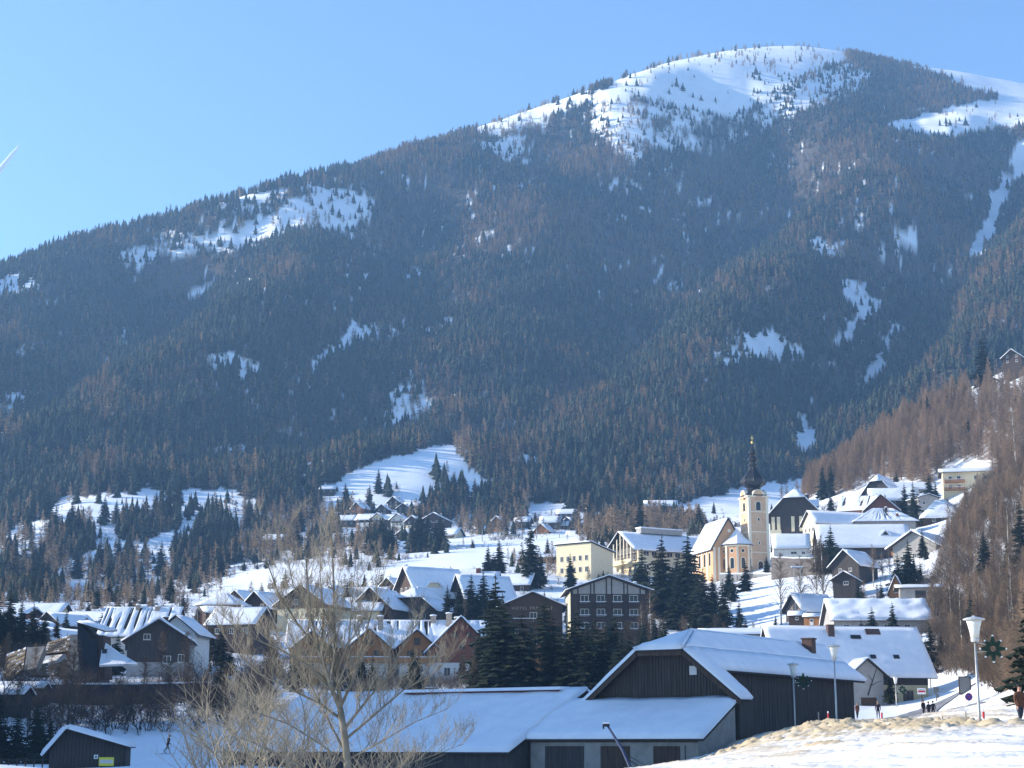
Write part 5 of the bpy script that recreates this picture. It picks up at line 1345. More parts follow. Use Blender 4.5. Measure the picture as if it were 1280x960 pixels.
house('hipped white-roofed house with ribbed snow above the blue-roofed barn', 1104, 668, 545, 13, 19, 3.8, 8.2, rot=86, wall='grey', roof='hip', snow=.25, rough=.5, streak=.55, res=.3, chims=[(-2, -1, 6.6, 1.8, .8, 'brick_dark'), (-5, -4, 5, 1, .7, 'red_wood')], wins=rows('L', (-6, -2, 2, 6), (1.2,)))
house('farmhouse with striped snow roof and orange wall right of the half-hipped barn', 1080, 650, 600, 11, 14, 3.4, 8.4, rot=62, wall='orange_wood', snow=.16, rough=.5, streak=.6, res=.3, wins=rows('F', (-2, 2), (1.2,)))
house('red gabled house with steep roof in the upper village', 1103, 648, 590, 11, 12, 2.4, 7.4, rot=-14, wall='red_wood', wins=rows('F', (-2, 2), (1.0,)))
house('tall dark barn gable with white peak above the striped farm roof', 1106, 640, 625, 14, 16, 4.2, 13.2, rot=-30, wall='old_wood', hip=2.2, snow=.25, wins=[('F', -1.2, 5.0, 2.0, 2.2)])
house('low house with thick bright snow roof left of the slim spruces in the upper village', 1117, 637, 608, 10, 16, 3.0, 7.0, rot=82, wall='brown_wood', snow=.8, rough=.5, wins=rows('L', (-4, 0, 4), (1.0,)))
house('long flat building with pale blue snow roof under the larch wood', 1150, 624, 640, 9, 24, 3.4, 6.2, rot=88, wall='grey', wins=rows('L', (-8, -4, 0, 4, 8), (1.0,), 1.4, 1.2))
house('grey cube house with shallow gable right of the upper village spruces', 1155, 648, 585, 8, 9, 6.6, 7.8, rot=12, wall='grey', o=.4, of=.6, wins=rows('F', (-2, 2), (1.2, 4.2), 1.1, 1.2))
house('snow-heaped hipped roof house at the right end of the upper village', 1178, 656, 560, 10, 13, 2.4, 7.6, rot=80, wall='brown_wood', roof='hip', snow=.7, rough=.6, wins=rows('L', (-3, 0, 3), (.6,), 1.2, 1))
t = house('hillside hotel with orange balconies and flat white roof among the larches', 1209, 618, 605, 12, 17, 7.4, 8.8, rot=78, wall='cream', o=1.3, of=1.3, snow=.7, name='hillside_hotel', cat='hotel',
      wins=rows('L', (-6, -3, 3, 6.4), (1.2, 4.4), 1.3, 1.5), bals=[('L', -4.5, z, 7, 1.5, 'orange_wood') for z in (.8, 3.6)])
house('cabin with bright white left slope and dark plank gable among birches', 1069, 722, 440, 8, 9.5, 3.0, 6.6, rot=-42, wall='old_wood', o=.9, of=.9, snow=.35, name='cabin', cat='cabin', wins=rows('F', (-1.5, 1.5), (1.2,), .9, .9))
house('small low dark cabin below the white-sloped cabin', 1058, 735, 418, 5.6, 6, 1.9, 3.6, rot=-20, wall='old_wood', o=.6, of=.6, snow=.3, name='cabin', cat='cabin', wins=[('F', 0.4, .5, 1.2, .9)], chims=[(-1.6, 1, 3.0, .7, .5, 'cream', False)])
house('house with orange balconies and thick white roof behind the dark garden spruces', 1158, 706, 475, 13, 15, 4.8, 8.6, rot=-38, wall='grey', upper='orange_wood', upz=1.2, cladf='L', o=1.6, of=1.4, snow=.6, rough=.5,
      wins=rows('L', (-4, 0, 4), (1.6,), 1.4, 1.4) + rows('F', (-3, 0, 3), (1.4,), 1.1, 1.2), bals=[('L', 0, 2.8, 12, 1.3, 'orange_wood')])
house('tiny steep-roofed wooden shelter with lit side beside the garden spruces', 1121, 746, 398, 3.4, 4, .8, 4.6, rot=-16, wall='orange_wood', o=.3, of=.5, snow=.25, name='cabin', cat='shelter', wins=[('F', 0, .8, .8, .9)])
house('flat blue-roofed garage behind the garden spruces', 1150, 752, 385, 7, 9, 2.8, 3.4, rot=80, wall='grey', snow=.35, doors=[('L', 0, 0, 2.4, 2.2, 'brown_wood')], name='garage', cat='garage')
t = house('large low building with lumpy bright snow roof above the roadside house', 1095, 793, 345, 14, 19, 2.6, 6.6, rot=88, wall='grey', o=.9, of=.8, snow=.55, rough=.7, res=.8, wins=rows('L', (-7, -3, 1, 5), (.6,), 1.2, 1.0), name='low_building', cat='building')
house('snow-buried shed roof with dark right gable on the bank below the retaining wall', 1012, 770, 402, 6, 9.5, 1.4, 4.6, rot=-58, wall='stone', snow=.6, rough=.7, name='garden_shed', cat='shed', wins=[('F', 0, .8, .8, .8)])
house('tiny orange playhouse with flat snow roof on the snowy bank', 1016, 782, 376, 2.6, 3.4, 1.8, 2.3, rot=70, wall='orange_wood', o=.3, of=.3, snow=.3, name='garden_shed', cat='shed', doors=[('L', 0, 0, .8, 1.4, 'frame_white')])
house('small brown hut with snow cap left of the orange playhouse', 997, 778, 382, 2.8, 3.6, 1.4, 2.1, rot=75, wall='brown_wood', o=.3, of=.3, snow=.35, name='garden_shed', cat='shed', wins=[('L', 0, .5, .7, .6)])
house('lone house with white roof high on the right hillside', 1268, 458, 735, 8, 9, 3.4, 6.6, rot=-28, wall='brown_wood', upper=None, wins=rows('F', (-2, 2), (1.0, 3.2), 1, 1.1), name='hill_house')
house('white flat roof strip directly behind the barn ridge', 930, 812, 300, 5, 15, 2.5, 3.3, rot=84, wall='grey', o=.6, of=.6, snow=.3, name='low_building', cat='building', doors=[('L', 0, 0, 1.4, 2, 'brown_wood')])
# ------------------------------------------------------------------ houses on the slope under the mountain
SLOPE = [
 (411, 612, 1050, 8, 9, 3.2, 5.4, 84, 'old_wood', 'single white-roofed farmhouse above the village at the clearing edge'),
 (451, 643, 985, 7, 9, 4.6, 7.6, -30, 'orange_wood', 'bright orange timber house at the upper left of the slope village'),
 (480, 645, 985, 7, 8, 4.2, 6.8, -15, 'brown_wood', 'cream-brown chalet directly right of the orange house on the slope'),
 (496, 635, 1010, 8, 9, 4.0, 7.0, -25, 'old_wood', 'topmost dark gable house below the open snow slope'),
 (506, 643, 990, 8, 8, 4.0, 6.6, -10, 'brown_wood', 'dark chalet with white gable edge under the topmost house on the slope'),
 (517, 639, 1000, 8, 10, 3.8, 6.2, 80, 'cream', 'white-roofed house at the upper right end of the slope village'),
 (435, 660, 935, 8, 10, 3.6, 6.2, 78, 'old_wood', 'leftmost blue-roofed house of the lower slope terrace'),
 (459, 661, 930, 8, 10, 4.6, 7.4, 70, 'white', 'second house from the left on the lower slope terrace'),
 (474, 663, 925, 7, 8, 5.0, 7.6, -12, 'cream', 'third house from the left on the lower slope terrace'),
 (487, 664, 925, 7, 9, 4.8, 7.2, 76, 'brown_wood', 'fourth house from the left on the lower slope terrace'),
 (500, 665, 920, 8, 9, 5.0, 7.8, -18, 'white', 'fifth house from the left on the lower slope terrace'),
 (519, 667, 915, 8, 9, 4.8, 7.6, -20, 'cream', 'house with sunlit gable left of the big slope hotel'),
 (546, 668, 915, 14, 13, 6.6, 10.0, -14, 'brown_wood', 'largest gabled hotel on the slope with rows of balconies'),
 (512, 682, 870, 10, 10, 3.8, 6.4, -40, 'brown_wood', 'twin-roofed chalet in front of the slope village'),
 (563, 685, 865, 9, 11, 5.2, 8.2, 65, 'cream', 'cream house with white roof at the lower right of the slope village'),
 (624, 667, 895, 8, 9, 4.0, 7.4, -18, 'orange_wood', 'orange gable house alone right of the slope hotel'),
 (689, 668, 870, 9, 10, 4.4, 7.4, 78, 'old_wood', 'dark house with square white roof under the shaded snowfield'),
 (681, 677, 845, 8, 9, 3.2, 6.6, -24, 'orange_wood', 'orange gable chalet below the dark square-roofed house'),
 (709, 649, 930, 7, 10, 3.2, 5.4, 80, 'brown_wood', 'topmost long roof at the right group below the shaded snowfield'),
 (714, 667, 880, 7, 8, 3.6, 6.2, -30, 'old_wood', 'blue-shadowed gable house at the right end of the right group'),
 (703, 668, 872, 5, 6, 2.8, 4.6, 75, 'brown_wood', 'small white-roofed hut between the right group houses'),
 (720, 682, 830, 7, 8, 2.6, 5.0, 70, 'white', 'low white roof above the cream block at the right group'),
 (654, 664, 900, 7, 8, 3.2, 5.6, 72, 'old_wood', 'low brown house between the lone orange gable and the right group'),
 (346, 675, 850, 9, 11, 3.2, 5.6, 80, 'brown_wood', 'lone brown farmhouse with white roof above the foreground tree'),
 (826, 646, 945, 9, 18, 4.2, 7.2, 86, 'red_wood', 'long house with three small dormers at the forest foot left of the church'),
 (866, 652, 905, 8, 9, 3.4, 6.4, -26, 'old_wood', 'dark gabled house below the snowfield left of the church'),
 (836, 655, 890, 5, 7, 2.6, 4.0, 80, 'white', 'small white hut in front of the dormered long house'),
 (762, 684, 800, 6, 9, 2.8, 4.8, 70, 'brown_wood', 'snowy low roof among bare trees behind the cream hall'),
 (602, 676, 885, 7, 8, 3.4, 5.6, 74, 'white', 'pale house among bare trees right of the slope hotel'),
 (476, 684, 870, 6, 7, 2.6, 4.6, -30, 'brown_wood', 'small dark hut left of the twin-roofed chalet'),
 (752, 660, 870, 6, 7, 2.4, 4.2, 70, 'old_wood', 'half-hidden roof in the bare wood behind the cream block'),
 (1275, 470, 745, 5, 6, 2.2, 4.0, 60, 'brown_wood', 'small shed below the lone house on the right hillside'),
]
for i, (px, pb, d, W, L, He, Hr, rot, wm, lab) in enumerate(SLOPE):
    rr = random.Random(i)
    W, L, He, Hr = W * .95, L * .95, He * .9, Hr * .95
    ws = []
    fcs = 'FL' if rot < 0 else 'LF'
    main = 'F' if abs(rot) < 50 else 'L'
    span = W if main == 'F' else L
    nwin = max(2, int(span / 3.0))
    for z in ((1.0, He * .55 + 1.0) if He > 3.5 else (1.0,)):
        for k in range(nwin): ws.append((main, -span / 2 + span * (k + .5) / nwin, z, 1.0, 1.2))
    ws += [('L' if main == 'F' else 'F', 0, 1.0, 1.0, 1.2)]
    p = P(px, pb, d); g = hz(p.x, p.y)
    up = ('brown_wood' if wm in ('white', 'cream') and i % 2 else None)
    t = house(lab, px, pb, d, W, L, He, Hr, rot=rot, wall=wm, upper=up, upz=He * .55, wins=ws, res=2.2, snow=.45, rough=.4, group='houses on the slope below the mountain', ground=max(p.z - 3, min(p.z + 2, g)) ,
              bals=[(main, 0, He * .5 + .4, span * .8, 1.0, 'brown_wood')] if He > 4.4 else (), chims=[(W * .15, L * .1, Hr - .6, 1.1, .7)])
# ------------------------------------------------------------------ single spruces in the village (x, foot y, tip y, distance, label)
for (px, pb, pt, d, lab) in [
 (829, 772, 667, 430, 'tall dark spruce in front of the long cream hall, left of a pair'),
 (862, 775, 664, 428, 'tallest dark spruce in front of the hall roof, beside the church choir'),
 (803, 745, 684, 445, 'slender spruce before the glazed gable of the cream hall'),
 (846, 790, 715, 415, 'dark spruce filling the gap below the two tall hall spruces'),
 (880, 800, 708, 402, 'broad spruce below the church nave, left of the snowy bank'),
 (905, 802, 722, 398, 'spruce below the church choir, middle of the bank edge trio'),
 (925, 800, 748, 400, 'short spruce at the snowy bank edge, right of the trio'),
 (891, 750, 716, 440, 'small spruce tip directly below the church nave windows'),
 (912, 750, 704, 470, 'small spruce standing close under the church choir'),
 (933, 752, 700, 470, 'narrow spruce in front of the choir right side'),
 (970, 792, 768, 385, 'tiny young spruce on the snowy bank below the retaining wall'),
 (619, 872, 716, 255, 'large dark spruce right of the red end gable of the apartment row'),
 (640, 874, 770, 250, 'dark spruce crowded against the large one beside the apartment row'),
 (600, 876, 790, 246, 'low dark spruce at the left foot of the central spruce clump'),
 (663, 876, 792, 244, 'low spruce between the two taller ones of the central clump'),
 (681, 874, 738, 262, 'spruce covering the right half of the lettered hotel'),
 (700, 878, 790, 244, 'shorter spruce in the middle of the central clump under the hotels'),
 (722, 878, 757, 250, 'dark spruce in front of the half-timbered hotel left half'),
 (744, 880, 770, 246, 'dark spruce before the half-timbered hotel middle windows'),
 (768, 882, 765, 250, 'dark spruce before the half-timbered hotel right half'),
 (784, 884, 800, 240, 'low spruce at the right end of the central clump by the birch'),
 (628, 880, 740, 238, 'near dark spruce closing the gap right of the large central one'),
 (652, 880, 760, 236, 'near dark spruce before the lettered hotel'),
 (690, 882, 762, 236, 'near dark spruce in the thick of the central clump'),
 (712, 882, 775, 234, 'near low spruce under the half-timbered hotel left corner'),
 (733, 884, 782, 232, 'near low spruce under the half-timbered hotel middle'),
 (757, 884, 775, 234, 'near dark spruce under the half-timbered hotel right windows'),
 (776, 886, 790, 230, 'near low spruce touching the barn verge'),
 (610, 880, 800, 236, 'near low spruce at the foot of the red end gable'),
 (848, 765, 690, 440, 'spruce squeezed between the two tallest hall spruces'),
 (872, 785, 712, 420, 'spruce between the hall pair and the bank edge trio'),
 (663, 727, 654, 500, 'tall lone spruce rising against the village meadow'),
 (676, 727, 690, 505, 'shorter spruce leaning on the tall lone meadow spruce'),
 (624, 716, 672, 520, 'right one of two spruces before the bright meadow'),
 (610, 718, 680, 520, 'left one of two spruces before the bright meadow'),
 (604, 780, 712, 420, 'dark spruce left of the lettered hotel, right of the row'),
 (589, 780, 716, 420, 'dark spruce in the middle of the row beside the steep brown gable'),
 (574, 782, 728, 416, 'shorter dark spruce in the row below the arched dormer'),
 (559, 782, 730, 418, 'leftmost dark spruce of the row below the arched dormer'),
 (617, 790, 730, 400, 'dark spruce between the steep gable house and the lettered hotel'),
 (713, 736, 690, 500, 'thin spruce before the windows of the cream block'),
 (433, 775, 722, 430, 'bushy spruce behind the bare foreground tree'),
 (416, 778, 735, 430, 'smaller spruce left of the bushy one behind the bare tree'),
 (1040, 712, 655, 470, 'spruce in front of the left end of the blue-roofed barn'),
 (1027, 712, 668, 472, 'narrow spruce left of the blue-roofed barn gable'),
 (1138, 752, 672, 410, 'large garden spruce below the house with orange balconies'),
 (1124, 752, 690, 408, 'garden spruce left of the large one under the orange balconies'),
 (1152, 745, 700, 412, 'low garden spruce right of the large one under the orange balconies'),
 (1131, 752, 718, 396, 'small spruce beside the tiny steep-roofed shelter'),
 (1144, 670, 600, 560, 'dark slender spruce beside the hipped ribbed roof in the upper village'),
 (1132, 648, 603, 590, 'thin spruce left of the slender one in the upper village'),
 (1163, 640, 590, 600, 'spruce in front of the long flat building under the larches'),
 (1171, 642, 600, 598, 'short spruce beside the hillside hotel'),
 (1165, 850, 778, 285, 'dark spruce at the right end of the roadside house roof'),
 (1178, 840, 790, 290, 'small spruce with snow patches behind the roadside house'),
 (1113, 872, 842, 252, 'small decorated spruce against the wall of the roadside house'),
 (1190, 560, 485, 760, 'dark spruce among the larches left of the lone hill house'),
 (1166, 560, 494, 790, 'darkest spruce among the spur larches'),
 (1130, 560, 506, 800, 'small spruce between spur larches near the crest'),
 (1043, 610, 560, 790, 'spruce at the lower left edge of the larch spur'),
 (1230, 470, 415, 760, 'spruce left of the lone house on the right hillside'),
 (228, 776, 738, 480, 'thin dark spruce standing alone behind the left chalets'),
 (146, 772, 734, 520, 'dark spruce behind the streaked snow roof'),
]:
    tree_px(SPRUCE, px, pb, pt, d, 'spruce', lab, group='spruces of the village', wide=1.45 if 590 < px < 800 and d < 270 else 1.25)
t = tree_px(SPRUCE, 1302, 905, 715, 100, 'spruce', 'spruce reaching in from the right edge behind the walking person', group='spruces of the village', wide=1.3)
for i, (px, pb, pt, d) in enumerate([(-8, 800, 732, 300), (10, 802, 738, 304), (25, 803, 748, 306), (40, 804, 752, 310), (54, 805, 764, 312), (70, 806, 768, 316), (-24, 800, 725, 298), (2, 806, 760, 298)]):
    tree_px(SPRUCE, px, pb, pt, d, 'spruce', ['second tallest shaded spruce of the clump cut by the left edge', 'broad shaded spruce in the left edge clump beside the cut one', 'third shaded spruce from the left edge above the red-walled house', 'fourth shaded spruce from the left edge above the chalets', 'fifth shaded spruce from the left edge above the chalets', 'lowest shaded spruce at the right end of the left edge clump', 'tallest shaded spruce of the clump mostly outside the left edge', 'small shaded spruce in front of the left edge clump'][i], group='spruce clump at the left edge', drop=False, wide=1.3)
# unseen trees added on the knoll beyond the left edge to shade the valley floor
KPROTO = bpy.data.collections.new('knoll_tree_shapes')
for i in range(4): KPROTO.objects.link(bpy.data.objects.new('k_%d' % i, SPRUCE[i][1]))
kn = 96; kx = -86 - 30 * RNG.random(kn); ky = 126 + 94 * (np.arange(kn) + RNG.random(kn)) / kn; kh = RNG.uniform(22, 28, kn)
o = scatter_object('knoll_shade_wood', np.stack([kx, ky, H(kx, ky) - .3], -1), np.stack([kh * 1.25, kh * 1.25, kh], -1), RNG.uniform(0, 6, kn), RNG.integers(0, 4, kn), KPROTO)
tag(o, 'unseen spruce wood added on the knoll beyond the left edge to shade the valley floor', 'wood', kind='stuff')
# birches and small bare trees
for (px, pb, pt, d, lab) in [
 (814, 812, 733, 330, 'birch with white trunk and brown twigs right of the half-timbered hotel'),
 (803, 810, 752, 332, 'small brown birch leaning before the half-timbered hotel corner'),
 (977, 792, 690, 400, 'thin leaning birch before the retaining wall, leftmost'),
 (1002, 788, 694, 402, 'thin birch before the retaining wall near its right end'),
 (1023, 782, 672, 410, 'tall birch at the right end of the retaining wall'),
 (1031, 778, 668, 412, 'twin birch beside the tall one right of the retaining wall'),
 (1092, 735, 680, 425, 'birch right of the white-sloped cabin'),
 (1104, 732, 690, 440, 'small bare birch in front of the dark barn wall'),
 (1113, 732, 686, 440, 'small bare birch between barn wall and garden spruces'),
 (1193, 690, 640, 470, 'birch at the lower edge of the right hillside'),
 (880, 770, 715, 405, 'brown birch among the spruces below the church'),
 (245, 830, 752, 330, 'tall brown birch right of the left chalets'),
 (257, 835, 768, 325, 'bare brown tree beside the tall birch right of the left chalets'),
 (1269, 560, 505, 560, 'white-stemmed birch standing on the right hillside'),
 (1193, 530, 478, 740, 'pale birch on the spur crest'),
]:
    tree_px(BIRCH, px, pb, pt, d, 'birch', lab, group='birches of the village')
for i in range(26):
    r = random.Random(700 + i)
    px = 735 + r.random() * 150 if i < 10 else (560 + r.random() * 180 if i < 18 else 930 + r.random() * 90)
    pb = 668 + r.random() * 10 if i < 18 else 654; d = 780 if i < 18 else 800
    p = P(px, pb, d); tree(BIRCH, (p.x, p.y, hz(p.x, p.y) - .2), 9 + 6 * r.random(), 'bare_tree', 'hazy bare brown tree between the meadows and the mountain foot', group='bare trees at the mountain foot', wide=1.4)
# dark bare trees along the stream in the shaded valley
for i in range(34):
    r = random.Random(800 + i); px = -5 + i * 10.2 + r.random() * 8; d = 205 + 45 * r.random()
    p = P(px, 900, d); h = 5.5 + 4 * r.random()
    tree(BARE, (p.x, p.y, hz(p.x, p.y) - .1), h, 'bare_tree', 'dark bare tree in the shaded strip along the valley meadow', group='dark bare trees by the valley meadow', wide=1.1)
for i in range(30):
    r = random.Random(850 + i); px = -10 + i * 11.6 + r.random() * 9; d = 215 + 60 * r.random()
    p = P(px, 890, d)
    tree(HEDGE, (p.x, p.y, hz(p.x, p.y) - .1), 2.4 + 2.4 * r.random(), 'bush', 'leafless dark bush in the shaded strip along the valley meadow', cat='bush', group='dark bushes by the valley meadow', wide=1.5)
for i in range(14):
    r = random.Random(880 + i); px = 430 + i * 13 + r.random() * 9; d = 270 + 50 * r.random()
    p = P(px, 870, d)
    tree(HEDGE if i % 3 else PALE, (p.x, p.y, hz(p.x, p.y) - .1), 2.2 + 2.4 * r.random(), 'bush', 'leafless bush in the garden strip between shed roof and apartment row', cat='bush', group='garden bushes before the apartment row', wide=1.5)
tree_px(SPRUCE, 275, 868, 800, 235, 'spruce', 'dark narrow conifer left of the bare foreground tree in the shade', wide=.8)
for i, (px, pb, h) in enumerate([(20, 935, 6), (45, 935, 7), (-5, 935, 8), (62, 930, 5)]):
    p = P(px, pb, 178); tree(SPRUCE, (p.x, p.y, hz(p.x, p.y) - .2), h, 'spruce', ['second shaded conifer from the left behind the plank hut', 'tallest shaded conifer next to the plank hut roof', 'shaded conifer cut by the left edge beside the rail fence', 'smallest shaded conifer directly behind the plank hut gable'][i], group='conifers behind the plank hut', wide=1.4)

# ------------------------------------------------------------------ larch wood on the right spur and brown brush on the near hillside
SPUR = [(1004, 626), (1030, 585), (1060, 566), (1110, 545), (1160, 520), (1200, 500), (1230, 488), (1262, 490), (1300, 484), (1300, 640), (1250, 622), (1246, 590), (1200, 578), (1176, 588), (1170, 614), (1140, 606), (1085, 604), (1062, 618), (1040, 624)]
sp = scatter_points(560, 900, 4.6, .45); sz = H(sp[:, 0], sp[:, 1]); sx, sy = project(sp[:, 0], sp[:, 1], sz)
ok = inpoly(sx, sy, SPUR) & (RNG.random(len(sp)) < np.clip(.97 - .55 * ((sx > 1190) & (sy < 505)), 0, 1)); sp = sp[ok]; sz = sz[ok]
order = np.argsort(sp[:, 1]); sp = sp[order]; sz = sz[order]
print('spur larches', len(sp))
LPROTO = bpy.data.collections.new('larch_shapes')
for i, (tm, cm) in enumerate(LARCH):
    o = bpy.data.objects.new('l_%d' % i, cm); LPROTO.objects.link(o)
for i in range(3):
    LPROTO.objects.link(bpy.data.objects.new('m_%d' % i, BRUSH[i][1]))
sel = np.linspace(0, len(sp) - 1, min(150, len(sp))).astype(int); selset = set(sel.tolist())
for i in sel:
    h = 12 + 6 * random.random()
    if i % 11 == 3:
        tree(SPRUCE, (sp[i, 0], sp[i, 1], sz[i] - .3), h, 'spruce', 'dark spruce scattered among the bare larches on the right-hand spur', group='spruces among the spur larches'); continue
    tree(LARCH, (sp[i, 0], sp[i, 1], sz[i] - .3), h, 'larch', 'bare reddish-brown larch of the wood on the right-hand spur', group='larches on the right spur', wide=1.05)
rest = np.array([i for i in range(len(sp)) if i not in selset])
if len(rest):
    hh = RNG.uniform(9, 17, len(rest)); 
    o = scatter_object('larch_wood', np.stack([sp[rest, 0], sp[rest, 1], sz[rest] - .3], -1), np.stack([hh * 1.1, hh * 1.1, hh], -1), RNG.uniform(0, 6, len(rest)), RNG.integers(0, 3, len(rest)), LPROTO)
    tag(o, 'thick of bare brown larches filling the right spur between single trees', 'wood', kind='stuff')
BRUSHP = [(1192, 655), (1205, 630), (1240, 600), (1300, 560), (1300, 868), (1262, 872), (1232, 862), (1222, 846), (1195, 846), (1168, 842), (1164, 800), (1160, 770), (1168, 720), (1180, 690)]
bp_ = np.concatenate([scatter_points(140, 300, 1.5, .45), scatter_points(300, 640, 2.2, .45)]); bz_ = H(bp_[:, 0], bp_[:, 1]); bx_, by_ = project(bp_[:, 0], bp_[:, 1], bz_)
ok = inpoly(bx_, by_, BRUSHP) & (bp_[:, 0] > 0) & (RNG.random(len(bp_)) < .93); bp_ = bp_[ok]; bz_ = bz_[ok]
print('brush', len(bp_))
hh = RNG.uniform(2.5, 7, len(bp_)) * np.where(bp_[:, 1] > 300, 1.15, .9)
wv = hh * RNG.uniform(.9, 1.3, len(bp_))
o = scatter_object('hillside_brush', np.stack([bp_[:, 0], bp_[:, 1], bz_ - .2], -1), np.stack([wv, wv, hh], -1), RNG.uniform(0, 6, len(bp_)), np.where(RNG.random(len(bp_)) < .2, RNG.integers(0, 3, len(bp_)), RNG.integers(3, 6, len(bp_))), LPROTO)
tag(o, 'tangle of leafless brown brush covering the near right hillside', 'brush', kind='stuff')
for i in range(30):
    r = random.Random(950 + i)
    for _ in range(40):
        px, py = 1165 + 120 * r.random(), 640 + 220 * r.random()
        if inpoly(np.array([px]), np.array([py]), BRUSHP)[0]: break
    p = hit(px, py, 140, 640)
    tree(LARCH if i % 2 else BIRCH, (p.x, p.y, p.z - .3), 8 + 6 * r.random(), 'bare_tree', 'leafless tree rising above the brown brush on the near right hillside', group='bare trees on the near right hillside')
for i, (px, pb, pt, d) in enumerate([(1232, 720, 660, 370), (1262, 740, 670, 330), (1248, 700, 640, 400), (1278, 700, 620, 330), (1215, 800, 740, 300)]):
    tree_px(SPRUCE, px, pb, pt, d, 'spruce', 'dull green conifer mixed into the brown brush on the right hillside', group='conifers in the hillside brush')

# ------------------------------------------------------------------ bare tree in the foreground
TD = 46.0
tb_ = P(437, 1010, TD)
ft = thing('bare_foreground_tree', 'large leafless sunlit tree with many whippy branches in the foreground', 'tree', (tb_.x, TD, tb_.z - .4))
LIMBS = [([(437, 1030), (434, 950), (430, 915), (425, 885)], .115, .085, 0), ([(425, 885), (412, 855), (400, 815), (388, 770), (384, 720), (380, 668)], .075, .012, -.3), ([(425, 885), (422, 840), (418, 790), (417, 730), (415, 680), (412, 642)], .07, .010, .2),
 ([(400, 815), (372, 780), (347, 740), (333, 700), (326, 668)], .04, .008, -.6), ([(412, 855), (385, 832), (350, 812), (310, 795), (276, 768)], .045, .008, -.9), ([(425, 885), (441, 850), (455, 800), (468, 752), (476, 705)], .05, .008, .7),
 ([(430, 912), (455, 880), (480, 850), (500, 815), (522, 778)], .045, .008, -.5), ([(431, 925), (470, 892), (505, 862), (542, 842), (570, 812)], .04, .007, .5), ([(428, 900), (400, 880), (360, 860), (320, 840), (288, 806), (268, 770)], .045, .007, .4),
 ([(434, 950), (480, 925), (520, 902), (560, 886)], .03, .006, -.6), ([(434, 955), (400, 930), (360, 905), (318, 890), (282, 870)], .035, .006, -.7), ([(400, 815), (405, 770), (400, 720), (402, 670)], .035, .006, .6), ([(422, 840), (436, 800), (440, 750), (446, 690)], .035, .006, -.8),
 ([(434, 945), (410, 900), (380, 840), (362, 790), (352, 745)], .035, .006, .9), ([(437, 985), (380, 960), (320, 930), (260, 905)], .035, .006, .2), ([(437, 985), (490, 962), (540, 945), (580, 930)], .025, .005, .3), ([(388, 770), (366, 730), (358, 690), (356, 655)], .025, .005, -.4)]
trunk_b = MB(); limb_b = MB(); twig_b = MB()
rt = np.random.default_rng(77)
def lp(px, py, dz): 
    p = P(px, py, TD + dz); return Vector((p.x - tb_.x, p.y - TD, p.z - (tb_.z - .4)))
def whip(p, d, L, rad, lv):
    n = 4 if lv == 0 else 3; pts = [p.copy()]; q = p.copy(); dd = d.copy()
    for i in range(n):
        dd = (dd + Vector((rt.normal() * .12, rt.normal() * .12, rt.normal() * .10 + (.16 if lv == 0 else .10)))).normalized()
        q = q + dd * L / n; pts.append(q.copy())
    twig_b.tube(pts, [rad * (1 - .72 * i / n) for i in range(n + 1)], 4 if lv == 0 else 3, cap=False)
    if lv >= 2: return
    for k in range(int((7, 5)[lv] * (.6 + .8 * rt.random()))):
        f = .2 + .78 * rt.random(); i = min(n - 1, int(f * n)); s = pts[i].lerp(pts[i + 1], f * n - i)
        a = rt.random() * 6.283
        side = Vector((math.cos(a), math.sin(a) * .8, .25 + .3 * rt.random()))
        whip(s, (dd * .8 + side * .65).normalized(), L * (.34 + .22 * rt.random()), max(.0035, rad * .5), lv + 1)
for pts, r0, r1, dz in LIMBS:
    n = len(pts); w = [lp(x, y, dz * (i / (n - 1)) * 1.6) for i, (x, y) in enumerate(pts)]
    rs = [r0 + (r1 - r0) * (i / (n - 1)) ** .8 for i in range(n)]
    if r0 > .1: trunk_b.tube(w, rs, 9); continue
    limb_b.tube(w, rs, 7)
    tot = sum((w[i + 1] - w[i]).length for i in range(n - 1)); cnt = int(tot / .11)
    for k in range(cnt):
        f = .12 + .88 * (k + rt.random()) / cnt; f = min(f, .999); i = int(f * (n - 1)); s = w[i].lerp(w[i + 1], f * (n - 1) - i)
        if s.z > lp(430, 745, 0).z and rt.random() < .62: continue
        dd = (w[i + 1] - w[i]).normalized(); a = rt.random() * 6.283
        d2 = (dd * .7 + Vector((math.cos(a) * .8, math.sin(a) * .8, .35))).normalized()
        whip(s, d2, (.55 + .75 * rt.random()) * (1.15 - .5 * f), max(.006, rs[i] * .35), 0)
trunk_b.build('trunk', 'pale_bark', ft, smooth=True)
cr_ = limb_b.build('crown', 'pale_bark', ft, smooth=True)
twig_b.build('twigs', 'twig', cr_)
for i, (px, d, h) in enumerate([(262, 52, 4.0), (300, 50, 5.0), (330, 55, 5.6), (285, 58, 4.6), (362, 54, 4.6), (318, 48, 3.4), (470, 52, 3.2), (505, 56, 2.6), (245, 60, 3.2), (395, 58, 4.2)]):
    p = P(px, 990, d)
    tree(PALE, (p.x, p.y, hz(p.x, p.y) - .1), h, 'sapling', ['pale sapling at the outer left of the foreground thicket', 'second pale sapling from the left in the foreground thicket', 'tallest pale sapling left of the foreground trunk', 'pale sapling between the two leftmost thicket stems', 'pale sapling close to the left of the foreground trunk', 'short pale sapling low in the foreground thicket', 'pale sapling just right of the foreground trunk', 'low pale sapling farthest right of the foreground trunk', 'small pale sapling before the valley meadow near the skier', 'pale sapling directly behind the foreground trunk'][i], cat='bush', group='pale saplings around the foreground tree', wide=1.0)

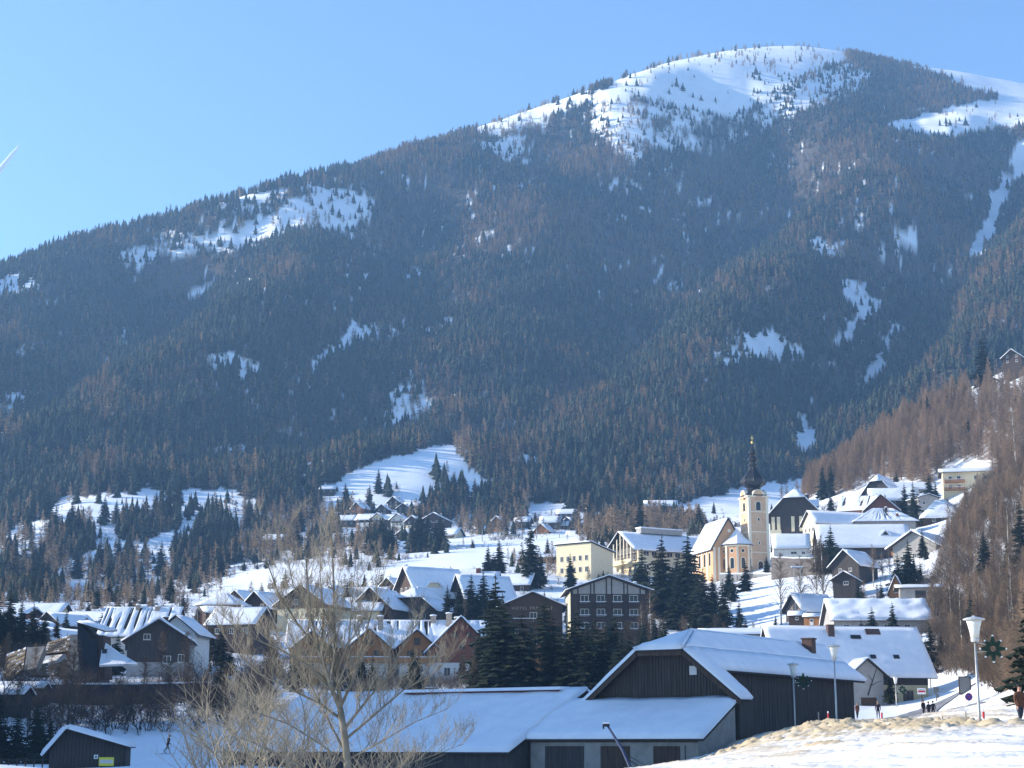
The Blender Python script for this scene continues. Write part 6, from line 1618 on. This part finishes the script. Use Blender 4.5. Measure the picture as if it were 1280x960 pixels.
# ------------------------------------------------------------------ street lamps
def lamp(label, px, ptop, d, base_z=None, star=None, head=.96, H_=None):
    top = P(px, ptop, d); g = hz(top.x, top.y)
    H_ = top.z - g
    t = thing('street_lamp', label, 'street lamp', (top.x, top.y, g), group='street lamps along the road')
    R = head / 2
    b = MB(); b.tube([(0, 0, -.6), (0, 0, .6), (0, 0, H_ - 1.15)], [.075, .07, .05], 10); b.build('pole', 'steel', t, smooth=True)
    b = MB(); b.lathe([(R * .36, H_ - 1.15), (R * .42, H_ - 1.02), (R * .34, H_ - .98)], 14); b.build('collar', 'lamp_cap', t)
    b = MB(); b.lathe([(R * .38, H_ - .98), (R * .46, H_ - .7), (R * .60, H_ - .4), (R * .74, H_ - .18)], 16); b.build('lamp_glass', 'lamp_glass', t, smooth=True)
    b = MB(); b.lathe([(R, H_ - .18), (R * 1.02, H_ - .13), (R * .7, H_ - .07), (R * .2, H_ - .03), (R * .12, H_ + .02)], 18); b.build('cap', 'lamp_cap', t)
    if star:
        sx, sz, sr = star; c = P(sx, sz, d); cx, cz = c.x - top.x, c.z - g
        s = thing('star_ornament', label.split(' lamp')[0] + ' lamp star of green garland with small bulbs', 'ornament', (c.x, c.y - .05, c.z), group='garland stars on the lamps')
        b = MB(); q = MB()
        for k in range(8):
            a = math.pi / 2 + k * math.pi / 4; L = sr * (1.0 if k % 2 == 0 else .86)
            for da in (-.36, .36):
                b.tube([(sr * .36 * math.cos(a + da), 0, sr * .36 * math.sin(a + da)), (L * math.cos(a), 0, L * math.sin(a))], [.075, .045], 6)
            q.lathe([(.01, -.05), (.055, -.02), (.055, .02), (.01, .05)], 6, cx=0, cy=0)
            n = 24
            for i in range(len(q.v) - n, len(q.v)): x, y, z = q.v[i]; q.v[i] = (x + L * 1.03 * math.cos(a), y, z + L * 1.03 * math.sin(a))
        ring = [(sr * .34 * math.cos(i * .524), 0, sr * .34 * math.sin(i * .524)) for i in range(13)]
        b.tube(ring, .055, 6); b.build('garland', 'garland', s); q.build('bulb', 'bulb', s)
        b = MB(); b.tube([(-cx, .05, -.15), (-sr * .3, .03, -.1)], .025, 6); b.tube([(-cx, .05, .3), (-sr * .3, .03, .15)], .025, 6); b.build('bracket', 'steel', s)
    return t
lamp('tallest near street lamp beside the walking person', 1217, 770, 76, star=(1241, 811, .56))
lamp('second tall street lamp right of the garland lamp before the barn wall', 1042, 805, 118)
lamp('left street lamp standing before the dark barn wall', 991, 828, 133, star=(1004, 851, .6))
lamp('small far street lamp half hidden behind the second lamp', 1048, 842, 195)
lamp('smallest far street lamp in front of the roadside house wall', 1119, 845, 248, star=(1128, 862, .7))
# ------------------------------------------------------------------ road signs
def round_sign(label, px, py, d, r, back=False):
    c = P(px, py, d); g = hz(c.x, c.y); z = c.z - g
    t = thing('road_sign', label, 'road sign', (c.x, c.y, g))
    b = MB(); b.tube([(0, .04, -.5), (0, .04, z + r * .8)], .04, 8); b.build('post', 'steel', t)
    def dsk(rr, y0, y1, m, nm):
        k = MB(); k.prism([(rr * math.cos(6.283 * i / 20), z + rr * math.sin(6.283 * i / 20)) for i in range(20)], 'y', y0, y1); k.build(nm, m, t)
    if back: dsk(r, -.02, 0, 'sign_grey', 'plate'); return t
    dsk(r, -.02, 0, 'sign_red', 'plate'); dsk(r * .82, -.026, -.0201, 'sign_blue', 'field')
    k = MB()
    for a in (.785, -.785):
        ca, sa = math.cos(a), math.sin(a); n = (-sa * r * .09, ca * r * .09); e = (ca * r * .84, sa * r * .84); o_ = -.032 if a > 0 else -.029
        k.add([(e[0] + n[0], o_, z + e[1] + n[1]), (-e[0] + n[0], o_, z - e[1] + n[1]), (-e[0] - n[0], o_, z - e[1] - n[1]), (e[0] - n[0], o_, z + e[1] - n[1])], [(0, 1, 2, 3)])
    k.build('cross', 'sign_red', t)
    return t
round_sign('round blue and red no-stopping sign beside the second street lamp', 1051, 866, 170, .36)
round_sign('round blue and red no-stopping sign left of the tallest lamp', 1211, 871, 150, .34)
round_sign('dark round sign back under a dark box on the snow slope', 1172, 870, 238, .28, back=True)
board_sign('dark grey box sign above the round sign back on the slope', 1170, 862, 239, .75, .75, 'sign_grey')
board_sign('white street sign with red print beside the roadside house corner', 1152, 864, 244, 1.15, .85, 'sign_white', stripes=[(.06, .94, .30, .62, 'sign_red'), (.1, .9, .72, .8, 'sign_grey')])
t = board_sign('wooden-framed green notice board standing on the snow slope', 1206, 857, 215, 1.35, 2.1, 'sign_grey')
zc = P(1206, 857, 215).z - t.location.z
b = MB()
for (x0, x1, z0, z1) in ((-.78, -.66, -1.15, 1.15), (.66, .78, -1.15, 1.15), (-.66, .66, 1.03, 1.15), (-.66, .66, -1.15, -.98)): b.box(x0, x1, -.1, .04, zc + z0, zc + z1)
b.build('frame', 'brown_wood', t)
# ------------------------------------------------------------------ snow marker posts
for (px, ptop, pb, d, red, lab) in [(1229, 886, 914, 75.0, .45, 'red-topped marker post at the foot of the tallest lamp'), (1102, 888, 912, 92, .5, 'red-topped marker post on the bank crest below the two walkers'), (1035, 889, 902, 110, .5, 'short red-topped marker post left of the second lamp'),
        (1207, 889, 902, 88, 0, 'plain wooden post left of the tallest lamp'), (1178, 895, 903, 92, 0, 'short wooden stake on the bank crest'), (1186, 896, 903, 92, 0, 'pale short stake right of the other wooden stake'), (1023, 890, 901, 118, 0, 'thin grey stick between left and second lamp'), (1274, 903, 913, 73, 0, 'pale stub at the feet of the walking person')]:
    p = P(px, ptop, d); g = hz(p.x, p.y); q = P(px, pb, d)
    zb_ = min(g, q.z) - .3
    t = thing('marker_post', lab, 'marker post', (p.x, p.y, zb_)); h = p.z - zb_
    b = MB(); b.tube([(0, 0, 0), (0, 0, h)], .035 if d < 100 else .045, 8); b.build('post', 'brick' if not red else 'sign_white', t)
    if red:
        b = MB(); b.tube([(0, 0, h - .42), (0, 0, h - .12)], .05, 8); b.build('red_band', 'sign_red', t)
# ------------------------------------------------------------------ people: one skinned figure each
def person(label, loc, rz, jacket, trousers, hair, height=1.75, stride=.25, lean=0.0, arms=(.12, -.12), poles=False, hat=None):
    t = thing('person', label, 'person', loc, rz)
    k = height / 1.75
    V = []; E = []; R = []
    def v(x, y, z, r, par=None):
        V.append((x * k, (y + lean * max(0, z - .9)) * k, z * k)); R.append(r * k)
        if par is not None: E.append((par, len(V) - 1))
        return len(V) - 1
    pel = v(0, 0, .95, .145); ab = v(0, .0, 1.12, .13, pel); ch = v(0, 0, 1.32, .155, ab); nk0 = v(0, .0, 1.47, .075, ch); nk = v(0, -.01, 1.53, .055, nk0)
    hd0 = v(0, -.03, 1.60, .085, nk); hd = v(0, -.025, 1.69, .098, hd0); v(0, -.015, 1.755, .06, hd); v(0, -.125, 1.645, .018, hd0)
    for s, st, ar in ((-1, stride, arms[0]), (1, -stride, arms[1])):
        hp_ = v(s * .10, 0, .90, .105, pel); kn = v(s * .105, -st * .55, .50, .068, hp_); an = v(s * .11, -st + .04 + (.1 if st < 0 else 0), .11 + max(0, -st) * .25, .045, kn)
        v(s * .115, -st - .10, .05 + max(0, -st) * .1, .04, an)
        sh = v(s * .19, .0, 1.41, .075, ch); el = v(s * .255, -ar * .4 + .02, 1.13, .052, sh); wr = v(s * .265, -ar * 1.3 - .04, .89, .034, el); pm = v(s * .265, -ar * 1.45 - .05, .83, .032, wr)
        for f, (fx, L) in enumerate(((-.026, .062), (-.009, .072), (.009, .068), (.026, .055))):
            a_ = v(s * .265, -ar * 1.5 - .05 + fx, .80, .009, pm); v(s * .258, -ar * 1.55 - .055 + fx, .80 - L, .008, a_)
        th = v(s * .255, -ar * 1.5 - .09, .825, .010, pm); v(s * .25, -ar * 1.5 - .115, .785, .009, th)
    me = bpy.data.meshes.new('body'); me.from_pydata(V, E, [])
    o = bpy.data.objects.new('body_source', me); COL.objects.link(o)
    m = o.modifiers.new('skin', 'SKIN'); m.use_smooth_shade = True
    sv = me.skin_vertices[0].data
    for i, r in enumerate(R): sv[i].radius = (r * (1.18 if 0 <= i <= 2 else 1), r * (.78 if 0 <= i <= 2 else 1)); sv[i].use_root = (i == 0)
    o.modifiers.new('sub', 'SUBSURF').levels = 1
    dg = bpy.context.evaluated_depsgraph_get(); bm_ = bpy.data.meshes.new_from_object(o.evaluated_get(dg)); bpy.data.objects.remove(o)
    bm_.materials.clear()
    for q in (jacket, trousers, 'skin', hair, 'black'): bm_.materials.append(M[q])
    for p in bm_.polygons:
        c = p.center / k; ax = abs(c.x)
        if c.z > 1.72 or (c.z > 1.60 and c.y > .0 + lean * .7): mi = 3
        elif c.z > 1.50: mi = 2
        elif c.z < .13: mi = 4
        elif c.z < .875 and ax > .2: mi = 2
        elif c.z < .88: mi = 1
        else: mi = 0
        p.material_index = mi; p.use_smooth = True
    link('body', bm_, t)
    # face and hair
    b = MB(); b.lathe([(.002, 0), (.105, .0), (.112, .05), (.09, .10), (.03, .125)], 12); ob = b.build('hat' if hat else 'hair', hat or hair, t, smooth=True, loc=(0, (-.005 + lean * .8) * k, 1.695 * k)); ob.scale = (k, k * 1.1, k)
    b = MB()
    for s in (-1, 1): b.box(s * .034 - .012, s * .034 + .012, -.128, -.118, 1.655, 1.668); b.box(s * .1 - .012, s * .1 + .012, -.03, .0, 1.63, 1.68)
    b.box(-.022, .022, -.118, -.108, 1.59, 1.6)
    o2 = b.build('face_features', 'black', t, loc=(0, lean * .7 * k, 0)); o2.scale = (k, k, k)
    if poles:
        b = MB()
        for s in (-1, 1): b.tube([(s * .27, -.25, .95), (s * .42, -.1, 0)], .012, 5)
        b.build('ski_poles', 'black', t)
        b = MB()
        for s, y in ((-1, -.2), (1, .15)): b.box(s * .11 - .04, s * .11 + .04, y - .95, y + .95, -.02, .01)
        b.build('skis', 'navy', t)
    return t
M['brown_coat'] = mat('brown_coat', (0.13, 0.055, 0.03), 0.9, var=.1); M['dark_coat'] = mat('dark_coat', (0.02, 0.02, 0.028), 0.9); M['rust_coat'] = mat('rust_coat', (0.16, 0.06, 0.035), 0.9); M['plum_coat'] = mat('plum_coat', (0.045, 0.03, 0.05), 0.9)
M['jeans'] = mat('dark_jeans', (0.035, 0.045, 0.07), 0.9); M['hair'] = mat('dark_hair', (0.02, 0.015, 0.012), 0.7); M['fair_hair'] = mat('fair_hair', (0.3, 0.25, 0.18), 0.7)
def at_ground(px, d, dz=0.0):
    a, _ = ray(px, 900); x = a * d; return (x, d, hz(x, d) + dz)
person('person in a long brown coat and dark trousers walking at the right edge', at_ground(1276, 74.5, -.02), math.radians(15), 'brown_coat', 'jeans', 'hair', 1.78, stride=.2)
person('walker in a rust-brown jacket in front of the barn wing', at_ground(1072, 186, .25), math.radians(10), 'rust_coat', 'dark_coat', 'fair_hair', 1.70, lean=-.08, stride=.18)
person('walker in dark plum coat with pale head before the house window', at_ground(1098, 182, .35), math.radians(-15), 'plum_coat', 'dark_coat', 'fair_hair', 1.78)
person('leftmost of three people in dark coats on the shaded road', at_ground(1155, 178, .1), math.radians(20), 'dark_coat', 'dark_coat', 'hair', 1.75)
person('middle of three people in dark coats on the shaded road', at_ground(1161.5, 179, -.05), math.radians(-170), 'dark_coat', 'plum_coat', 'hair', 1.62)
person('rightmost of three people in dark coats on the shaded road', at_ground(1167, 178, -.05), math.radians(160), 'dark_coat', 'dark_coat', 'hair', 1.62)
person('lone cross-country skier in dark clothes on the shaded meadow', at_ground(211, 184, .03), math.radians(70), 'dark_coat', 'dark_coat', 'hair', 1.9, stride=.35, lean=-.2, arms=(.35, -.25), poles=True, hat='navy')
# ------------------------------------------------------------------ shingled building at the left
sp0 = P(75, 850, 268)
sb = thing('shingled_building', 'angular building with shingled slopes, pale concrete fins and a black wedge tower', 'building', (sp0.x, sp0.y, sp0.z))
def sp(px, py, d=268): 
    p = P(px, py, d); return (p.x - sp0.x, p.y - sp0.y, p.z - sp0.z)
def sheet(corners, name, m, parent, th=.25):
    b = MB(); a, c, e = Vector(corners[0]), Vector(corners[1]), Vector(corners[2]); n = (c - a).cross(e - a).normalized()
    if n.y > 0: n = -n
    k = len(corners)
    b.add([tuple(Vector(p)) for p in corners] + [tuple(Vector(p) - n * th) for p in corners], [tuple(range(k)), tuple(range(k, 2 * k))[::-1]] + [(i, k + i, k + (i + 1) % k, (i + 1) % k) for i in range(k)])
    return b.build(name, m, parent)
def shingles(q, nx, ny, parent):
    """overlapping shingle courses between four corners: bottom left, bottom right, top right, top left"""
    a, b_, c, d_ = [Vector(p) for p in q]; n = (b_ - a).cross(d_ - a).normalized()
    if n.y > 0: n = -n
    base = sheet(q, 'shingle_roof', 'roof_deck', parent, .3)
    rr = random.Random(int(abs(a.x * 31)))
    def pt(u, v): return (a.lerp(b_, u)).lerp(d_.lerp(c, u), v)
    unit = {}
    for j in range(ny):
        for i in range(nx):
            u0, u1 = i / nx + .06 / nx, (i + .94) / nx; v0, v1 = j / ny, (j + 1.15) / ny
            mb = MB(); l0 = .10 + .05 * rr.random()
            P4 = [pt(u0, v0) + n * l0, pt(u1, v0) + n * l0, pt(u1, min(1, v1)) + n * .02, pt(u0, min(1, v1)) + n * .02]
            Q4 = [p - n * .05 for p in P4]
            mb.add([tuple(p) for p in P4 + Q4], [(0, 1, 2, 3), (7, 6, 5, 4), (0, 4, 5, 1), (1, 5, 6, 2), (2, 6, 7, 3), (3, 7, 4, 0)])
            if rr.random() < .35:
                mb.add([tuple(p + n * .06) for p in [pt(u0, v1 * .25 + v0 * .75), pt(u1, v1 * .25 + v0 * .75), pt(u1, min(1, v1)), pt(u0, min(1, v1))]], [(0, 1, 2, 3)], 1)
            mb.build('shingle', ['shingle', 'roof_snow'], base)
    return base
shingles([sp(2, 858, 262), sp(29, 838, 262), sp(33, 809, 266), sp(8, 818, 266)], 7, 6, sb)
shingles([sp(54, 818, 266), sp(86, 815, 266), sp(88, 794, 270), sp(60, 803, 270)], 8, 5, sb)
shingles([sp(36, 845, 262), sp(62, 845, 262), sp(60, 829, 265), sp(34, 831, 265)], 7, 4, sb)
sheet([sp(30, 838, 261), sp(45, 835, 261), sp(56, 808, 265), sp(34, 809, 265)], 'concrete_fin', 'concrete', sb, 1.2)
sheet([sp(82, 840, 260), sp(97, 838, 260), sp(98, 793, 264), sp(88, 793, 264)], 'concrete_fin', 'concrete', sb, 1.2)
sheet([sp(44, 832, 266), sp(84, 822, 266), sp(80, 814, 270), sp(56, 813, 270)], 'snow_pocket', 'roof_snow', sb, .4)
b = MB(); tq = [sp(96, 856, 262), sp(124, 856, 262), sp(121, 800, 262), sp(97, 779, 262)]; b.add(tq + [(x, y + 7, z) for x, y, z in tq], [(0, 1, 2, 3), (7, 6, 5, 4), (0, 4, 5, 1), (1, 5, 6, 2), (2, 6, 7, 3), (3, 7, 4, 0)]); tw2 = b.build('wedge_tower', 'black', sb)
tq = [sp(97, 779, 261.5), sp(130, 789, 261.5), sp(129, 793, 268), sp(100, 783, 268)]
roof_part(sb, [[tuple(Vector(sp(131, 790, 261)) + Vector((0, 0, 0))), tuple(Vector(sp(131, 790, 261)) + Vector((0, 8, .6))), tuple(Vector(sp(96, 779, 261)) + Vector((0, 8, .6))), sp(96, 779, 261)]], th_snow=.25, seed=91, name='tower_roof')
b = MB(); tq = [sp(119, 850, 262.5), sp(131, 848, 262.5), sp(129, 794, 262.5), sp(119, 794, 262.5)]; b.add(tq + [(x, y + 5, z) for x, y, z in tq], [(0, 1, 2, 3), (7, 6, 5, 4), (0, 4, 5, 1), (1, 5, 6, 2), (2, 6, 7, 3), (3, 7, 4, 0)]); b.build('timber_side', 'brown_wood', sb)
sheet([sp(124, 831, 260), sp(172, 829, 260), sp(150, 816, 264), sp(129, 801, 264)], 'side_roof', 'roof_snow', sb, .35)
b = MB(); c = Vector(sp(131, 814, 261.2)); b.box(c.x - .35, c.x + .35, c.y - .3, c.y + .1, c.z - .35, c.z + .35); b.build('skylight', 'pane', sb)
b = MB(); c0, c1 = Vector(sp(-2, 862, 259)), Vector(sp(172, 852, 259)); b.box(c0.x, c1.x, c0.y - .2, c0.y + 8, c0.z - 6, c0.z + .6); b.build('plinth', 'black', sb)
# dark terrace and shelters in the shaded strip
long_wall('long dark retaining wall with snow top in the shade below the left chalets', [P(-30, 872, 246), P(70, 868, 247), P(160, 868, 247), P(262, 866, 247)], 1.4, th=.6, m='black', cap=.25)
house('small shed with snow-bolster roof at the left edge of the shaded strip', 16, 884, 226, 3.2, 3.8, 1.6, 2.4, rot=84, wall='old_wood', o=.4, of=.4, snow=.35, name='garden_shed', cat='shed', doors=[('L', 0, 0, .8, 1.5, 'brown_wood')])
house('low snow-covered shelter roof below the shingled building', 24, 874, 240, 2.6, 7.5, 1.4, 2.0, rot=86, wall='old_wood', o=.3, of=.3, snow=.3, name='garden_shed', cat='shed', wins=[('L', 0, .4, .8, .6)])
fe = thing('meadow_fence', 'low wooden rail fence left of the plank hut', 'fence', at_ground(35, 152))
for i in range(9):
    b = MB(); b.box(-.05, .05, -.05, .05, -.4, .95); b.build('post', 'old_wood', fe, loc=((i - 4) * .75, 0, 0))
for z in (.4, .75):
    b = MB(); b.box(-3.1, 3.1, -.09, -.052, z, z + .1); b.build('rail', 'old_wood', fe)
# parked car below the apartment row
cp_ = P(541, 868, 262)
car = thing('parked_car', 'dark parked car under snow in front of the apartment row', 'car', (cp_.x, cp_.y, hz(cp_.x, cp_.y)), math.radians(5))
b = MB(); b.prism([(-2.1, .35), (2.1, .35), (2.15, .75), (1.3, .9), (.7, 1.38), (-1.2, 1.42), (-1.9, .95), (-2.15, .8)], 'y', -.85, .85); b.build('body', 'black', car)
b = MB(); b.prism([(1.15, .93), (.68, 1.3), (-1.15, 1.33), (-1.7, .95)], 'y', -.86, .86); b.build('window', 'pane', car)
b = MB(); b.prism([(.65, 1.43), (-1.2, 1.46), (-1.15, 1.62), (.5, 1.6)], 'y', -.8, .8); b.build('snow_cover', 'roof_snow', car)
for x in (-1.35, 1.35):
    for y in (-.8, .8):
        b = MB(); b.prism([(.33 * math.cos(i * .449), .33 * math.sin(i * .449)) for i in range(14)], 'y', -.1, .1); w = b.build('wheel', 'black', car, loc=(x, y * 1.03, .33))
        b = MB(); b.prism([(.2 * math.cos(i * .524), .2 * math.sin(i * .524)) for i in range(12)], 'y', -.11 if y < 0 else .101, -.101 if y < 0 else .11); b.build('rim', 'steel', w)
for y in (-.6, .6):
    b = MB(); b.box(2.13, 2.18, y - .18, y + .18, .62, .76); b.build('headlight', 'lamp_glass', car)
# vapour trail
ct0, ct1 = P(-40, 262, 21000), P(25, 181, 21000)
ctm = thing('vapour_trail', 'short white vapour trail slanting in the blue sky at the left edge', 'vapour trail', ct0)
b = MB(); dv = ct1 - ct0; b.tube([tuple(dv * f + Vector((0, 0, 3 * math.sin(f * 40)))) for f in np.linspace(0, 1, 14)], [52, 50, 48, 46, 44, 42, 40, 38, 36, 33, 30, 26, 20, 8], 8); M['vapour'] = mat('vapour', (0.9, 0.9, 0.9), 1.0, var=.02); M['vapour'].node_tree.nodes['Principled BSDF'].inputs['Alpha'].default_value = .7
b.build('streak', 'vapour', ctm, smooth=True)

# tall two-legged frame with a snow-topped beam below the church
fb = P(998, 760, 396); fz0 = hz(fb.x, fb.y)
fr_ = thing('beam_frame', 'two thin tall posts carrying a flat snow-topped beam before the retaining wall', 'frame', (fb.x, fb.y, fz0)); fh = P(998, 710, 396).z - fz0
for u in (-.75, .75):
    b = MB(); b.tube([(u, 0, -.5), (u, 0, fh)], .06, 6); b.build('post', 'steel', fr_)
b = MB(); b.box(-1.35, 1.35, -.35, .35, fh, fh + .14); b.build('beam', 'sign_grey', fr_)
b = MB(); b.box(-1.38, 1.38, -.38, .38, fh + .144, fh + .42); b.build('snow_cap', 'roof_snow', fr_)

# ------------------------------------------------------------------ leafless shrubs and small conifers between the houses
SHRUBP = bpy.data.collections.new('shrub_shapes')
for i in range(3): SHRUBP.objects.link(bpy.data.objects.new('a_%d' % i, BRUSH[i][1]))
for i in range(2): SHRUBP.objects.link(bpy.data.objects.new('b_%d' % i, HEDGE[i][1]))
SHRUBP.objects.link(bpy.data.objects.new('c_0', SPRUCE[1][1])); SHRUBP.objects.link(bpy.data.objects.new('c_1', BIRCH[0][1]))
OPEN = [[(236, 752), (300, 715), (380, 708), (470, 716), (560, 690), (640, 678), (720, 664), (730, 684), (660, 706), (590, 716), (500, 732), (380, 742), (290, 752)],
        [(938, 742), (1040, 740), (1044, 800), (860, 806), (870, 790)], [(1090, 728), (1112, 728), (1110, 752), (1040, 752)], [(560, 660), (640, 668), (560, 690), (470, 706), (400, 704)], [(780, 668), (960, 640), (960, 600), (860, 610)],
        [(1150, 842), (1235, 842), (1240, 900), (1140, 900)]]
hp_ = np.concatenate([scatter_points(205, 420, 2.2, .33), scatter_points(420, 980, 3.6, .33)])
hzv = H(hp_[:, 0], hp_[:, 1]); hx, hy = project(hp_[:, 0], hp_[:, 1], hzv)
dn = np.clip(.42 + 1.5 * fbm(hp_[:, 0] / 28, hp_[:, 1] / 28, 3), 0, .9) * np.where(hp_[:, 1] > 420, .7, .8)
for poly in OPEN: dn = np.where(inpoly(hx, hy, poly), dn * .03, dn)
dn = np.where((hx < 300) & (hp_[:, 1] > 500), dn * .55, dn)
dn = np.where((hx < 345) & (hp_[:, 1] > 205) & (hp_[:, 1] < 282), np.maximum(dn, .72), dn)         # thicket along the shaded stream
dn = np.where((hx > 590) & (hx < 800) & (hp_[:, 1] < 300), .85, dn)
dn = np.where((hp_[:, 1] < 300) & (hx > 800), 0, dn); dn = np.where((hp_[:, 1] < 240) & (hx > 345), 0, dn)
dn = np.where((hx > 1160), 0, dn)
okm = RNG.random(len(hp_)) < dn
for (cx, cy, W_, L_, rt_) in HOUSES + [(rp.x + 4, rp.y + 4, 46, 24, 0), (cp.x - 3, cp.y + 8, 20, 36, 0), (BC.x, BC.y, 16, 34, BR), (hs.location.x, 260, 30, 24, 0), (sp0.x, sp0.y + 2, 26, 12, 0)]:
    dx = hp_[:, 0] - cx; dy = hp_[:, 1] - cy; c_, s_2 = math.cos(rt_), math.sin(rt_)
    lx = dx * c_ + dy * s_2; ly = -dx * s_2 + dy * c_
    okm &= ~((np.abs(lx) < W_ / 2 + 1.6) & (np.abs(ly) < L_ / 2 + 1.6))
hp_ = hp_[okm]; hzv = hzv[okm]; hx = hx[okm]
print('shrubs', len(hp_))
kk_ = RNG.random(len(hp_)); ix = np.where(kk_ < .45, RNG.integers(0, 3, len(hp_)), np.where(kk_ < .86, RNG.integers(3, 5, len(hp_)), np.where(kk_ < .94, 5, 6)))
shade = ((hp_[:, 1] < 285) & (hx < 345)) | ((hx > 590) & (hx < 800) & (hp_[:, 1] < 300))
ix = np.where(shade & (ix < 3), 3, ix); ix = np.where((hx < 345) & (hp_[:, 1] < 285) & (ix == 5), 4, ix)
hv = RNG.uniform(1.3, 4.2, len(hp_)) * np.where(ix >= 5, 2.0, 1) * np.where(shade, 1.35, 1)
wv = hv * RNG.uniform(1.0, 1.7, len(hp_)) * np.where(ix >= 5, .85, 1)
o = scatter_object('village_shrubs', np.stack([hp_[:, 0], hp_[:, 1], hzv - .12], -1), np.stack([wv, wv, hv], -1), RNG.uniform(0, 6.28, len(hp_)), ix, SHRUBP)
tag(o, 'leafless shrubs, hedges and small conifers filling the gardens between the houses', 'shrubs', kind='stuff')
# ------------------------------------------------------------------ winter haze filling the valley
hb = MB(); hb.box(-4400, 4400, -120, 4700, -45, 1340)
hm = bpy.data.materials.new('haze_air'); hm.use_nodes = True
_nt = hm.node_tree; _nt.nodes.remove(_nt.nodes['Principled BSDF'])
pv = _nt.nodes.new('ShaderNodeVolumePrincipled'); pv.inputs['Color'].default_value = (0.34, 0.62, 1.0, 1); pv.inputs['Density'].default_value = 0.000112
pv.inputs['Anisotropy'].default_value = 0.3
_nt.links.new(pv.outputs['Volume'], _nt.nodes['Material Output'].inputs['Volume'])
M['haze'] = hm
tag(hb.build('haze', 'haze'), kind='stuff')
